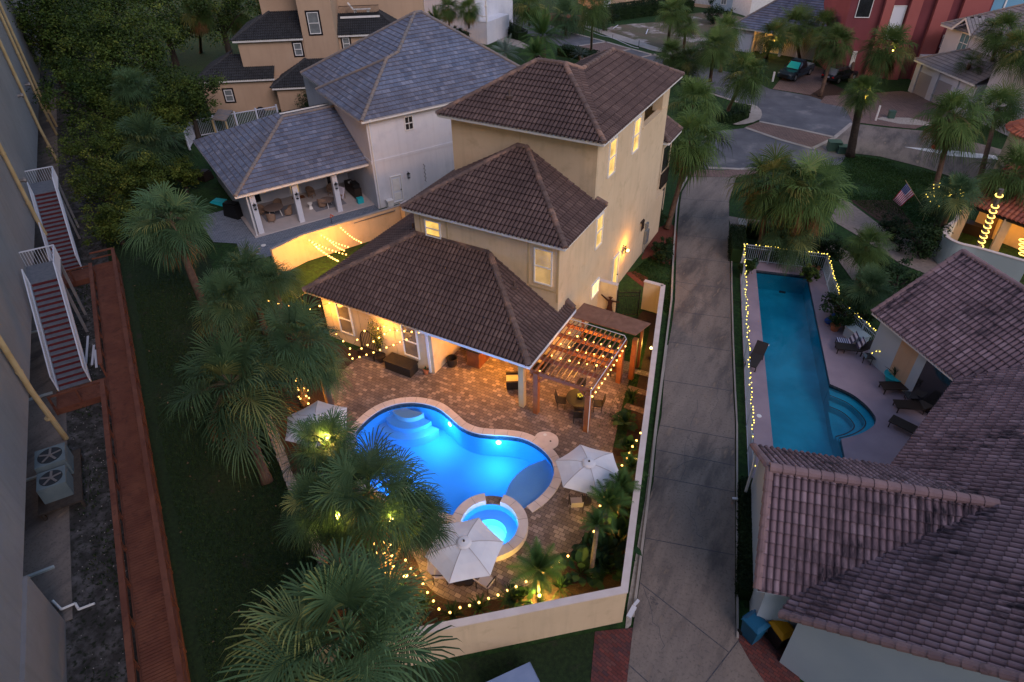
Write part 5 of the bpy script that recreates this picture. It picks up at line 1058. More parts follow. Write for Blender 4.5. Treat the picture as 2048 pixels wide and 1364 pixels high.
# ================================================================ tall building on the left
tb = thing('tall_building', 'tall grey beige stucco building edge on the left with cream drain pipes', 'building', tuple(T(-50, -12)))
def abox(mb, a0, a1, b0, b1, z0, z1): return mb.hexa([T(a0, b0, z0), T(a1, b0, z0), T(a1, b1, z0), T(a0, b1, z0)], [T(a0, b0, z1), T(a1, b0, z1), T(a1, b1, z1), T(a0, b1, z1)])
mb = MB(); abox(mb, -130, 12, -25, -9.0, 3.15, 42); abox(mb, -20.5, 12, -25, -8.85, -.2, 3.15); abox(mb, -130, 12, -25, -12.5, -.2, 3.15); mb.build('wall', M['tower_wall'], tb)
mb = MB(); abox(mb, -100, -20.5, -12.6, -8.6, -.05, .02); mb.build('footing', M['concrete'], tb)
for a in (-23.5, -29.5, -36, -43): mb = MB(); abox(mb, a, a + .12, -12.4, -9.2, .02, .12); mb.build('post', M['seafoam'], tb)
for px0, py0, px1, py1 in ((104, 272, 0, 32), (109, 254, 15, 35), (85, 330, 0, 160), (132, 878, 0, 672), (98, 526, 0, 345)):
    bb = G(px0, py0); av = bb.dot(TA); mb = MB()
    mb.cyl(T(av, -8.62, 0), T(av, -8.82, 3.3), .13, .13, 10); mb.cyl(T(av, -8.82, 3.3), T(av, -8.84, 41), .13, .13, 10)
    for z in (1.5, 4.5, 8, 12, 16): mb.cyl(T(av, -8.83, z), T(av, -8.83, z + .12), .16, .16, 10)
    mb.build('drain_pipe', M['pipe'], tb)
for px, py in ((35, 192), (38, 362), (50, 170)):
    q = GP(px, py, T(0, -9.0), TB); mb = MB(); mb.cyl(q, q + TB * .35, .12, .12, 10); mb.cyl(q + TB * .3, q + TB * .45, .2, .16, 10); mb.build('wall_vent', M['ladder'], tb)
# boardwalk
bw = thing('boardwalk', 'long red stained timber boardwalk with railings beside the tall building', 'boardwalk', tuple(T(-30, -5.7)))
mb = MB(); k = 0; a = -49.3
while a < 6: abox(mb, a, a + .125, -6.35, -5.0, .36, .40 + (k % 3) * .003); a += .145; k += 1
mb.build('deck_boards', M['wood_red'], bw)
mb = MB(); abox(mb, -49.3, 6, -6.42, -6.36, .05, .40); abox(mb, -49.3, 6, -5.0, -4.92, .05, .40); mb.build('side_boards', M['wood_red'], bw)
for b_, gaps in ((-6.42, ((-49.2, -47.8), (-35.4, -33.9))), (-4.95, ())):
    segs = [(-49.3, 6)] if not gaps else [(-47.8, -35.4), (-33.9, 6)]
    for s0, s1 in segs:
        mb = MB(); abox(mb, s0, s1, b_ - .11, b_ + .11, 1.30, 1.345); abox(mb, s0, s1, b_ - .02, b_ + .02, .82, .94); abox(mb, s0, s1, b_ - .02, b_ + .02, 1.15, 1.27); mb.build('handrail', M['wood_red'], bw)
        n_ = int((s1 - s0) / 1.9)
        for i in range(n_ + 1): a = s0 + .05 + (s1 - s0 - .1) * i / n_; mb = MB(); abox(mb, a - .05, a + .05, b_ - .05, b_ + .05, -.1, 1.30); mb.build('post', M['wood_red'], bw)
mb = MB(); abox(mb, -49.42, -49.3, -6.42, -4.95, 1.25, 1.34); abox(mb, -49.40, -49.34, -6.42, -4.95, .8, .9); mb.build('end_rail', M['wood_red'], bw)
for a0, nm in ((-35.4, 'nearer'), (-49.2, 'farther')):
    mb = MB(); a = a0
    while a < a0 + 1.5: abox(mb, a, a + .125, -8.9, -6.42, .34, .38); a += .145
    mb.build('landing_boards', M['wood_red'], bw); mb = MB(); abox(mb, a0 + 1.52, a0 + 1.60, -9.0, -6.5, 1.2, 1.3); abox(mb, a0 + 1.54, a0 + 1.58, -9.0, -6.5, .0, .36)
    for b_ in (-8.95, -7.7, -6.5): abox(mb, a0 + 1.51, a0 + 1.61, b_ - .05, b_ + .05, 0, 1.2)
    mb.build('landing_rail', M['wood_red'], bw)
# exterior stairs
for a1, a0, lab in ((-35.4, -41.3, 'nearer outside stair with dark red risers and white railings down to the boardwalk'), (-49.3, -55.0, 'farther outside stair with dark red risers and white railings beside the bushes')):
    st = thing('outside_stair', lab, 'stairs', tuple(T(a1, -8)), 'outside stairs on the tall building'); n_ = 19; mr_, mt_ = MB(), MB()
    for i in range(n_):
        za, zb = 4.0 - 3.55 * i / n_, 4.0 - 3.55 * (i + 1) / n_; aa, ab_ = a0 + (a1 - a0) * i / n_, a0 + (a1 - a0) * (i + 1) / n_
        abox(mt_, aa, ab_ + .02, -8.72, -7.28, zb - .04, zb); abox(mr_, aa - .01, aa + .01, -8.72, -7.28, zb, za - .04)
    mt_.build('treads', M['stairgrey'], st); mr_.build('risers', M['stairred'], st)
    mb = MB(); abox(mb, a0 - 2.4, a0, -9.0, -7.2, 3.86, 4.0); mb.build('landing', M['stairgrey'], st)
    mb = MB(); abox(mb, a0 - 2.3, a0 - 2.15, -7.4, -7.25, 0, 3.86); abox(mb, a0 - .2, a0 - .05, -7.4, -7.25, 0, 3.86); mb.build('post', M['tower_wall'], st)
    for b_ in (-8.78, -7.22):
        mb = MB(); s0, s1 = T(a0, b_, 4.0), T(a1, b_, .45); mb.bar(s0 + Zv * .95, s1 + Zv * .95, .06, .06); mb.bar(s0 - Zv * .02, s1 - Zv * .02, .05, .28)
        for i in range(1, 40): p = s0.lerp(s1, i / 40); mb.bar(p, p + Zv * .95, .02, .02, up=(1, 0, 0))
        for p in (s0, s1): mb.bar(p, p + Zv * 1.0, .06, .06, up=(1, 0, 0))
        if b_ > -8:
            mb.bar(T(a0 - 2.4, b_, 4.95), T(a0, b_, 4.95), .06, .06); 
            for i in range(16): p = T(a0 - 2.4 + .15 * i, b_, 4.0); mb.bar(p, p + Zv * .95, .02, .02, up=(1, 0, 0))
        mb.build('railing', M['railwhite'], st)
    mb = MB(); mb.bar(T(a0 - 2.4, -9, 4.95), T(a0 - 2.4, -7.2, 4.95), .06, .06)
    for i in range(13): p = T(a0 - 2.4, -9 + .15 * i, 4.0); mb.bar(p, p + Zv * .95, .02, .02, up=(1, 0, 0))
    mb.build('railing', M['railwhite'], st)
# air conditioners on a timber platform
pf = thing('equipment_platform', 'rough timber platform carrying two grey air conditioners', 'platform', tuple(T(-27.8, -8.6))); mb = MB(); abox(mb, -29.8, -26.2, -9.6, -7.85, .5, .6); mb.build('deck', M['bark'], pf)
for a, b_ in ((-29.6, -9.5), (-29.6, -7.95), (-26.4, -9.5), (-26.4, -7.95)): mb = MB(); abox(mb, a - .06, a + .06, b_ - .06, b_ + .06, 0, .5); mb.build('leg', M['bark'], pf)
for a, lab, rr in ((-28.75, 'square grey air conditioner with a round fan nearer the cream pipe', 0), (-27.3, 'smaller bluish air conditioner with a rounded fan opening in front of the other', .05)):
    ac = thing('air_conditioner', lab, 'air conditioner', tuple(T(a, -8.7)), 'air conditioners on the platform'); hb = .98 - rr * 2; w_ = .62 - rr
    mb = MB(); abox(mb, a - w_, a + w_, -8.75 - w_, -8.75 + w_, .6, .6 + hb); mb.build('casing', M['acpaint'], ac)
    c = T(a, -8.75, .6 + hb); MB().cyl(c, c + Zv * .012, w_ * .82, None, 24).build('fan_grille', M['acblack'], ac); mb = MB()
    for k in range(5): an = k * 1.257; mb.bar(c + Zv * .03, c + Zv * .03 + Vector((math.cos(an), math.sin(an), 0)) * w_ * .75, .10, .008)
    mb.cyl(c + Zv * .014, c + Zv * .05, .10, .09, 12); mb.build('fan_blades', M['ladder'], ac)
pl = [G(*p) for p in ((108, 1205), (125, 1222), (153, 1210), (160, 1222), (192, 1210))]; pp_ = MB(); pp_.path([p + Zv * .12 for p in pl], .05, 6); tag(pp_.build('pvc_pipe', M['white']), 'bent white plastic pipe lying on the sandy soil', 'pipe')
for k, (a_, b_) in enumerate((((176, 672), (172, 728)), ((188, 690), (184, 730)), ((190, 700), (193, 735)))):
    mb = MB(); mb.bar(G(*a_, .25), G(*b_, .1), .12, .04); tag(mb.build('loose_board', M['railwhite']), ['widest', 'middle', 'thin right-hand'][k] + ' white board leaning beside the boardwalk under the nearer stair', 'board', 'loose white boards')
# ================================================================ neighbour with weathered pink roofs (right)
nb = thing('pink_roof_house', 'low pale house with large weathered pink tile roofs around the long teal pool', 'house', (6, 22, 0))
ZE, PT = 3.0, .70
eB = Vector((math.cos(R(72.8)), math.sin(R(72.8)), 0)); upB = Vector((eB.y, -eB.x, 0)); B2 = G(1562, 1230, ZE); B0 = G(1912, 762, ZE)
eA = (G(1745, 625, ZE) - B0).normalized(); upA = Vector((eA.y, -eA.x, 0)); upA = upA if upA.x > 0 else -upA; A0 = G(1745, 625, ZE)
def SB(s, t): return B2 + eB * s + upB * t + Zv * (PT * t)         # a point on the long roof face
LB = (B0 - B2).length
vdir = (upA + upB).normalized(); vl = upA.dot(vdir)
def SA(s, t): return A0 - eA * s + upA * t + Zv * (PT * t)
LA = (B0 - A0).length; tv_ = 6.0
# the valley: points at equal height on both faces
vh = lambda t: B0 + vdir * (t / vdir.dot(upB)) + Zv * (PT * t)
W0, W1 = G(1507, 893, ZE), G(1515, 1178, ZE); rd = (G(1780, 935, ZE) - W0).normalized()
wm = (W0 + W1) / 2; hw = (W1 - W0).length / 2; RZ_ = ZE + hw * PT
ridge0 = wm + Zv * (hw * PT)
# where the wing meets the long face
def meet(p, d):
    n_ = Vector((-upB.x * PT, -upB.y * PT, 1)); t = (B2 - p).dot(n_) / d.dot(n_); return p + d * t
r1 = meet(ridge0, rd); w0e, w1e = meet(W0, rd), meet(W1, rd)
long = [SB(0, 0), SB(LB, 0), vh(tv_), SB(LB * .6, tv_ + 2), SB(0, tv_ + 2)]
tk = dict(kind='round', su=.24, sv=.40, amp=.085, lap=.045)
tiles('roof', [[SB(0, 0), SB(LB, 0), vh(9.5), SB(LB, 9.5), SB(0, 9.5)]], M['roof_pink'], nb, **tk)
tiles('roof', [[SA(0, 0), SA(LA, 0), vh(4.4), SA(0, 4.4)]], M['roof_pink'], nb, **tk); tiles('roof', [[W1, w1e, r1, ridge0], [w0e, W0, ridge0, r1]], M['roof_pink'], nb, **tk)
caps('ridge_cap', [(ridge0, r1)], M['cap_pink'], nb, .17, .42, .06); caps('rake_cap', [(W1, ridge0), (W0, ridge0), (SB(0, 0), SB(0, 9)), (SA(0, 0), SA(0, 4.4)), (SA(0, 4.4), vh(4.4))], M['cap_pink'], nb, .13, .42, .03)
mb = MB(); deck(mb, [[p - Zv * .02 for p in q] for q in ([SB(0, 0), SB(LB, 0), vh(9.5), SB(0, 9.5)], [SA(0, 0), SA(LA, 0), vh(4.4), SA(0, 4.4)], [W1, w1e, r1, ridge0], [w0e, W0, ridge0, r1])]); mb.build('roof_deck', M['bluewall'], nb)
fascia([(SA(0, 0), B0), (B0, SB(0, 0))], M['gutter'], nb, .16); 
def wallq(p, q, th_=.2, z1_=ZE, n_=None):
    mb_ = MB(); d = (q - p); d.z = 0; s = Vector((-d.y, d.x, 0)).normalized() * th_
    mb_.hexa([(p.x, p.y, -.1), (q.x, q.y, -.1), (q.x + s.x, q.y + s.y, -.1), (p.x + s.x, p.y + s.y, -.1)], [(p.x, p.y, z1_), (q.x, q.y, z1_), (q.x + s.x, q.y + s.y, z1_), (p.x + s.x, p.y + s.y, z1_)]); return mb_
o_ = .35; g0, g1_ = W0 + rd * o_ - (W0 - W1).normalized() * .35, W1 + rd * o_ + (W0 - W1).normalized() * .35
mb = MB(); i3 = ridge0 + rd * o_ - Zv * .25; q = [Vector((g0.x, g0.y, -.1)), Vector((g1_.x, g1_.y, -.1)), g1_ + Zv * .15, i3, g0 + Zv * .15]; s_ = rd * .25
mb.add([tuple(p) for p in q] + [tuple(p + s_) for p in q], [(0, 1, 2, 3, 4), (9, 8, 7, 6, 5)] + [(i, 5 + i, 5 + (i + 1) % 5, (i + 1) % 5) for i in range(5)])
wallmb = mb
for p, q in ((g0, g0 + rd * 5), (g1_ + rd * 1.6, g1_)):
    m_ = wallq(p, q); wallmb.add(m_.v, m_.f)
ins_ = upB * .5; p, q = B2 + ins_ + eB * .35, B0 + ins_ - eB * .3; m_ = wallq(q, p); wallmb.add(m_.v, m_.f)
rk0, rk1 = SB(.35, .5), SB(.35, 8.5); k_ = len(wallmb.v); b_ = [Vector((rk0.x, rk0.y, -.1)), Vector((rk1.x, rk1.y, -.1)), rk1 - Zv * .15, rk0 - Zv * .15]
wallmb.add([tuple(p) for p in b_] + [tuple(p + eB * .2) for p in b_], [(0, 1, 2, 3), (7, 6, 5, 4), (0, 4, 5, 1), (1, 5, 6, 2), (2, 6, 7, 3), (3, 7, 4, 0)])
wallmb.build('wall', M['bluewall'], nb)
# front low wall under the rake (lit pale panel at the bottom of the picture)
q0, q1 = G(1660, 1262, 1.6), G(1580, 1345, 1.6)
# glazed porch side facing the pool
p, q = A0 + upA * .5 - eA * .4, B0 + upA * .5
for a_, b_2, m_, nm in ((0, .30, M['bluewall'], 'wall_panel'), (.30, .52, M['tan'], 'wall_panel'), (.52, .62, M['bluewall'], 'wall_panel'), (.62, .995, M['darkglass'], 'sliding_glass')): wallq(p.lerp(q, b_2), p.lerp(q, a_), .12).build(nm, m_, nb)
mb = MB()
for f_ in (.62, .74, .86, .985): c = p.lerp(q, f_) - upA * .03; mb.cyl((c.x, c.y, 0), (c.x, c.y, ZE - .1), .05, .05, 6)
mb.build('door_frame', M['white'], nb)
mb = MB(); d0 = W0 + rd * .25 + Vector((-.1, 0, -.2)); mb.cyl(d0, (d0.x + .1, d0.y - .5, 2.2), .06); mb.cyl((d0.x + .1, d0.y - .5, 2.2), (d0.x + .1, d0.y - .6, .2), .06); mb.cyl((d0.x + .1, d0.y - .6, .2), (d0.x - .35, d0.y - .7, .12), .06); mb.build('downspout', M['gutter'], nb)
# bins
def wbin(name, label, px, py, z, rz, body, lidm):
    q = G(px, py, z); t = thing(name, label, 'bin', (q.x, q.y, 0), 'wheeled bins beside the driveway'); m1, m2 = MB(), MB(); c, s = math.cos(rz), math.sin(rz); L = lambda x, y, z_: Vector((q.x + x * c - y * s, q.y + x * s + y * c, z_))
    sq = lambda w_, z_: [L(-w_, -w_ * 1.1, z_), L(w_, -w_ * 1.1, z_), L(w_, w_ * 1.1, z_), L(-w_, w_ * 1.1, z_)]
    m1.hexa(sq(.25, .06), sq(.32, .98)); m1.build('body', body, t); m2.hexa(sq(.35, .98), sq(.34, 1.05)); m2.hexa(sq(.34, 1.05), sq(.22, 1.13)); m2.build('lid', lidm, t)
    for x in (-.22, .22): MB().cyl(L(x, .30, .12), L(x * 1.3, .30, .12), .12, .12, 12).build('wheel', M['tyre'], t)
    MB().bar(L(-.25, .40, 1.0), L(.25, .40, 1.0), .04, .04).build('handle', body, t)
wbin('wheeled_bin', 'blue wheeled bin between the driveway and the pale wall', 1512, 1245, 1.0, R(60), M['bin_blue'], M['bin_blue'])
wbin('wheeled_bin', 'dark wheeled bin with a yellow lid tucked under the pink roof', 1566, 1256, 1.0, R(50), M['black'], M['bin_yellow'])
# paving under the bins
area('brick_pad', [(1474, 1276), (1500, 1225), (1580, 1230), (1600, 1364), (1560, 1400), (1529, 1364), (1499, 1321)], .008, M['pavers_red'])
# ---- pool loungers
def lounger():
    t = thing('sun_lounger', 'brown sling sun lounger', 'sun lounger'); MB().bar((-.95, 0, .34), (.30, 0, .34), .62, .05).build('seat', M['bronze'], t); MB().bar((.30, 0, .34), (.88, 0, .78), .62, .05).build('backrest', M['bronze'], t)
    for x, y in ((-.85, .28), (-.85, -.28), (.35, .28), (.35, -.28)): MB().bar((x, y, 0), (x, y, .33), .045, .045, up=(1, 0, 0)).build('leg', M['bronze'], t)
    return t
lg = lounger()
for (px, py, rz, lab) in ((1512, 715, 84, 'brown lounger alone on the driveway side of the teal pool'), (1708, 697, 16, 'brown lounger beside the striped chairs at the fence'), (1800, 773, 28, 'brown lounger nearest the aqua planter by the glass doors'), (1830, 812, 22, 'middle brown lounger of the three under the pink eave'), (1822, 858, -18, 'brown lounger at the roof corner, closest to the pool steps')):
    q = G(px, py, .3); place(lg, USED, (q.x, q.y, .006), R(rz + 0), 1.05, lab, 'brown loungers round the teal pool')
def stripechair(px, py, lab):
    q = G(px, py, .3); t = thing('striped_chair', lab, 'chair', (q.x, q.y, 0), 'striped deck chairs'); rz = R(20); c, s = math.cos(rz), math.sin(rz); L = lambda x, y, z_: Vector((q.x + x * c - y * s, q.y + x * s + y * c, z_))
    MB().bar(L(-.45, 0, .34), L(.25, 0, .3), .55, .06).build('seat', M['stripes'], t); MB().bar(L(.25, 0, .3), L(.55, 0, .9), .55, .06).build('backrest', M['stripes'], t)
    for x, y in ((-.4, .25), (-.4, -.25), (.3, .25), (.3, -.25)): MB().bar(L(x, y, 0), L(x, y, .3), .04, .04, up=(1, 0, 0)).build('leg', M['bronze'], t)
m, t, b = nodes('navy and white stripes'); tc_ = t.nodes.new('ShaderNodeNewGeometry'); mp = N(t, 'ShaderNodeMapping'); mp.inputs['Rotation'].default_value = (0, 0, R(-20)); wv = t.nodes.new('ShaderNodeTexWave'); wv.inputs['Scale'].default_value = 2.6; t.links.new(tc_.outputs['Position'], mp.inputs[0]); t.links.new(mp.outputs[0], wv.inputs['Vector'])
t.links.new(mixc(t, ramp(t, wv.outputs['Fac'], .45, .55), (.03, .03, .08), (.6, .58, .66)), b.inputs['Base Color']); M['stripes'] = m
stripechair(1690, 683, 'far navy and white striped chair beside the aqua box'); stripechair(1703, 694, 'near navy and white striped chair beside the brown lounger')
q = G(1712, 672, .3); bx_ = MB().obox((q.x, q.y, .0), (1.3, .6, .62), R(-40)); bo = bx_.build('deck_box', M['fence_pool']); tag(bo, 'pale aqua storage box against the pool fence', 'storage box'); tag(MB().obox((q.x, q.y, .62), (1.36, .66, .06), R(-40)).build('lid', M['seafoam'], bo))
def sidetable(px, py, lab, r=.3, m_='darkglass'):
    q = G(px, py, .45); t = thing('side_table', lab, 'side table', (q.x, q.y, 0), 'pool side tables'); MB().obox((q.x, q.y, .43), (.55, .55, .03), .4).build('tabletop', M[m_], t)
    for x, y in ((.2, .2), (-.2, .2), (.2, -.2), (-.2, -.2)): MB().cyl((q.x + x, q.y + y, 0), (q.x + x, q.y + y, .43), .02).build('leg', M['bronze'], t)
sidetable(1738, 712, 'small dark glass table by the pool fence corner'); sidetable(1822, 790, 'small glass table between two loungers by the glass doors')
# ---- garden statue / hose figures at the fence
q = G(1658, 640, .3); fgm = MB().ball((q.x, q.y, .25), .25, 8, 6, (1, .7, 1)).ball((q.x + .15, q.y + .2, .6), .13, 8, 6); tag(fgm.build('garden_ornament', M['bluefab']), 'bright blue ornament at the bend of the pool fence', 'ornament')
# ================================================================ terracotta roofed house and curved wall
tc = thing('terracotta_house', 'house with orange barrel tile roofs and a lit courtyard at the right edge', 'house', (11, 55, 0))
e0, e1 = G(1926, 404, 2.9), G(2048, 449, 2.9); ed_ = (e1 - e0).normalized(); eu = Vector((-ed_.y, ed_.x, 0)); x1 = e0 + ed_ * 7
k0, k1 = e0 + eu * 4.6 + Zv * 1.9, x1 + eu * 4.6 + Zv * 1.9
tiles('roof', [[e0, x1, k1, k0]], M['roof_terra'], tc, kind='round', su=.30, sv=.42, amp=.09, lap=.04)
caps('rake_cap', [(e0, k0)], M['cap_brown'], tc, .14, .42, .04)
mb = MB(); deck(mb, [[e0 - Zv * .03, x1 - Zv * .03, k1 - Zv * .03, k0 - Zv * .03]], .18); mb.build('roof_deck', M['bronze'], tc)
mb = MB(); p0, p1 = e0 + eu * 2.6 + ed_ * .3, x1 + eu * 2.6; mb.hexa([(p0.x, p0.y, 0), (p1.x, p1.y, 0), (p1.x + eu.x * 4, p1.y + eu.y * 4, 0), (p0.x + eu.x * 4, p0.y + eu.y * 4, 0)], [(p0.x, p0.y, 3.0), (p1.x, p1.y, 3.0), (p1.x + eu.x * 4, p1.y + eu.y * 4, 3.0), (p0.x + eu.x * 4, p0.y + eu.y * 4, 3.0)]); mb.build('wall', M['cream'], tc)
for f_ in (.3, 3.0, 6): p = e0 + ed_ * f_ + eu * .3; MB().box(p.x - .25, p.x + .25, p.y - .25, p.y + .25, 0, 2.8).build('column', M['cream'], tc)
q = G(2030, 262, 5.0); rt = []
for k in range(9): a = R(150 + k * 22); rt.append(q + Vector((2.0 + 2.6 * math.cos(a), .6 + 2.6 * math.sin(a), 0)))
cen = q + Vector((2.0, .6, 1.5)); tiles('roof', [[rt[i], rt[i + 1], cen] for i in range(8)], M['roof_terra'], tc, kind='round', su=.26, sv=.42, amp=.08, lap=.04)
mb = MB(); mb.cyl((cen.x, cen.y, 0), (cen.x, cen.y, 5.0), 2.2, 2.2, 20); mb.build('turret_wall', M['cream'], tc)
mb = MB(); mb.cyl((cen.x + 1.5, cen.y + 3.5, 0), (cen.x + 1.5, cen.y + 3.5, 7.5), 2.6, 2.6, 4); mb.build('rear_wall', M['greystucco'], tc)
cw = smooth_open([G(*p, 1.9) for p in ((1933, 414), (1921, 430), (1913, 444), (1896, 456), (1893, 466), (1900, 476), (1920, 486), (1954, 494), (2000, 507), (2060, 524))], 4)
wall_run('courtyard_wall', 'curved pale garden wall round the lit courtyard of the terracotta house', [(p.x, p.y) for p in cw][::-1], 1.9, .22, M['seafoam'], M['coping'], cap_w=.02)
plight('courtyard_light', G(1985, 470, 1.5) + Vector((.3, .8, 0)), 26, WARM, .15, tc); plight('courtyard_light', G(2040, 500, 1.5) + Vector((.3, .8, 0)), 16, WARM, .15, tc)
tag(MB().obox(tuple(G(1945, 455, .4))[:2] + (.0,), (1.6, .8, .75), R(-20)).build('patio_table', M['bronze']), 'dark patio table inside the curved courtyard wall', 'table')
# ================================================================ far houses
def fr(a, b): u = (b - a); u.z = 0; u.normalize(); return a, u, Vector((-u.y, u.x, 0))
def FB(F_, mb, u0, u1, v0, v1, z0, z1):
    o, u, v = F_; P_ = lambda a, b, z: o + u * a + v * b + Zv * z
    return mb.hexa([P_(u0, v0, z0), P_(u1, v0, z0), P_(u1, v1, z0), P_(u0, v1, z0)], [P_(u0, v0, z1), P_(u1, v0, z1), P_(u1, v1, z1), P_(u0, v1, z1)])
def FP(F_, a, b, z=0.0): return F_[0] + F_[1] * a + F_[2] * b + Zv * z
F1 = fr(Vector((2.705, 88.647, 0)), G(1858, 200.6))
gh = thing('garage_house', 'pale two storey house with grey roofs and two beige garage doors at top right', 'house', tuple(F1[0]))
mb = MB(); FB(F1, mb, 0, 9, 0, 6, -.2, 3.2); FB(F1, mb, -1.3, 11, 3.0, 12, -.2, 6.4); FB(F1, mb, 9.5, 17, 0.5, 12, -.2, 6.6); FB(F1, mb, -.15, .55, -.15, 0, -.2, 3.2); FB(F1, mb, 2.75, 3.6, -.15, 0, -.2, 3.2); FB(F1, mb, 5.9, 6.6, -.15, 0, -.2, 3.2); mb.build('wall', M['greystucco'], gh)
for u0 in (.6, 3.7): mb = MB(); FB(F1, mb, u0, u0 + 2.1, -.06, -.02, 0, 2.3); mb.build('garage_door', M['garage'], gh)
P_ = lambda a, b, z: FP(F1, a, b, z)
rr = [[P_(-.5, -.4, 3.3), P_(9, -.4, 3.3), P_(9, 3, 5.0), P_(2.9, 3, 5.0)], [P_(-.5, 6, 3.3), P_(-.5, -.4, 3.3), P_(2.9, 3, 5.0)], [P_(-1.8, 2.5, 6.5), P_(11.5, 2.5, 6.5), P_(8, 7.5, 9.2), P_(3.2, 7.5, 9.2)], [P_(-1.8, 12.5, 6.5), P_(-1.8, 2.5, 6.5), P_(3.2, 7.5, 9.2)], [P_(9, .1, 6.7), P_(17.5, .1, 6.7), P_(17.5, 6, 9.6), P_(13, 6, 9.6)], [P_(9, 8, 6.7), P_(9, .1, 6.7), P_(13, 6, 9.6)]]
rr += [[P_(.2, 2.2, 6.55), P_(1.7, 2.2, 7.9), P_(1.7, 4.8, 7.9)], [P_(1.7, 2.2, 7.9), P_(3.2, 2.2, 6.55), P_(1.7, 4.8, 7.9)]]
[tiles('roof', q_, M['roof_pale'], gh, 'flat', .33, .42, .012, .03) for q_ in (rr[:2], rr[2:4], rr[4:6], rr[6:])]; caps('ridge_cap', [(P_(-1.8, 2.5, 6.5), P_(3.2, 7.5, 9.2)), (P_(-.5, -.4, 3.3), P_(2.9, 3, 5)), (P_(3.2, 7.5, 9.2), P_(8, 7.5, 9.2))], M['cap_grey'], gh)
fascia([(rr[0][0], rr[0][1]), (rr[1][1], rr[1][0]), (rr[2][0], P_(.2, 2.5, 6.5)), (P_(3.2, 2.5, 6.5), rr[2][1]), (rr[3][1], rr[3][0]), (P_(.2, 2.2, 6.5), P_(1.7, 2.2, 7.85)), (P_(1.7, 2.2, 7.85), P_(3.2, 2.2, 6.5))], M['white'], gh, .2)
wn = win(gh, P_(1.1, 2.98, 4.4), F1[1], -F1[2], 1.35, 1.9, pm('teal dusk glass', (.12, .22, .25), rough=.1), bars='g')
mb = MB(); c = P_(1.77, 2.95, 6.3); vs_ = [c + F1[1] * (.67 * math.cos(R(k * 18))) + Zv * (.5 * math.sin(R(k * 18))) for k in range(11)]; mb.add([tuple(p) for p in vs_] + [tuple(p - F1[2] * .04) for p in vs_], [tuple(range(11)), tuple(range(11, 22))[::-1]] + [(i, 11 + i, 12 + i, 1 + i) for i in range(10)]); mb.build('window_arch', M['white'], gh)
# coral red house
F2 = fr(Vector((-5.4, 89.0, 0)), Vector((5.1, 93.1, 0))); F2 = (F2[0], F2[1], F2[2])
rh = thing('red_house', 'tall coral red stucco house with bays coloured paler as lit faces at the top right', 'house', tuple(F2[0]))
mb = MB(); FB(F2, mb, 0, 15, 1.6, 12, -.2, 15); mb.build('wall', M['redstucco'], rh); ml_ = pm('coral stucco toned as lit', (.36, .11, .10), (.33, .10, .09), .5, rough=.9)
for u0, u1 in ((3.6, 4.5), (6.3, 7.5), (9.0, 10.6), (11.8, 14.6)): mb = MB(); FB(F2, mb, u0, u1, 1.1, 1.6, -.2, 15); mb.build('bay', ml_, rh)  # paler coral puts the light on the bay faces into their colour
for u0, z0, w_, h_, m_ in ((.8, 6.6, 1.6, 2.2, 'darkglass'), (4.7, 4.3, 1.4, 3.6, 'door_white'), (1.7, .8, .5, 2.2, 'white'), (3.7, .3, .4, 2.4, 'white'), (5.1, .5, .5, 1.9, 'white'), (6.9, .3, .45, 1.9, 'white'), (11, 3.5, .6, 1.4, 'darkglass')): win(rh, FP(F2, u0, 1.58 if m_ != 'x' else 1.1, z0), F2[1], -F2[2], w_, h_, M[m_], bars='', depth=.08)
mb = MB(); FB(F2, mb, 9, 14, .3, 1.1, 2.6, 2.9); mb.build('ledge', M['white'], rh)
# light blue house beyond
F3 = fr(FP(F2, 15.5, 3), FP(F2, 26, 6)); bh = thing('blue_house', 'light blue stucco house past the coral red one', 'house', tuple(F3[0])); mb = MB(); FB(F3, mb, 0, 18, 0, 12, -.2, 14); mb.build('wall', M['bluestucco'], bh); mb = MB(); FB(F3, mb, 1.6, 1.8, -.12, 0, 0, 14); mb.build('downspout', M['white'], bh)
# grey roofed house behind the parked truck
F4 = fr(Vector((-19.4, 98.0, 0)), Vector((-9.0, 95.6, 0))); g4 = lambda a, b, z: FP(F4, a, b, z)
sh = thing('grey_roof_house', 'low white house with a sweeping blue grey roof behind the palms and the truck', 'house', tuple(F4[0]))
mb = MB(); FB(F4, mb, 0, 2.4, 0, 8, -.2, 2.9); FB(F4, mb, 2.4, 13, 1.6, 9, -.2, 2.9); mb.build('wall', M['greystucco'], sh)
mb = MB(); FB(F4, mb, .1, 2.2, -.05, -.01, 0, 2.2); mb.build('garage_door', M['door_white'], sh); mb = MB(); FB(F4, mb, 3.6, 5.6, 1.5, 1.58, .1, 2.4); mb.build('lit_entry', M['litwarm'], sh)
for u in (3.4, 5.9, 8.2): mb = MB(); FB(F4, mb, u, u + .3, .6, .9, 0, 2.8); mb.build('column', M['white'], sh)
rr = [[g4(-.8, -.6, 3.0), g4(13.5, -.6, 3.0), g4(13.5, 9, 9.0), g4(7, 9, 9.0)], [g4(-.8, 14, 3.0), g4(-.8, -.6, 3.0), g4(7, 9, 9.0)]]
tiles('roof', rr, M['roof_grey'], sh, 'flat', .33, .42, .015, .05); caps('ridge_cap', [(rr[0][0], rr[0][3])], M['cap_grey'], sh); fascia([(rr[0][0], rr[0][1])], M['white'], sh, .2); plight('entry_light', g4(4.6, .6, 2.3), 30, WARM, .1, sh)
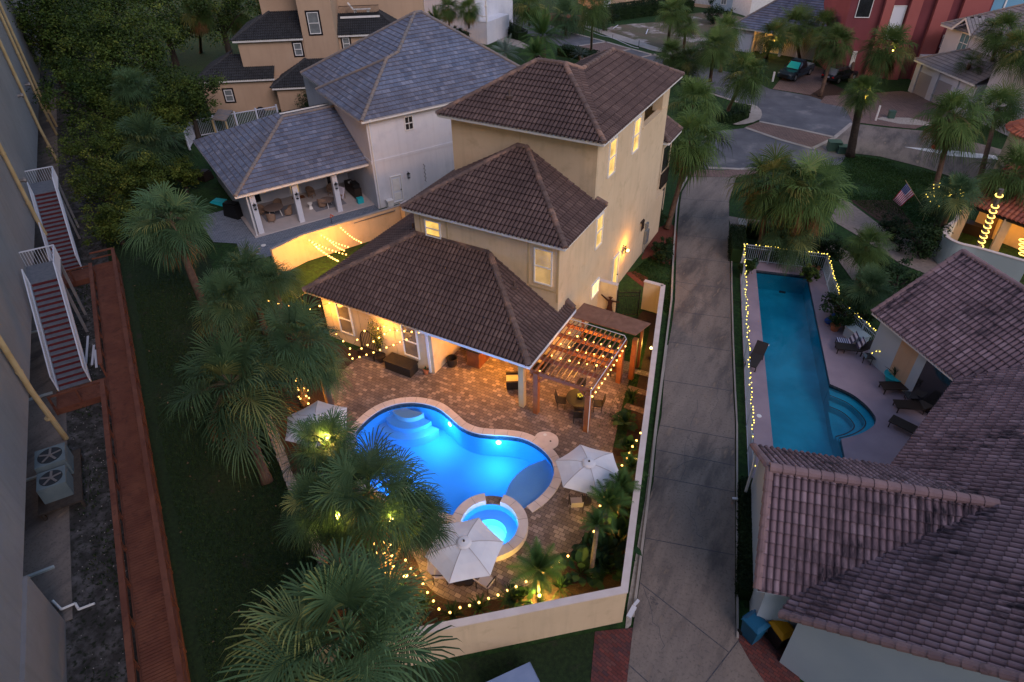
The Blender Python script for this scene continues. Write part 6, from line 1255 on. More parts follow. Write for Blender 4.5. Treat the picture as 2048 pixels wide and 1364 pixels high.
# houses along the far edge of the picture
def box_house(name, label, pts, h, mat, extra=None):
    F_ = fr(G(*pts[0]), G(*pts[1])); L = (G(*pts[1]) - G(*pts[0])).length; t_ = thing(name, label, 'house', tuple(F_[0])); mb_ = MB(); FB(F_, mb_, 0, L, 0, 10, -.2, h); mb_.build('wall', mat, t_); return t_, F_, L
t_, F_, L = box_house('beige_house', 'beige house wall behind the long dark hedge at the top', ((1200, 28), (1385, 12)), 5, M['tan']); win(t_, FP(F_, .5, 0, .5), F_[1], -F_[2], 1.2, 2.0, M['door_white'], bars='g'); win(t_, FP(F_, L * .8, 0, 1), F_[1], -F_[2], 1.4, 1.4, M['greyglass'])
for k in range(4): mb = MB(); FB(F_, mb, .2 + k * L / 4, .45 + k * L / 4, -.15, 0, 0, 5); mb.build('pilaster', M['cream'], t_)
t_, F_, L = box_house('white_fenced_house', 'white house with a railed terrace at the top edge past the lot', ((1385, 10), (1425, 15)), 4, M['greystucco']); mb = MB(); FB(F_, mb, 0, L, -1.0, -.9, 0, .5); mb.build('terrace_wall', M['tan'], t_)
mb = MB(); [FB(F_, mb, a * .25, a * .25 + .07, -.98, -.92, .5, 1.6) for a in range(int(L / .25))]; FB(F_, mb, 0, L, -1.0, -.9, 1.6, 1.7); mb.build('railing', M['white'], t_)
t_, F_, L = box_house('pale_blue_house', 'pale blue house front at the top edge right of the sandy lot', ((1425, 17), (1500, 28)), 6, M['bluewall']); [win(t_, FP(F_, L * f_, 0, .8), F_[1], -F_[2], 1.0, 2.2, M['greyglass'], bars='g') for f_ in (.2, .55, .8)]
t_, F_, L = box_house('white_gable_house', 'bright white house wall rising behind the blue grey roof', ((1498, 34), (1620, 20)), 6, M['white']); win(t_, FP(F_, 1.2, 0, 3.2), F_[1], -F_[2], .8, 1.0, M['greyglass'])
F5 = fr(G(975, 89), G(975, 89) + Vector((-.52, .85, 0))); F5 = fr(G(975, 89), G(770, 60)); w2 = thing('white_balcony_house', 'tall white house with a balustrade balcony at the top centre', 'house', tuple(F5[0]))
F5 = (F5[0], F5[1], -F5[2]) if F5[2].y < 0 else F5; mb = MB(); FB(F5, mb, 1.8, 24, 0, 10, -.2, 14); FB(F5, mb, 0, 1.8, 0, 6, -.2, 2.9); mb.build('wall', M['whitestucco'], w2)
mb = MB(); FB(F5, mb, -.05, 1.8, -.06, 0, 3.6, 3.72); [mb.cyl(FP(F5, .1 + k * .2, -.03, 2.9), FP(F5, .1 + k * .2, -.03, 3.6), .05, .03, 6) for k in range(9)]; FB(F5, mb, -.08, .12, -.08, .12, 2.9, 7.5); FB(F5, mb, -.15, .19, -.15, .19, 4.9, 5.1); mb.build('balustrade', M['white'], w2)
# house corner right edge
t_, F_, L = box_house('edge_house', 'pale wall of a house at the right edge above the palms', ((2012, 262), (2060, 285)), 7, M['greystucco'])
# ================================================================ vegetation
def fan_crown(name, mat, n=40, pet=.85, rad=1.2, seed=1, lo=-40, hi=80, blades=34, parent=None, droop=.6, spread=112, fold=.35):
    """a sabal head: every leaf a stalk running on into an arched rib, narrow blades leaving it on both sides and hanging at the tips"""
    rnd = random.Random(seed); V_a, F_a, T_a = [], [], []; Z = Vector((0, 0, 1))
    for i in range(n):
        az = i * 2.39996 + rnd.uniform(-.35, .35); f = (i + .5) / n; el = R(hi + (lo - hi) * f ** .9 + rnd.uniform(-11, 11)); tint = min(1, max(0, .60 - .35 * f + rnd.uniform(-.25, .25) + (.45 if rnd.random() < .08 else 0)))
        d = Vector((math.cos(az) * math.cos(el), math.sin(az) * math.cos(el), math.sin(el))); L = pet * rnd.uniform(.6, 1.25); sd = Vector((-math.sin(az), math.cos(az), 0)); rr = rad * rnd.uniform(.8, 1.12)
        p0, p1 = d * .1, d * L * .55; p2 = d * L - Z * L * .10; dd = (p2 - p1).normalized(); dd = (dd - Z * .12).normalized()
        for a, b, w_ in ((p0, p1, .026), (p1, p2, .02)):
            k = len(V_a); V_a += [a - sd * w_, a + sd * w_, b + sd * w_ * .8, b - sd * w_ * .8]; F_a.append((k, k + 1, k + 2, k + 3)); T_a.append(tint + .1)
        nrm = sd.cross(dd).normalized(); nrm = -nrm if nrm.z < 0 else nrm; tw = rnd.uniform(-.5, .5); sd2 = sd * math.cos(tw) + nrm * math.sin(tw); nr2 = (nrm * math.cos(tw) - sd * math.sin(tw))
        rib = lambda s: p2 + dd * s * rr * .42 - Z * (s * s) * rr * .16
        for j in range(blades):
            t = (j + .5) / blades * 2 - 1; at = abs(t); an = R(spread) * math.copysign(at ** .85, t); bl = rr * (.95 - .22 * at ** 2) * rnd.uniform(.86, 1.1); q0 = rib((1 - at) * .95)
            bd = (dd * math.cos(an) + sd2 * math.sin(an) + nr2 * fold * (at * (1 - at) * 2.2) + Vector((rnd.gauss(0, .03), rnd.gauss(0, .03), rnd.gauss(0, .03)))).normalized(); hang = droop * rnd.uniform(.3, 1.5) * (.35 + .65 * math.cos(el) ** 2)
            q1 = q0 + bd * bl * .5 - Z * .03 * bl; q2 = q0 + bd * bl * .80 - Z * (.08 + hang * .22) * bl; q3 = q0 + bd * bl * .95 - Z * (.14 + hang * .75) * bl; sw = nr2.cross(bd)
            sw = (sw.normalized() if sw.length > .1 else sd2) * .0175 * rad; k = len(V_a); tb = tint + rnd.uniform(-.12, .12)
            V_a += [q0 - sw * .5, q0 + sw * .5, q1 + sw, q1 - sw, q2 + sw * .7, q2 - sw * .7, q3]; F_a += [(k, k + 1, k + 2, k + 3), (k + 3, k + 2, k + 4, k + 5), (k + 5, k + 4, k + 6)]; T_a += [tb, tb, tb + .06]
    mb = MB(); mb.v = [tuple(p) for p in V_a]; mb.f = F_a; mb.t = T_a; return mb.build(name, mat, parent).data
def feather_crown(name, mat, n=22, L=2.0, seed=1, parent=None, leaf=.38, lo=5, hi=78, droop=1.0, k_=26):
    rnd = random.Random(seed); V_a, F_a, T_a = [], [], []
    for i in range(n):
        az = i * 2.39996 + rnd.uniform(-.3, .3); f = (i + .5) / n; el = R(hi + (lo - hi) * f + rnd.uniform(-6, 6)); tint = min(1, max(0, .5 + rnd.uniform(-.3, .3))); ll = L * rnd.uniform(.8, 1.1)
        d = Vector((math.cos(az) * math.cos(el), math.sin(az) * math.cos(el), math.sin(el))); sd = Vector((-math.sin(az), math.cos(az), 0)); pts = [d * ll * t - Vector((0, 0, 1)) * droop * ll * .42 * t * t * math.cos(el) for t in [x / k_ for x in range(k_ + 1)]]
        for j in range(1, k_ + 1):
            a, b = pts[j - 1], pts[j]; k = len(V_a); V_a += [a - sd * .012, a + sd * .012, b + sd * .01, b - sd * .01]; F_a.append((k, k + 1, k + 2, k + 3)); T_a.append(tint)
            if j < 4: continue
            t = j / k_; w_ = leaf * L / 2 * math.sin(math.pi * min(.97, t * .9 + .1)) ** .6; ax = (b - a).normalized()
            for s_ in (-1, 1):
                tip = b + (sd * s_ * .85 + ax * .45 - Vector((0, 0, 1)) * (.25 + rnd.uniform(0, .2))) * w_; k = len(V_a); wd = ax * .022 * L / 2
                V_a += [b - wd, b + wd, tip]; F_a.append((k, k + 1, k + 2)); T_a.append(tint + rnd.uniform(-.1, .1))
    mb = MB(); mb.v = [tuple(p) for p in V_a]; mb.f = F_a; mb.t = T_a; return mb.build(name, mat, parent).data
def leaf_cloud(name, mat, rx, ry, rz, n, size=.16, seed=1, clumps=60, parent=None, thick=.35, cr=.25):
    """many leaf-sized faces in uneven clumps through a crown"""
    rnd = random.Random(seed); cs = []
    for i in range(clumps):
        u = rnd.uniform(-1, 1); a = rnd.uniform(0, 6.283); r_ = rnd.uniform(thick, 1.0) * (1 + .22 * math.sin(3 * a + seed) * math.cos(2 * u)); s = math.sqrt(1 - u * u)
        cs.append((Vector((rx * r_ * s * math.cos(a), ry * r_ * s * math.sin(a), rz * r_ * u)), rnd.uniform(.6, 1.25), rnd.uniform(-.38, .42)))
    V_a, F_a, T_a = [], [], []; m_ = min(rx, ry, rz)
    for i in range(n):
        c, sc, tt = cs[i % clumps]; g = Vector((rnd.gauss(0, 1), rnd.gauss(0, 1), rnd.gauss(0, .7))) * cr * m_ * sc * .6; p = c + g; s_ = size * rnd.uniform(.6, 1.3)
        nn = (Vector((rnd.gauss(0, .7), rnd.gauss(0, .7), 1)) + g.normalized() * .6).normalized(); a = nn.cross(Vector((rnd.gauss(0, 1), rnd.gauss(0, 1), rnd.gauss(0, 1)))).normalized(); b = nn.cross(a); k = len(V_a)
        V_a += [p - a * s_ * .5, p + b * s_ * .26, p + a * s_ * .5, p - b * s_ * .26]; F_a.append((k, k + 1, k + 2, k + 3)); T_a.append(min(1, max(0, .42 + tt + rnd.uniform(-.2, .2))))
    mb = MB(); mb.v = [tuple(p) for p in V_a]; mb.f = F_a; mb.t = T_a; return mb.build(name, mat, parent).data
def stash(fn, *a, **k):
    me = fn('stash', *a, **k); [bpy.data.objects.remove(o) for o in list(bpy.data.objects) if o.name.startswith('stash')]; return me
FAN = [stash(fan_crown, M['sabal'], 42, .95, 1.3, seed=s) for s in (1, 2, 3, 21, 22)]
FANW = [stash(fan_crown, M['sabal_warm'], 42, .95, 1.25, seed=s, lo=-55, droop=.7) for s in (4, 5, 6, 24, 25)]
FANS = stash(fan_crown, M['sabal_warm'], 22, .9, .9, seed=9, lo=-15, blades=26)            # young, open head
DEAD = [stash(fan_crown, M['deadleaf'], n_, .8, 1.0, seed=s, lo=-86, hi=-40, droop=1.0, spread=60) for n_, s in ((12, 11), (26, 12))]
STALK = stash(feather_crown, M['seedstalk'], 9, 1.5, seed=5, leaf=.22, lo=-10, hi=35, droop=1.7)
FEATH = [stash(feather_crown, M['areca'], 26, 2.3, seed=s, leaf=.5, lo=12, hi=86, k_=34) for s in (1, 2)]
DATE = stash(feather_crown, M['areca'], 44, 3.4, seed=7, leaf=.30, lo=-15, hi=80, droop=1.1, k_=30)
SILV = stash(feather_crown, M['silver'], 24, 2.2, seed=8, leaf=.4, lo=10, droop=1.1)
def palm(label, crown_px, z, base=None, r=2.1, fans='FAN', trunk_r=.17, dead=0, stalk=False, name='sabal_palm', seed=0, group=None, bend=.0, boots=0.0, tm='trunk', cat='palm tree'):
    """crown centre at a pixel and height, foot at a pixel on the ground or straight below"""
    c = G(crown_px[0], crown_px[1], z); b = G(*base) if base else Vector((c.x + .2, c.y - .1, 0)); rnd = random.Random(seed + 50); t = thing(name, label, cat, (b.x, b.y, 0), group)
    sc = r / 2.1; top_ = c - Zv * .15 * sc; n_ = 9; pts, rs = [], []
    side = (top_ - b).cross(Zv); side = side.normalized() if side.length > .01 else Vector((1, 0, 0))
    for i in range(n_ + 1):
        f = i / n_; p = b.lerp(top_, f) - Zv * 0 ; lean = (top_ - b); lean.z = 0; p = Vector((b.x, b.y, 0)) + lean * (f ** 1.0 * (1 - bend) + bend * f * f) + Zv * top_.z * f; pts.append(p); rs.append(trunk_r * (1.25 - .35 * f if f < .85 else 1.0) * rnd.uniform(.94, 1.06))
    rs[0] *= 1.25; MB().tube(pts, rs, 10).build('trunk', M[tm], t, True)
    if boots:
        mb = MB(); 
        for i in range(int(70 * boots)):
            f = 1 - boots * (i / int(70 * boots)) * .98; k = min(n_ - 1, int(f * n_)); p = pts[k].lerp(pts[k + 1], f * n_ - k); a = i * 2.4; d = Vector((math.cos(a), math.sin(a), .9)).normalized(); mb.bar(p + d * trunk_r * .6, p + d * (trunk_r + .16), .09, .03)
        mb.build('frond_stubs', M['boots'], t)
    def put(me, nm, s_, rz, dz=0):
        o = bpy.data.objects.new(nm, me); COL.objects.link(o); o.location = c + Zv * dz; o.rotation_euler = (rnd.uniform(-.22, .22), rnd.uniform(-.22, .22), rz); o.scale = (s_ * rnd.uniform(.93, 1.05), s_, s_ * rnd.uniform(.85, 1.12)); adopt(o, t)
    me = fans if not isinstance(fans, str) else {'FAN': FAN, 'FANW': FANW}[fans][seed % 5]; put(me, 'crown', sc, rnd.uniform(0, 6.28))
    if dead: put(DEAD[dead - 1], 'dead_fronds', sc * .98, rnd.uniform(0, 6.28), -.1)
    if stalk: put(STALK, 'flower_stalks', sc * .95, rnd.uniform(0, 6.28), .1)
    return t
YG, SG, FG = 'palms round the pool yard', 'palms along the street', 'palms by the far houses'
palm('tall leaning sabal palm with pale flower stalks between the boardwalk and the yard', (340, 440), 6.1, (440, 692), 2.55, seed=0, dead=1, stalk=True, group=YG, trunk_r=.21)
palm('broad dense sabal palm over the lawn edge left of the half hidden umbrella', (462, 770), 4.3, (535, 965), 2.65, seed=1, dead=1, stalk=True, group=YG, trunk_r=.2)
palm('sabal palm nearest the orange wall, partly behind the others', (492, 540), 4.4, None, 1.75, seed=2, group=YG)
palm('sabal palm with shaggy fronds between the leaning palm and the house corner', (450, 600), 3.9, None, 1.8, seed=3, group=YG)
palm('small sabal palm tucked against the left end of the orange wall', (545, 560), 3.6, None, 1.5, seed=4, group=YG)
palm('sabal palm with a light-wrapped trunk left of the arched bench', (592, 680), 4.5, (610, 812), 2.15, seed=5, group=YG, boots=.5)
palm('sabal palm spreading low beside the brown patio edge', (640, 735), 3.0, None, 1.35, seed=6, group=YG)
palm('sabal palm covering the half hidden umbrella', (652, 893), 4.4, None, 1.6, seed=7, group=YG, boots=.3)
palm('sabal palm at the bottom left of the pool above the stone edging', (636, 1015), 4.2, None, 1.55, seed=8, group=YG)
palm('large sabal palm with a light-wrapped trunk overhanging the blue pool', (738, 985), 5.3, (778, 1152), 2.1, seed=9, group=YG, boots=.75, trunk_r=.22, dead=1)
palm('sabal palm head reaching over the pool coping beside the spa', (835, 1035), 4.2, (785, 1120), 1.25, seed=10, group=YG, trunk_r=.10)
palm('huge sabal palm in the bottom foreground outside the corner wall', (690, 1265), 5.2, None, 2.85, seed=11, group=YG, dead=1, trunk_r=.22)
palm('sabal palm with a tall smooth trunk behind the cream house beside the driveway', (1385, 278), 5.9, (1334, 458), 2.7, seed=12, fans='FANW', group=SG, dead=1)
palm('sabal palm standing behind the one beside the driveway', (1388, 205), 5.0, None, 2.5, seed=13, fans='FANW', group=SG)
palm('sabal palm with a bright orange dead skirt at the head of the pool terrace', (1545, 365), 5.2, None, 2.75, seed=14, fans='FANW', dead=2, group=SG)
palm('sabal palm with brown skirt on the lawn side of the orange skirted one', (1622, 378), 5.2, None, 2.75, seed=15, fans='FANW', dead=2, group=SG)
palm('low dark fan palm between the orange skirted palms and the pool fence', (1580, 470), 2.0, None, 2.0, seed=16, group=SG)
palm('bright green young fan palm beside the pebble path', (1737, 490), 3.0, None, 1.6, seed=17, fans='FANW', group=SG)
palm('young fan palm by the garden side of the pool fence', (1738, 578), 2.2, None, 1.5, seed=18, group=SG)
palm('leaning sabal palm on the green kerb island of the cul-de-sac', (1492, 148), 4.9, (1449, 238), 2.5, seed=19, fans='FANW', group=SG, bend=.3)
palm('tall pale green sabal palm by the near kerb of the street', (1430, 92), 4.8, (1420, 163), 2.6, seed=20, fans='FANW', group=SG)
palm('sabal palm behind the tall pale green one at the kerb', (1452, 60), 4.8, None, 2.2, seed=21, fans='FANW', group=SG)
palm('palm with a bright lamp and bristly stubs on its dark trunk at the road bend', (1725, 182), 6.2, (1700, 312), 1.75, seed=22, fans='FANW', group=SG, boots=.45, trunk_r=.3, tm='bark')
palm('sabal palm rising in front of the parked black car', (1672, 85), 5.2, (1640, 193), 2.3, seed=23, fans='FANW', group=FG, bend=.2)
palm('sabal palm with a warm light in its head by the grey roofed house', (1548, 70), 4.8, (1532, 115), 2.3, seed=24, fans='FANW', group=FG)
palm('dark sabal palm left of centre behind the parked truck', (1590, 48), 5.0, (1600, 122), 2.8, seed=25, fans='FANW', group=FG)
palm('slim dark sabal palm right behind the parked truck', (1645, 52), 5.0, (1628, 128), 2.2, seed=26, fans='FANW', group=FG)
palm('sabal palm with tan skirt in front of the coral red house window', (1722, 45), 5.2, (1700, 165), 2.6, seed=27, fans='FANW', dead=1, group=FG)
palm('sabal palm with a small yellow light in front of the coral red house', (1775, 95), 5.0, (1748, 165), 2.7, seed=28, fans='FANW', dead=2, group=FG)
palm('feathery palm against the dark corner of the coral red house', (1868, 55), 3.6, None, 1.8, seed=29, fans=FANS, group=FG)
palm('big sabal palm with a dark ragged skirt over the side street', (1908, 232), 5.4, (1870, 378), 2.75, seed=30, fans='FANW', dead=1, group=SG, stalk=True)
palm('dark sabal palm at the right beyond the side street', (1998, 212), 4.8, (1955, 375), 2.4, seed=31, fans='FANW', group=SG)
palm('small rough trunked palm in front of the pale garage', (1940, 128), 4.6, (1912, 190), 1.9, seed=32, fans=FANS, group=FG, boots=.4)
palm('washington palm leaning left before the pale two storey house', (2003, 62), 8.2, (1962, 195), 2.2, seed=33, fans='FANW', group=FG, boots=.6)
palm('washington palm leaning right before the pale two storey house', (2035, 100), 7.6, (1995, 192), 2.3, seed=34, fans='FANW', group=FG, boots=.6)
palm('sabal palm crown over the orange tiled courtyard roof', (2030, 345), 5.0, None, 2.4, seed=35, fans='FANW', group=SG)
palm('dim sabal palm on the lawn behind the flag', (1912, 385), 4.4, (1870, 492), 1.6, seed=36, group=SG)
palm('sabal palm half hidden in the dark trees at upper left', (268, 175), 5.6, None, 2.2, seed=37, group=FG)
palm('wide sabal palm among the olive scrub left of the grey porch roof', (300, 288), 4.0, None, 2.9, seed=38, group=FG)
palm('tall palm with brown skirt at the top edge over the dark trees', (397, 25), 7.0, (402, 105), 2.6, seed=39, fans='FANW', dead=2, group=FG)
palm('palm beside the charcoal roof at the top edge', (468, 28), 6.0, None, 2.6, seed=40, fans='FANW', dead=1, group=FG)
palm('washington palm left of the pair against the tall white house', (897, 15), 5.6, (899, 68), 1.8, seed=41, fans='FANW', dead=1, group=FG, trunk_r=.13, name='fan_palm')
palm('washington palm right of the pair by the white balustrade', (938, 18), 5.6, (938, 72), 1.9, seed=42, fans='FANW', dead=1, group=FG, trunk_r=.13, name='fan_palm')
palm('thin tall palm on the far side of the road paving', (1186, 10), 8.0, (1182, 112), 2.4, seed=43, fans='FANW', group=FG, trunk_r=.14, tm='trunk_grey')
palm('short palm at the far road edge near the hedge', (1058, 12), 4.6, (1059, 50), 2.6, seed=44, fans='FANW', group=FG)
palm('palm pair left head on the sandy lot', (1345, 22), 5.2, (1335, 88), 2.4, seed=45, fans='FANW', group=FG)
palm('palm pair right head on the sandy lot', (1372, 50), 3.6, None, 2.0, seed=46, fans='FANW', group=FG)
palm('low palm beside the cream house ridge by the street', (1345, 108), 3.0, None, 2.0, seed=47, fans='FANW', group=SG)
palm('low palm filling the kerb under the pale green palm', (1378, 118), 2.8, None, 2.0, seed=48, fans='FANW', group=SG)
palm('date palm with long arching feather fronds behind the cream house', (1086, 72), 3.6, None, 2.5, seed=49, fans=DATE, group=FG, name='date_palm', trunk_r=.3)
palm('silvery blue feather palm behind the grey roof ridge', (1010, 105), 2.0, None, 2.5, seed=50, fans=SILV, group=FG, name='silver_palm')
palm('bushy green feather palm behind the cream roof apex', (1072, 108), 2.6, None, 2.3, seed=51, fans=FEATH[0], group=FG, name='feather_palm')
palm('pale silver palm shrub by the road behind the top roof', (1160, 110), 1.2, None, 1.5, seed=52, fans=SILV, group=FG, name='silver_palm')
palm('round dark palm bush near the clay bed across the road', (1131, 32), 2.6, None, 2.8, seed=53, fans='FAN', group=FG)
palm('green palm bush beside the tall white house wall', (872, 42), 3.0, None, 1.9, seed=54, fans=FEATH[1], group=FG, name='feather_palm')
AG = 'feather palms in the pool yard bed'
palm('slim feather palm lit from below at the front wall', (1076, 1140), 1.6, (1078, 1192), 1.35, seed=60, fans=FEATH[0], group=AG, name='feather_palm', trunk_r=.05)
palm('slim feather palm with a lit stem in the right bed', (1216, 1008), 2.4, (1210, 1062), 1.15, seed=61, fans=FEATH[1], group=AG, name='feather_palm', trunk_r=.06)
palm('feather palm arching over the right-hand white umbrella', (1243, 972), 2.6, (1236, 1035), .95, seed=62, fans=FEATH[0], group=AG, name='feather_palm', trunk_r=.05)
palm('small feather palm beside the umbrella and the wall', (1262, 935), 1.3, None, .85, seed=63, fans=FEATH[1], group=AG, name='feather_palm', trunk_r=.05)
palm('spindly palm with a pale stem among broad leaves in the right bed', (1195, 1050), 3.0, (1180, 1158), .75, seed=64, fans=FEATH[1], group=AG, name='feather_palm', trunk_r=.09, tm='trunk_grey')
# trunk-wrapped lights
def wrap(label, foot, head, r, z0, z1, me, n=34, turns=8, grp='light-wrapped palm trunks'):
    a, b = G(*foot), G(head[0], head[1], head[2]); H_ = b.z; pts = []
    for i in range(n): f = (z0 + (z1 - z0) * i / n) / H_; p = a.lerp(b, f); t = turns * 6.283 * i / n; pts.append(Vector((p.x + r * math.cos(t), p.y + r * math.sin(t), H_ * f)))
    return string('wrapped_lights', label, pts, me, 0, 'string lights', grp, drop=0, seed=4)
wrap('warm lights wound round the palm trunk left of the arched bench', (610, 812), (592, 680, 4.5), .27, .3, 3.4, wb_me, 26, 5)
wrap('warm lights wound round the trunk of the large palm beside the pool', (778, 1152), (742, 985, 5.3), .30, .2, 4.6, wb_me, 34, 7)
plight('trunk_glow', G(607, 790, 1.2) + Vector((.5, -.3, 0)), 34, WARM, .2); plight('trunk_glow', G(775, 1120, 1.2) + Vector((.5, -.4, 0)), 42, WARM, .2)
for k, o in enumerate([o for o in bpy.data.objects if o.name.startswith('trunk_glow')]): adopt(o, [x for x in bpy.data.objects if x.name.startswith('wrapped_lights') and x.type == 'EMPTY'][k])
# glowing lamp on the street palm
q = G(1728, 192, 5.2); l_ = thing('palm_lamp', 'very bright yellow lamp fixed high on the dark palm at the road bend', 'lamp', tuple(q)); MB().ball(tuple(q + Vector((0, -.5, 0))), .22, 10, 8).build('lamp_bulb', M['spot'], l_); plight('lamp_light', q + Vector((.1, -.9, .1)), 45, (1, .75, .12), .1, l_)
for px, py, z, lb, e in ((1548, 78, 4.0, 'warm lamp in the palm at the grey roofed house', 20), (1783, 97, 4.2, 'small yellow lamp in the palm by the coral red house', 20)): q = G(px, py, z); l_ = thing('palm_lamp', lb, 'lamp', tuple(q)); MB().ball(tuple(q + Vector((.2, -.8, 0))), .10, 8, 6).build('lamp_bulb', M['spot'], l_); plight('lamp_light', q + Vector((.2, -1.0, 0)), e, (1, .7, .15), .1, l_)
# rope light coiled up the palm at the courtyard
rb, rt_ = G(1961, 489, .0), G(2000, 395, 0); foot = G(1960, 492, 1.6); t_ = thing('rope_light', 'glowing yellow rope light coiled up a palm trunk in the courtyard', 'rope light', (foot.x, foot.y, 0)); mb = MB(); mt_ = MB()
pA = G(1960, 492, 1.7); pB = GP(1994, 402, pA, Vector((-pA.x, -pA.y, 0)).normalized()); 
for k in range(10):
    mb = MB(); c = pA.lerp(pB, k / 9) if k < 9 else pA.lerp(pB, 1.12); pts = [c + Vector((.20 * math.cos(R(a)), .20 * math.sin(R(a)), .05 * math.sin(R(a)))) for a in range(0, 361, 30)]; mb.path(pts, .035, 6); mb.build('glowing_coil', M['rope'], t_)
tk_ = MB(); tk_.cyl((pA.x, pA.y, 0), tuple(pA.lerp(pB, 1.25)), .17, .15, 10); o_ = tk_.build('palm_tree', M['trunk_grey']); tag(o_, 'palm trunk wound with glowing rope light inside the curved wall', 'palm tree')
t_ = thing('rope_light', 'short glowing rope coil at the right edge of the courtyard wall', 'rope light', tuple(G(2044, 505, 1.7))); mb = MB()
for k in range(4): c = G(2046, 508 - k * 9, 1.7) ; mb.path([c + Vector((.22 * math.cos(R(a)), .22 * math.sin(R(a)), 0)) for a in range(0, 361, 30)], .035, 6)
mb.build('glowing_coil', M['rope'], t_)
# ---- broadleaf trees
def tree(label, px, z, rad, seed, mat='oak', n=7000, size=.24, name='oak_tree', rz=.7, group='dark trees at upper left', clumps=70, cat='tree', base=None):
    c = G(px[0], px[1], z); t = thing(name, label, cat, (c.x, c.y, 0), group); rnd = random.Random(seed); b = Vector((c.x, c.y, 0)); mb = MB(); h = max(.3, z - rad * rz * .3); mb.tube([b, b + Vector((rnd.uniform(-.2, .2), .1, h * .5)), b + Zv * h], [.22 * rad / 3 + .05, .16 * rad / 3 + .04, .10 * rad / 3 + .02], 8)
    for k in range(6): a = k * 1.05 + seed; s_ = b + Zv * h * .6; mb.tube([s_, s_ + Vector((math.cos(a) * rad * .4, math.sin(a) * rad * .4, rad * .35)), s_ + Vector((math.cos(a) * rad * .75, math.sin(a) * rad * .75, rad * .55))], [.08, .05, .02], 6)
    mb.build('trunk', M['bark'], t); o = leaf_cloud('crown', M[mat], rad, rad * rnd.uniform(.85, 1.1), rad * rz, n, size, seed, clumps); ob = [x for x in bpy.data.objects if x.data == o][0]; ob.location = c; adopt(ob, t); return t
tree('largest dark oak spreading over the middle of the upper left', (250, 100), 6.5, 6.5, 1, n=16000, clumps=130, size=.30)
tree('dark oak nearest the tall building at the top left corner', (110, 60), 7.0, 6.0, 2, n=13000, clumps=110, size=.32)
tree('dark oak crown touching the top edge behind the largest one', (190, 15), 7.0, 6.0, 3, n=11000, clumps=100, size=.32)
tree('dark oak at the top edge left of the skirted palms', (320, 25), 6.5, 5.5, 4, n=11000, clumps=90, size=.3)
tree('dark oak reaching the tan house wall above the arbor', (372, 195), 4.0, 3.6, 5, n=11000, clumps=90, size=.24)
tree('dark oak in the hollow between the tall building and the scrub', (190, 185), 4.5, 4.4, 6, n=11000, clumps=90, size=.26)
for k, (px, z, rad, lb) in enumerate((((240, 250), 3.2, 3.4, 'olive scrub tree in the middle left of the far stair'), ((180, 300), 2.6, 2.8, 'olive scrub tree beside the white pipes of the tall building'), ((330, 235), 3.0, 2.5, 'olive scrub tree nearest the white picket fence'), ((285, 350), 3.0, 2.2, 'bright olive bush right above the leaning palm'), ((205, 375), 2.4, 2.6, 'olive bush beside the far outside stair'), ((225, 440), 2.0, 2.1, 'olive bush at the far end of the boardwalk'), ((360, 345), 1.8, 1.7, 'olive bush by the corner of the grey porch roof'))):
    tree(lb, px, z, rad, 20 + k, 'scrub', 8000, .17, 'scrub_tree', .75, 'olive scrub by the far stair', 80)
for k, (px, z, rad, lb) in enumerate((((430, 0), 8, 6, 'dark tree behind the palms at the top edge'), ((540, 10), 3, 3, 'dark shrub behind the tan house'), ((60, 10), 10, 6, 'dark tree against the tall building at the top corner'))): tree(lb, px, z, rad, 40 + k, 'oak', 7000, .32, 'dark_tree', .8, 'dark trees at upper left')
tree('round dark shrub in front of the tan wall beside the white house', (622, 208), 1.7, 1.6, 50, 'hedge', 6000, .13, 'round_shrub', .9, 'shrubs and bushes', 60, 'shrub')
for k, (px, z, rad, lb) in enumerate((((1330, 490), .7, .75, 'round green shrub in the red mulch beside the driveway'), ((1328, 512), .5, .6, 'smaller round shrub in front of the one in red mulch'), ((1315, 435), .8, .7, 'round shrub at the foot of the driveway palm'), ((1430, 25), 1.6, 2.2, 'dark rounded bush at the end of the long far hedge'), ((965, 60), 1.0, 1.6, 'leafy bush under the white balustrade'), ((920, 70), 1.4, 1.5, 'leafy bush between the two washington palms'), ((1000, 45), 1.1, 1.8, 'loose bush beside the far road'), ((1210, 25), 2.5, 2.4, 'dark bush right of the round palm bush'), ((1015, 20), 2.0, 3.0, 'bush at the far road edge at the top'), ((1850, 480), 1.2, 1.8, 'dark bush at the foot of the curved pale wall'), ((1790, 455), .8, 1.3, 'dark low bush beside the flag'), ((1890, 410), 1.8, 1.6, 'bush hung with yellow fairy lights by the orange roof'), ((1700, 620), 1.0, 1.6, 'dark bush behind the bend of the pool fence'), ((1800, 560), 1.0, 1.8, 'dark bush at the corner of the pink roof'), ((1660, 500), 1.0, 1.2, 'dark bush at the far right corner of the pool fence'), ((1480, 60), .9, 1.4, 'spiky bush by the pale blue house'), ((1870, 590), .9, 1.1, 'green plant against the pale curved wall'), ((1620, 545), .7, .6, 'potted shrub in the far right corner of the pool terrace'), ((1492, 535), .7, .6, 'potted shrub in the far left corner of the pool terrace'))):
    tree(lb, px, z, rad, 60 + k, 'hedge' if k not in (17, 18) else 'oak', 3500, .13 if rad < 1.4 else .2, 'garden_shrub', .8, 'shrubs and bushes', 40, 'shrub')
string('fairy_lights', 'cloud of yellow fairy lights scattered over the bush by the orange roof', [G(1890, 410, 1.8) + Vector((1.5 * math.cos(i * 2.4) * (i / 90) ** .5, -.5 + 1.3 * math.sin(i * 2.4) * (i / 90) ** .5, .9 + .5 * math.sin(i * 1.3))) for i in range(90)], bulb_me, 0, 'fairy lights', 'fairy lights on the bush', wire=False, drop=0)
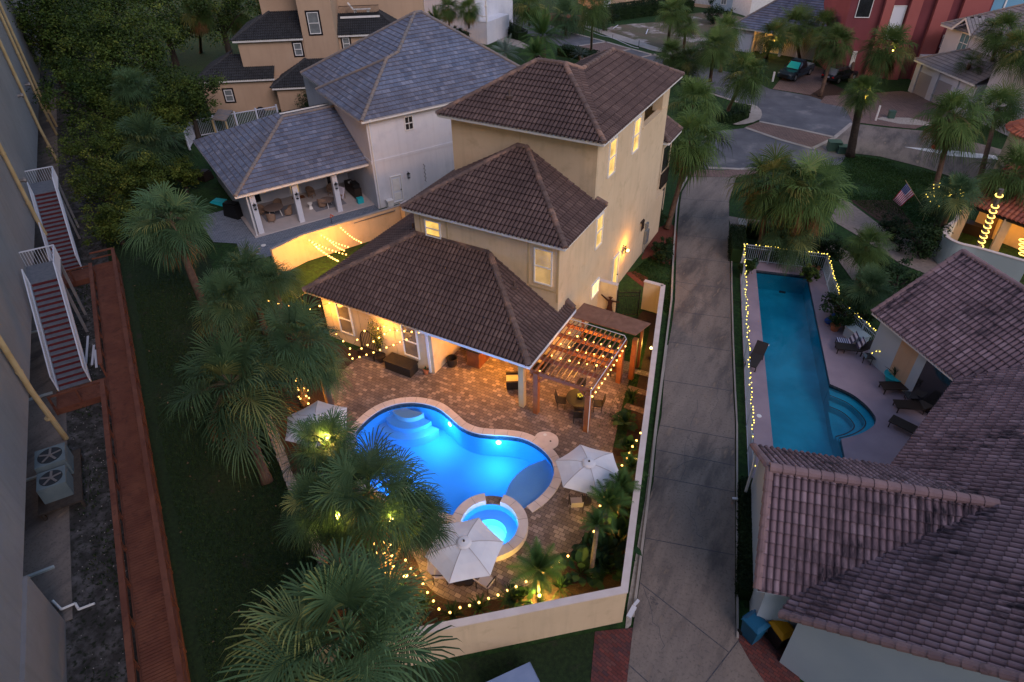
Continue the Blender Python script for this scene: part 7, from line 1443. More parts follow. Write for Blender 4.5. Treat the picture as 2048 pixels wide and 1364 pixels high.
def hedge(label, pts, w_, h, seed=1, n=9000, size=.10):
    P_ = [Vector((p.x, p.y, 0)) for p in pts]; t = thing('hedge', label, 'hedge', tuple(P_[0]), 'clipped hedges'); rnd = random.Random(seed); L = [(b - a).length for a, b in zip(P_[:-1], P_[1:])]; V_a, F_a, T_a = [], [], []; mb0 = MB()
    for a, b in zip(P_[:-1], P_[1:]): mb0.bar(a + Zv * h * .42, b + Zv * h * .42, w_ * .8, h * .84)
    mb0.build('inner_stems', M['hedge'], t)
    for i in range(n):
        x = rnd.uniform(0, sum(L)); k = 0
        while x > L[k] and k < len(L) - 1: x -= L[k]; k += 1
        a, b = P_[k], P_[k + 1]; d = (b - a).normalized(); s_ = Vector((-d.y, d.x, 0)); side = rnd.random()
        if side < .5: p = a + d * x + s_ * rnd.uniform(-w_ / 2, w_ / 2) + Zv * (h + rnd.gauss(0, .03)); nn = Zv
        else: sg = 1 if side < .75 else -1; p = a + d * x + s_ * sg * (w_ / 2 + rnd.gauss(0, .03)) + Zv * rnd.uniform(0, h); nn = s_ * sg
        nn = (nn + Vector((rnd.gauss(0, .5), rnd.gauss(0, .5), rnd.gauss(0, .5)))).normalized(); u = nn.cross(Vector((rnd.gauss(0, 1), rnd.gauss(0, 1), rnd.gauss(0, 1)))).normalized(); v = nn.cross(u); z_ = size * rnd.uniform(.6, 1.3); k2 = len(V_a)
        V_a += [p - u * z_ * .5, p + v * z_ * .3, p + u * z_ * .5, p - v * z_ * .3]; F_a.append((k2, k2 + 1, k2 + 2, k2 + 3)); T_a.append(min(1, max(0, .4 + .2 * math.sin(p.x * 3 + p.y * 2) + rnd.uniform(-.25, .25))))
    mb = MB(); mb.v = [tuple(p) for p in V_a]; mb.f = F_a; mb.t = T_a; mb.build('foliage', M['hedge'], t); return t
hedge('narrow dark hedge between the driveway and the pale wall near the bins', [G(1493, 975), G(1494, 1090), G(1491, 1200)], .75, .7, 1)
hedge('dark hedge block between the driveway and the far corner of the pool fence', [G(1470, 478), G(1472, 525)], 1.0, 1.2, 2, 4000); hedge('dark hedge behind the far end of the pool fence', [G(1490, 470), G(1560, 480), G(1650, 500)], .9, 1.0, 3, 6000)
hedge('long dark hedge before the beige house at the top', [G(1217, 40), G(1300, 28), G(1380, 22)], 2.6, 2.0, 4, 9000, .2); hedge('dark hedge between the white balustrade house and the road', [G(980, 52), G(1010, 62), G(1045, 80)], 1.8, 1.2, 5, 5000, .16)
hedge('rounded clipped hedge on the kerb island', [G(1440, 245), G(1470, 240), G(1485, 225)], 1.6, .9, 6, 5000, .13); hedge('dark hedge behind the cream roof by the road', [G(1120, 108), G(1145, 112), G(1190, 122)], 1.8, 1.1, 7, 3500, .15)
# bed planting: broad leaves and low clumps
def clump(label, px, z, r, n, seed, w_=.16, name='broad_leaf_plant', mat='paradise', group='broad-leaved plants in the yard beds'):
    c = G(px[0], px[1], 0); t = thing(name, label, 'plant', tuple(c), group); rnd = random.Random(seed); V_a, F_a, T_a = [], [], []
    for i in range(n):
        a = i * 2.4 + rnd.uniform(-.3, .3); el = R(rnd.uniform(30, 80)); L = r * rnd.uniform(.7, 1.2); d = Vector((math.cos(a) * math.cos(el), math.sin(a) * math.cos(el), math.sin(el))); s_ = Vector((-math.sin(a), math.cos(a), 0)); p = [c + d * L * f - Zv * L * .5 * f ** 3 * math.cos(el) + Zv * z * .1 for f in (0, .45, .7, .9, 1.05)]; ws_ = (.01, .015, w_, w_ * .8, .0); tn = rnd.uniform(.1, .9)
        for j in range(4): k = len(V_a); V_a += [p[j] - s_ * ws_[j], p[j] + s_ * ws_[j], p[j + 1] + s_ * ws_[j + 1], p[j + 1] - s_ * ws_[j + 1]]; F_a.append((k, k + 1, k + 2, k + 3)); T_a.append(tn)
    mb = MB(); mb.v = [tuple(q) for q in V_a]; mb.f = F_a; mb.t = T_a; mb.build('leaves', M[mat], t); return t
for k, (px, r, n, lb) in enumerate((((1205, 1120), 1.5, 26, 'broad-leaved plant around the pale palm stem in the right bed'), ((1235, 1090), 1.4, 22, 'broad-leaved plant against the driveway wall corner'), ((1160, 1150), 1.3, 20, 'broad-leaved plant left of the pale palm stem'), ((1240, 1020), 1.2, 20, 'leafy plant behind the slim palms by the wall'), ((1250, 850), .8, 18, 'low plant at the top of the right bed'), ((1215, 1150), 1.2, 22, 'broad-leaved plant in the very corner of the garden wall'), ((1180, 1110), 1.1, 22, 'broad-leaved plant at the patio side of the right bed'), ((1232, 985), 1.0, 22, 'leafy plant between the right umbrella and the wall'), ((1255, 905), .9, 20, 'leafy plant below the wall lights above the right umbrella'), ((1040, 1205), .8, 20, 'dark plant left of the lit feather palm'))): clump(lb, px, 1, r, int(n * 1.5), 90 + k)
for k, (px, lb) in enumerate((((850, 1215), 'grassy clump left of the front wall string lights'), ((905, 1235), 'grassy clump behind the spa umbrella at the front wall'), ((960, 1222), 'grassy clump in the middle of the front bed'), ((1020, 1205), 'grassy clump right of the slatted chair'), ((1120, 1180), 'grassy clump between the lit palm and the corner'), ((800, 1195), 'grassy clump beside the bright corner spotlight'), ((1262, 800), 'grassy clump near the stepping stones'), ((1235, 960), 'grassy clump in the bed by the right umbrella'))): clump(lb, px, 1, .75, 60, 110 + k, .02, 'grass_clump', 'paradise', 'grassy clumps in the yard beds')
# ================================================================ yard furniture
def umbrella(label, cpx, z, r, rz, name='patio_umbrella'):
    c = G(cpx[0], cpx[1], z); t = thing(name, label, 'umbrella', (c.x, c.y, 0), 'white patio umbrellas'); rim = []; n = 6
    MB().cyl((c.x, c.y, 0), (c.x, c.y, z + .05), .025, .025, 10).build('pole', M['bronze'], t); MB().cyl((c.x, c.y, 0), (c.x, c.y, .08), .28, .26, 18).build('base', M['bronze'], t)
    mb = MB(); R_ = [c + Vector((r * math.cos(rz + 2 * math.pi * k / n), r * math.sin(rz + 2 * math.pi * k / n), -.42)) for k in range(n)]; rings = []
    for f in (.12, .35, .6, .85, 1.0):
        ring = []
        for k in range(n):
            for s in range(4):
                a = R_[k].lerp(R_[(k + 1) % n], s / 4); p = c.lerp(a, f); p.z += .10 * math.sin(math.pi * f) - .035 * f * math.sin(math.pi * s / 4); ring.append(p - (p - c) * (.03 * f * math.sin(math.pi * s / 4)) * .9)
        rings.append(ring)
    V_a = [tuple(p) for r_ in rings for p in r_]; m_ = n * 4; F_a = [(i * m_ + k, i * m_ + (k + 1) % m_, (i + 1) * m_ + (k + 1) % m_, (i + 1) * m_ + k) for i in range(len(rings) - 1) for k in range(m_)]; mb.add(V_a, F_a)
    cp = mb.build('canopy', M['canvas'], t); sm = MB(); [sm.bar(rings[i][4 * k] + Zv * .006, rings[i + 1][4 * k] + Zv * .006, .022, .008) for k in range(n) for i in range(len(rings) - 1)]; merge(cp, sm, M['seatpad']); v = MB(); v.lathe((c.x, c.y, z + .02), [(.30, -.02), (.22, .05), (.05, .09)], 18); v.build('vent_cap', M['canvas'], t); MB().cyl((c.x, c.y, z + .08), (c.x, c.y, z + .17), .04, .03, 8).build('finial', M['bronze'], t)
    mb = MB(); [mb.bar(c - Zv * .04, R_[k] - Zv * .03, .02, .02) for k in range(n)]; mb.build('ribs', M['bronze'], t); return t
umbrella('white six-sided umbrella between the pool and the driveway wall bed', (1178, 926), 2.55, 1.50, R(8)); umbrella('white six-sided umbrella covering part of the round spa', (928, 1085), 2.55, 1.55, R(-20)); umbrella('white umbrella half hidden under palm fronds at the left of the pool', (630, 834), 2.55, 1.62, R(10))
def sling(label, px, rz):
    q = G(px[0], px[1], .3); t = thing('sling_chair', label, 'chair', (q.x, q.y, 0), 'pale sling chairs by the pool'); c, s = math.cos(rz), math.sin(rz); L = lambda x, y, z_: Vector((q.x + x * c - y * s, q.y + x * s + y * c, z_))
    MB().hexa([L(-.27, -.25, .40), L(.27, -.25, .40), L(.27, .25, .38), L(-.27, .25, .38)], [L(-.27, -.25, .45), L(.27, -.25, .45), L(.27, .25, .43), L(-.27, .25, .43)]).build('seat', M['seatpad'], t); MB().hexa([L(-.26, .24, .45), L(.26, .24, .45), L(.26, .28, .45), L(-.26, .28, .45)], [L(-.26, .46, 1.0), L(.26, .46, 1.0), L(.26, .50, 1.0), L(-.26, .50, 1.0)]).build('backrest', M['seatpad'], t)
    for x in (-.29, .29):
        for y in (-.26, .28): MB().bar(L(x, y, 0), L(x, y, .62 if y < 0 else .5), .03, .03, up=(1, 0, 0)).build('leg', M['bronze'], t)
        MB().bar(L(x, -.28, .63), L(x, .33, .66), .05, .025).build('armrest', M['bronze'], t)
sling('pale sling chair seen from behind in front of the spa umbrella', (972, 1165), R(175)); sling('pale sling chair hidden left under the spa umbrella', (882, 1148), R(120)); sling('pale sling chair beside the right-hand umbrella', (1152, 1008), R(-150)); sling('pale sling chair under the palms left of the spa', (812, 1000), R(60)); sling('pale sling chair under the half hidden umbrella', (700, 900), R(20))
for px, lb in (((918, 1150), 'round bronze table under the spa umbrella'), ((1178, 960), 'round bronze table under the right-hand umbrella')): o = rtable('umbrella_table', lb, .45, .7, M['bronze'], M['bronze'], True); c = G(px[0], px[1], .35); o.location = (c.x, c.y, 0)
# round dining set under the pergola
dt = rtable('dining_table', 'large round dark table under the front edge of the pergola', .72, .75, M['bronze'], M['black'], True); dc = G(1160, 795, .75); dt.location = (dc.x, dc.y, 0)
pb = MB().lathe((dc.x, dc.y, .755), [(.05, 0), (.14, .02), (.20, .12), (.17, .10), (.04, .03)], 14).build('flower_bowl', M['bronze']); tag(pb, 'low bowl of yellow green flowers on the round dark table', 'bowl'); mb = MB(); [mb.ball((dc.x + .11 * math.cos(a), dc.y + .11 * math.sin(a), .90), .055, 6, 5) for a in range(6)]; mb.build('flowers', pm('yellow green petals', (.35, .45, .08), rough=.7), pb)
def dchair():
    t = thing('dining_chair', 'dark dining chair', 'chair'); MB().obox((0, 0, .42), (.50, .48, .06)).build('seat', M['dark'], t); mb = MB(); mb.hexa([(-.25, .22, .48), (.25, .22, .48), (.25, .26, .48), (-.25, .26, .48)], [(-.23, .33, .98), (.23, .33, .98), (.23, .37, .98), (-.23, .37, .98)]); mb.build('backrest', M['dark'], t)
    for x, y in ((.22, .2), (-.22, .2), (.22, -.2), (-.22, -.2)): MB().bar((x, y, 0), (x, y, .43), .035, .035, up=(1, 0, 0)).build('leg', M['dark'], t)
    return t
dch = dchair()
for a, lb in ((200, 'dark dining chair on the left of the round pergola table'), (290, 'dark dining chair nearest the pool at the round pergola table'), (20, 'dark dining chair on the driveway side of the round pergola table'), (110, 'dark dining chair on the far side of the round pergola table')): place(dch, USED, (dc.x + .95 * math.cos(R(a)), dc.y + .95 * math.sin(R(a)), 0), R(a - 90), 1, lb, 'dining chairs round the pergola table')
def armchair(label, px, rz, name='wicker_armchair'):
    q = G(px[0], px[1], .3); t = thing(name, label, 'armchair', (q.x, q.y, 0), 'dark wicker seats in the porch'); c, s = math.cos(rz), math.sin(rz); L = lambda x, y, z_: Vector((q.x + x * c - y * s, q.y + x * s + y * c, z_)); B = lambda mb, x0, x1, y0, y1, z0, z1: mb.hexa([L(x0, y0, z0), L(x1, y0, z0), L(x1, y1, z0), L(x0, y1, z0)], [L(x0, y0, z1), L(x1, y0, z1), L(x1, y1, z1), L(x0, y1, z1)])
    B(MB(), -.42, .42, -.42, .42, .05, .34).build('base', M['dark'], t); B(MB(), -.45, -.34, -.42, .42, .34, .60).build('armrest', M['dark'], t); B(MB(), .34, .45, -.42, .42, .34, .60).build('armrest', M['dark'], t); B(MB(), -.45, .45, .34, .47, .05, .80).build('backrest', M['dark'], t); B(MB(), -.33, .33, -.42, .34, .345, .48).build('cushion', M['cushion'], t)
armchair('dark wicker armchair with a yellow cushion beside the porch column', (1028, 762), R(-60)); armchair('dark wicker armchair behind the porch column under the roof', (1080, 725), R(-90)); armchair('dark wicker armchair deeper inside the lit porch', (1045, 715), R(-120))
cb = MB().box(-16.4, -15.6, 23.9, 25.9, 0, 1.15); o = cb.build('bar_cabinet', M['wood_perg']); tag(o, 'dark reddish bar cabinet against the back of the lit porch', 'cabinet'); tag(MB().box(-16.5, -15.5, 23.8, 26.0, 1.15, 1.22).build('worktop', M['black'], o))
q = G(904, 722, .3); t = thing('basket', 'round dark wicker basket at the lit porch wall', 'basket', (q.x, q.y, 0)); MB().lathe((q.x, q.y, 0), [(.001, .02), (.26, .02), (.31, .55), (.28, .55), (.24, .08), (.001, .08)], 20).build('basket_body', M['dark'], t)
sb = thing('storage_box', 'long low dark wicker storage box under the left porch windows', 'storage box', (-19.6, 21.9, 0)); MB().box(-20.35, -18.6, 21.45, 22.2, 0, .58).build('box_body', M['dark'], sb); MB().box(-20.4, -18.55, 21.4, 22.25, .58, .64).build('lid', M['dark'], sb)
def pot(label, px, r, h, mat='terracotta', plant=None, n=14):
    q = G(px[0], px[1], .2); t = thing('plant_pot', label, 'plant pot', (q.x, q.y, 0), 'plant pots'); MB().lathe((q.x, q.y, 0), [(.001, .01), (r * .7, .01), (r, h), (r * 1.08, h), (r * .9, h * .9), (.001, h * .85)], 18).build('pot', M[mat], t)
    if plant:
        V_a, F_a = [], []; rnd = random.Random(int(px[0])); mb = MB()
        for i in range(n): a = rnd.uniform(0, 6.28); e = rnd.uniform(.5, 1.5); d = Vector((math.cos(a) * math.cos(e), math.sin(a) * math.cos(e), math.sin(e))) * plant * rnd.uniform(.6, 1.1); s_ = Vector((-math.sin(a), math.cos(a), 0)) * .03; b = Vector((q.x, q.y, h * .9)); mb.add([tuple(b - s_ * .4), tuple(b + s_ * .4), tuple(b + d * .6 + s_), tuple(b + d * .6 - s_), tuple(b + d - Zv * plant * .15)], [(0, 1, 2, 3), (3, 2, 4)], rnd.random())
        mb.build('foliage', M['paradise'], t)
    return t
pot('small terracotta pot at the foot of the white downspout', (852, 742), .16, .3, 'terracotta', .3); pot('brown pot holding the tall shrub beside the arched bench', (762, 716), .28, .4, 'bronze'); pot('aqua glazed planter with a spiky plant beside the glass doors', (1787, 757), .5, .45, 'aqua', .8, 50); pot('terracotta pot in the far right corner of the pool terrace', (1631, 538), .3, .35, 'terracotta', .5, 30); pot('dark pot with plants by the bend of the pool fence', (1670, 655), .28, .4, 'terracotta', .9, 50); pot('green pot in the far left corner of the pool terrace', (1507, 530), .3, .4, 'green', .6, 30)
q = G(762, 716); t = thing('tall_shrub', 'tall open green shrub in a pot against the lit cream wall', 'shrub', (q.x, q.y, .35)); rnd = random.Random(5); mb = MB(); tip = []
for k in range(7): a = k * .9; b = q + Zv * .35; e = b + Vector((.35 * math.cos(a), .25 * math.sin(a), rnd.uniform(1.2, 2.3))); mb.tube([b, b.lerp(e, .5) + Vector((.05, 0, 0)), e], [.025, .018, .008], 5); tip += [b.lerp(e, f) for f in (.3, .4, .5, .6, .7, .8, .9, 1)]
mb.build('stems', M['bark'], t); mb = MB()
for i in range(900): p = rnd.choice(tip) + Vector((rnd.gauss(0, .13), rnd.gauss(0, .11), rnd.gauss(0, .10))); u = Vector((rnd.gauss(0, 1), rnd.gauss(0, 1), rnd.gauss(0, 1))).normalized(); v = u.cross(Vector((0, .3, 1))).normalized(); mb.add([tuple(p - u * .05), tuple(p + v * .022), tuple(p + u * .05), tuple(p - v * .022)], [(0, 1, 2, 3)], rnd.random())
mb.build('foliage', M['scrub'], t)
# arched bench, dark, against the wall
q = G(735, 716); t = thing('arched_bench', 'dark bench with a tall arched back against the cream wall', 'bench', (q.x, q.y, 0)); x, y = q.x, q.y
MB().box(x - .6, x + .6, y - .1, y + .35, .38, .45).build('seat', M['bronze'], t); mb = MB(); pts = [Vector((x + .62 * math.cos(R(a)), y + .36, .95 + .75 * math.sin(R(a)))) for a in range(0, 181, 15)]; mb.path([Vector((x + .62, y + .36, 0))] + pts + [Vector((x - .62, y + .36, 0))], .04, 6)
for k in range(-4, 5): xx = x + k * .13; mb.cyl((xx, y + .36, .45), (xx, y + .36, .95 + .75 * math.sqrt(max(0, 1 - (k * .13 / .62) ** 2))), .02, .02, 6)
mb.build('backrest', M['bronze'], t)
for dx in (-.55, .55): MB().box(x + dx - .03, x + dx + .03, y - .08, y - .02, 0, .38).build('leg', M['bronze'], t)
# small dark canopy left of the house corner
q = G(632, 590, 2.2); t = thing('small_canopy', 'small dark brown canopy roof left of the cream house corner', 'canopy', (q.x, q.y, 0)); MB().hexa([(q.x - .9, q.y - .7, 2.1), (q.x + .9, q.y - .7, 2.1), (q.x + .9, q.y + .7, 2.1), (q.x - .9, q.y + .7, 2.1)], [(q.x - .2, q.y - .2, 2.55), (q.x + .2, q.y - .2, 2.55), (q.x + .2, q.y + .2, 2.55), (q.x - .2, q.y + .2, 2.55)]).build('canopy_roof', M['bronze'], t)
for dx, dy in ((-.8, -.6), (.8, -.6), (.8, .6), (-.8, .6)): MB().cyl((q.x + dx, q.y + dy, 0), (q.x + dx, q.y + dy, 2.1), .03).build('post', M['bronze'], t)
# covered trailer / tub at the bottom edge
q0 = [G(*p, .9) for p in ((965, 1364), (1060, 1320), (1090, 1380), (1010, 1440))]; t = thing('covered_hot_tub', 'pale blue covered box at the bottom edge below the corner wall', 'cover', tuple(G(1030, 1400)))
def inset(ps, f, dz): c_ = sum(ps, Vector()) / len(ps); return [c_ + (p - c_) * f + Zv * dz for p in ps]
MB().hexa(inset(q0, .97, -.9), inset(q0, 1, -.12)).hexa(inset(q0, 1, -.119), inset(q0, .93, -.02)).build('cover', M['cooler'], t)
mb = MB(); q = G(1257, 1235, .1); mb.bar(q, q + Vector((.05, .5, .05)), .18, .14); mb.bar(q + Vector((.02, .5, .1)), q + Vector((.1, .8, .1)), .10, .10); tag(mb.build('pipe_fitting', M['railwhite']), 'pale pipe fitting at the outside corner of the cream wall', 'pipe')
# ================================================================ street things
def car(name, label, c, rz, L_, W_, H_, paint, pickup=False, cat='car'):
    t = thing(name, label, cat, tuple(c), 'parked vehicles at the coral red house'); cs, sn = math.cos(rz), math.sin(rz); P_ = lambda x, y, z: Vector((c[0] + x * cs - y * sn, c[1] + x * sn + y * cs, z)); h = L_ / 2; w = W_ / 2
    def loft(mb, secs):
        V_a, F_a = [], []
        for x, yb, zb, yt, zt_ in secs: V_a += [P_(x, -yb, zb), P_(x, -yb, (zb + zt_) * .55), P_(x, -yt, zt_), P_(x, yt, zt_), P_(x, yb, (zb + zt_) * .55), P_(x, yb, zb)]
        n = len(secs)
        for i in range(n - 1):
            for k in range(6): F_a.append((i * 6 + k, i * 6 + (k + 1) % 6, (i + 1) * 6 + (k + 1) % 6, (i + 1) * 6 + k))
        F_a += [tuple(range(6))[::-1], tuple(range((n - 1) * 6, n * 6))]; mb.add([tuple(p) for p in V_a], F_a); return mb
    bel = H_ * .58
    loft(MB(), [(h, w * .85, .45, w * .75, bel * .78), (h - .12, w * .95, .35, w * .85, bel * .9), (h - .5, w, .32, w * .9, bel * .97), (h * .42, w, .32, w * .94, bel), (-h * .9, w, .34, w * .94, bel * 1.02), (-h, w * .92, .45, w * .86, bel * .95)]).build('body', paint, t)
    if pickup: cab = [(h * .40, w * .90, bel, w * .88, bel + .02), (h * .14, w * .9, bel, w * .72, H_ * .98), (-h * .20, w * .9, bel, w * .72, H_), (-h * .30, w * .9, bel, w * .85, bel + .05)]
    else: cab = [(h * .45, w * .90, bel, w * .88, bel + .02), (h * .15, w * .9, bel, w * .74, H_ * .98), (-h * .75, w * .9, bel, w * .74, H_), (-h * .93, w * .9, bel, w * .84, bel + .05)]
    loft(MB(), cab).build('cabin', M['darkglass'], t)
    mb = MB(); x0, x1 = cab[1][0] - .05, cab[2][0] + .05; mb.hexa([P_(x0, -w * .70, H_ * .99), P_(x1, -w * .70, H_ * 1.0), P_(x1, w * .70, H_ * 1.0), P_(x0, w * .70, H_ * .99)], [P_(x0, -w * .66, H_ * 1.03), P_(x1, -w * .66, H_ * 1.04), P_(x1, w * .66, H_ * 1.04), P_(x0, w * .66, H_ * 1.03)]); mb.build('roof_panel', paint, t)
    rw = .42 if pickup else .36
    for sx in (.62, -.60):
        for sy in (1, -1): wl = MB().cyl(P_(h * sx, sy * (w - .20), rw), P_(h * sx, sy * (w + .02), rw), rw, rw, 18).build('wheel', M['tyre'], t); MB().cyl(P_(h * sx, sy * (w + .02), rw), P_(h * sx, sy * (w + .035), rw), rw * .6, rw * .5, 12).build('rim', M['rim'], wl)
    for sy in (1, -1):
        MB().bar(P_(h - .10, sy * w * .55, bel * .80), P_(h - .02, sy * w * .82, bel * .78), .12, .14).build('headlight', M['greyglass'], t); MB().bar(P_(-h + .02, sy * w * .62, bel * .85), P_(-h - .01, sy * w * .86, bel * .85), .08, .16).build('tail_light', M['redlamp'], t); MB().bar(P_(cab[0][0] - .15, sy * w * .95, bel + .1), P_(cab[0][0] - .18, sy * w * 1.12, bel + .14), .12, .14).build('mirror', paint, t)
    MB().bar(P_(h + .0, -w * .5, .62), P_(h + .0, w * .5, .62), .04, .30).build('grille', M['black'], t); MB().bar(P_(-h - .03, -.22, .75), P_(-h - .03, .22, .75), .02, .14).build('number_plate', M['door_white'], t)
    if pickup:
        a0, a1 = Vector(cab[0]), None; mb = MB(); o1, o2 = Vector((h * .385, 0, bel + .06)), Vector((h * .165, 0, H_ * .93)); q = [P_(o1.x, -w * .74, o1.z), P_(o1.x, w * .74, o1.z), P_(o2.x, w * .62, o2.z), P_(o2.x, -w * .62, o2.z)]; n_ = (q[1] - q[0]).cross(q[3] - q[0]).normalized(); n_ = n_ if n_.z > 0 else -n_; mb.hexa([p + n_ * .02 for p in q], [p + n_ * .035 for p in q]); mb.build('windscreen_shade', M['shade'], t)
        mb = MB(); mb.hexa([P_(-h * .34, -w * .8, bel * 1.03), P_(-h * .95, -w * .8, bel * 1.04), P_(-h * .95, w * .8, bel * 1.04), P_(-h * .34, w * .8, bel * 1.03)], [P_(-h * .34, -w * .8, bel * 1.05), P_(-h * .95, -w * .8, bel * 1.06), P_(-h * .95, w * .8, bel * 1.06), P_(-h * .34, w * .8, bel * 1.05)]); mb.build('bed_cover', M['rim'], t)
    return t
p_, q_ = G(1557, 165), G(1622, 138); car('pickup_truck', 'dark blue pickup truck with a bright teal windscreen shade on the paved drive', (-9.9, 88.9, .012), math.atan2(-3.2, -1.6) + R(8), 5.7, 2.0, 1.9, M['carpaint'], True, 'pickup truck')
car('black_car', 'black car with a red tail lamp parked beside the dark pickup truck', (-5.0, 89.6, .012), R(60), 4.5, 1.9, 1.65, M['carblack'])
# flag on a leaning pole
fq = G(1814, 366, 2.6); fn = Vector((-fq.x, -fq.y, 0)).normalized(); FL = lambda x, y: GP(x, y, fq, fn)
pb_ = FL(1852, 424); t = thing('flag', 'stars and stripes flag hanging from a short leaning pole on the lawn', 'flag', (pb_.x, pb_.y, 0)); MB().cyl(pb_, FL(1811, 361), .02, .02, 8).cyl((pb_.x, pb_.y, 0), pb_, .025, .025, 8).build('pole', M['pipe'], t)
m, tt, b = nodes('flag cloth'); uvn = tt.nodes.new('ShaderNodeUVMap'); sx = tt.nodes.new('ShaderNodeSeparateXYZ'); tt.links.new(uvn.outputs[0], sx.inputs[0])
def mth(op, a, bb=None, c=None):
    n_ = tt.nodes.new('ShaderNodeMath'); n_.operation = op
    for i, v in enumerate((a, bb, c)):
        if v is None: continue
        if isinstance(v, (int, float)): n_.inputs[i].default_value = v
        else: tt.links.new(v, n_.inputs[i])
    return n_.outputs[0]
st_ = mth('GREATER_THAN', mth('FRACT', mth('MULTIPLY', sx.outputs[1], 6.5)), .5); can = mth('MULTIPLY', mth('LESS_THAN', sx.outputs[0], .42), mth('GREATER_THAN', sx.outputs[1], .46))
c_ = mixc(tt, st_, (.45, .02, .05), (.62, .58, .66)); sxx = mth('FRACT', mth('MULTIPLY', sx.outputs[0], 14)); syy = mth('FRACT', mth('MULTIPLY', sx.outputs[1], 16)); dd = mth('ADD', mth('POWER', mth('SUBTRACT', sxx, .5), 2.0), mth('POWER', mth('SUBTRACT', syy, .5), 2.0)); star = mth('LESS_THAN', dd, .06)
cc = mixc(tt, star, (.02, .05, .22), (.5, .5, .6)); tt.links.new(mixc(tt, can, c_, cc), b.inputs['Base Color']); b.inputs['Roughness'].default_value = .9
c0_, c1_, d0_, d1_ = FL(1814, 366), FL(1829, 389), FL(1785, 400), FL(1801, 413); V_a, F_a, UV = [], [], []
for i in range(17):
    for j in range(7): u, v = i / 16, j / 6; V_a.append(c1_.lerp(c0_, v).lerp(d1_.lerp(d0_, v), u) + fn * .10 * math.sin(u * 9 + v * 1.5) * u); UV.append((u, v))
F_a = [(i * 7 + j, (i + 1) * 7 + j, (i + 1) * 7 + j + 1, i * 7 + j + 1) for i in range(16) for j in range(6)]
me = bpy.data.meshes.new('flag_cloth'); me.from_pydata([tuple(p) for p in V_a], [], F_a); uvl = me.uv_layers.new(name='UVMap'); uvl.data.foreach_set('uv', [x for f in F_a for i in f for x in UV[i]]); me.materials.append(m); link('flag_cloth', me, t)
for px, py, h, lb, r in ((1751, 241, 1.5, 'white post standing by the white sand patch', .09), (1545, 163, 1.1, 'pale bollard beside the dark pickup truck', .12), (1172, 48, 1.6, 'pale post near the clay bed', .09), (1277, 96, 1.0, 'dark thin post on the verge by the sidewalk', .04)):
    c = G(px, py); o = MB().cyl((c.x, c.y, 0), (c.x, c.y, h), r, r, 10).build('marker_post', M['white'] if 'dark' not in lb.split()[0] else M['black']); tag(o, lb, 'post', 'marker posts')
for px, py, sz, lb in ((1666, 300, (1.1, .9, .8), 'green utility box at the foot of the lamp palm'), (1684, 305, (.9, .8, .6), 'smaller green utility box right beside the palm trunk'), (1781, 236, (.6, .5, .7), 'small green box on the white sand patch')):
    c = G(px, py); mb = MB().obox((c.x, c.y, 0), sz, R(20)); mb.obox((c.x, c.y, sz[2]), (sz[0] * 1.06, sz[1] * 1.06, .06), R(20)); tag(mb.build('utility_box', M['green']), lb, 'utility box', 'green utility boxes')
c = G(1868, 298); t = thing('red_sack', 'small red and dark bundle on the spilled white sand', 'bag', tuple(c)); MB().ball((c.x, c.y, .2), .3, 10, 8, (1, .8, .7)).build('bundle', M['redlamp'], t); MB().ball((c.x + .05, c.y + .1, .5), .18, 8, 6).build('dark_top', M['black'], t)
c = G(1484, 446, .35); t = thing('stone_bench', 'short pale stone bench on the path by the driveway', 'bench', (c.x, c.y, 0)); MB().obox((c.x, c.y, .38), (.55, 1.1, .07), R(15)).build('seat', M['concrete_pale'], t)
for dy in (-.4, .4): MB().obox((c.x, c.y + dy, 0), (.4, .12, .38), R(15)).build('leg', M['concrete_pale'], t)
# signposts and timber in the lot, lit wooden pole on the far road
c = G(1097, 46) ; c = G(988, 45); o = MB().cyl((c.x, c.y, 0), (c.x, c.y, 5.5), .16, .14, 10).build('timber_pole', M['pipe']); tag(o, 'orange brown timber pole at the edge of the far road', 'pole')
for k, (a, b_) in enumerate((((1226, 57), (1236, 50)), ((1292, 68), (1296, 58)))): mb = MB(); mb.bar(G(*a, .1), G(*b_, .4), .12, .05); tag(mb.build('loose_pipe', M['railwhite']), ['pale pipe lying at the left of the sandy lot', 'pale pipe sticking up in the middle of the sandy lot'][k], 'pipe', 'pale pipes on the lot')
t = thing('rope_fence', 'thin white rope strung along the grass verge by the sidewalk', 'rope', tuple(G(1168, 57))); pts = [G(1168, 57, .6), G(1200, 70, .4), G(1225, 76, .6), G(1262, 92, .4), G(1277, 96, .6)]; MB().path(smooth_open(pts, 4), .04, 5).build('rope', M['railwhite'], t)
for px, py in ((1168, 60), (1225, 79)): c = G(px, py); MB().cyl((c.x, c.y, 0), (c.x, c.y, .7), .03).build('stake', M['bronze'], t)
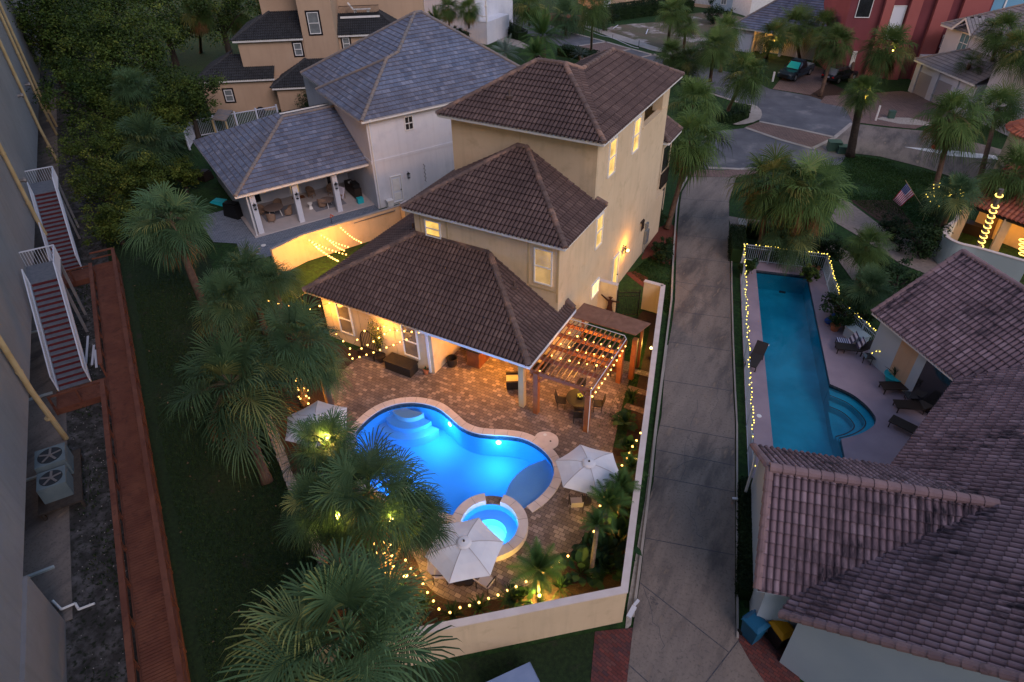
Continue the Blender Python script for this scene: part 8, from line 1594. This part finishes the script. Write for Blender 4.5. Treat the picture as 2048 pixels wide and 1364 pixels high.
# ================================================================ grass blades and litter
def inpoly_pts(poly, n, seed):
    rnd = random.Random(seed); xs = [p[0] for p in poly]; ys = [p[1] for p in poly]; o = []
    while len(o) < n:
        p = (rnd.uniform(min(xs), max(xs)), rnd.uniform(min(ys), max(ys)))
        if inside(p, poly): o.append(p)
    return o
def blades(name, label, poly, n, h, mat, seed, w_=.02):
    rnd = random.Random(seed); V_a, F_a, T_a = [], [], []
    for x, y in inpoly_pts(poly, n, seed):
        if math.sin(x * .9 + y * .5) + math.sin(x * .37 - y * 1.1) + rnd.gauss(0, .6) < -1.1: continue
        a = rnd.uniform(0, 6.28); k = len(V_a); hh = h * rnd.uniform(.5, 1.4); V_a += [(x - w_ * math.cos(a), y - w_ * math.sin(a), -.02), (x + w_ * math.cos(a), y + w_ * math.sin(a), -.02), (x + rnd.gauss(0, .03), y + rnd.gauss(0, .03), hh)]; F_a.append((k, k + 1, k + 2)); T_a.append(min(1, max(0, rnd.gauss(.4, .25))))
    mb = MB(); mb.v, mb.f, mb.t = V_a, F_a, T_a; o = mb.build(name, M[mat]); tag(o, label, 'grass', kind='stuff'); return o
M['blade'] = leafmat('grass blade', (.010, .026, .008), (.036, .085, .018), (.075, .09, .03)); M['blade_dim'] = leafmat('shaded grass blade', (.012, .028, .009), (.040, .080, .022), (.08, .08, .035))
lawn1 = [T(-48, -4.4), T(2, -4.4), G(760, 1364), G(690, 1250), G(620, 1075), G(575, 965), G(535, 860), G(470, 720), G(410, 600), G(330, 500)]
blades('grass', 'short shaded grass of the lawn between the boardwalk and the palms', lawn1, 52000, .06, 'blade_dim', 1)
blades('grass', 'bright short grass of the side lawn by the gate and stepping stones', [(-8.0, 28.4), (-8.0, 21.7), (-6.2, 21.9), (-8.4, 32.2), (-11.8, 32.05), (-11.8, 28.4)], 7000, .05, 'blade', 2)
blades('grass', 'grass of the open lawn with the flag beyond the teal pool', [G(*p) for p in ((1650, 318), (1720, 312), (1800, 325), (1880, 350), (1985, 395), (1940, 400), (1880, 430), (1850, 470), (1770, 445), (1700, 398), (1650, 395))], 26000, .07, 'blade', 3, .03)
blades('grass', 'grass strip between the cream house and the driveway', [G(*p) for p in ((1262, 545), (1300, 512), (1345, 520), (1345, 560), (1338, 640), (1305, 580))], 8000, .05, 'blade', 4)
rnd = random.Random(8); mb = MB()
for x, y in inpoly_pts(lawn1, 130, 9): a = rnd.uniform(0, 6.28); s_ = rnd.uniform(.02, .06); mb.poly([(x + s_ * math.cos(a + q), y + s_ * math.sin(a + q), .05 + .01 * q) for q in (0, 1.6, 3.2, 4.6)], rnd.random())
tag(mb.build('leaf_litter', M['seedstalk']), 'pale fallen leaves scattered over the shaded lawn', 'leaf litter', kind='stuff')
mb = MB()
for x, y in inpoly_pts([T(-48, -8.4), T(-16, -8.4), T(-16, -6.6), T(-48, -6.6)], 260, 10): s_ = rnd.uniform(.02, .05); mb.obox((x, y, -.03), (s_, s_ * .8, s_ * .7), rnd.uniform(0, 3), rnd.random())
tag(mb.build('gravel', M['concrete_pale']), 'loose pebbles on the sandy soil beside the boardwalk', 'gravel', kind='stuff')
# tufts and weeds on the soil strip
mb = MB()
for x, y in inpoly_pts([T(-48, -8.3), T(-14, -8.3), T(-14, -6.6), T(-48, -6.6)], 2600, 12):
    if math.sin(x * 1.3) + math.sin(y * 1.7 + x * .4) < .2: continue
    a = rnd.uniform(0, 6.28); mb.add([(x - .03 * math.cos(a), y - .03 * math.sin(a), -.02), (x + .03 * math.cos(a), y + .03 * math.sin(a), -.02), (x + rnd.gauss(0, .06), y + rnd.gauss(0, .06), rnd.uniform(.05, .16))], [(0, 1, 2)], rnd.random())
tag(mb.build('weeds', M['blade_dim']), 'low weeds on the sandy soil beside the tall building', 'weeds', kind='stuff')
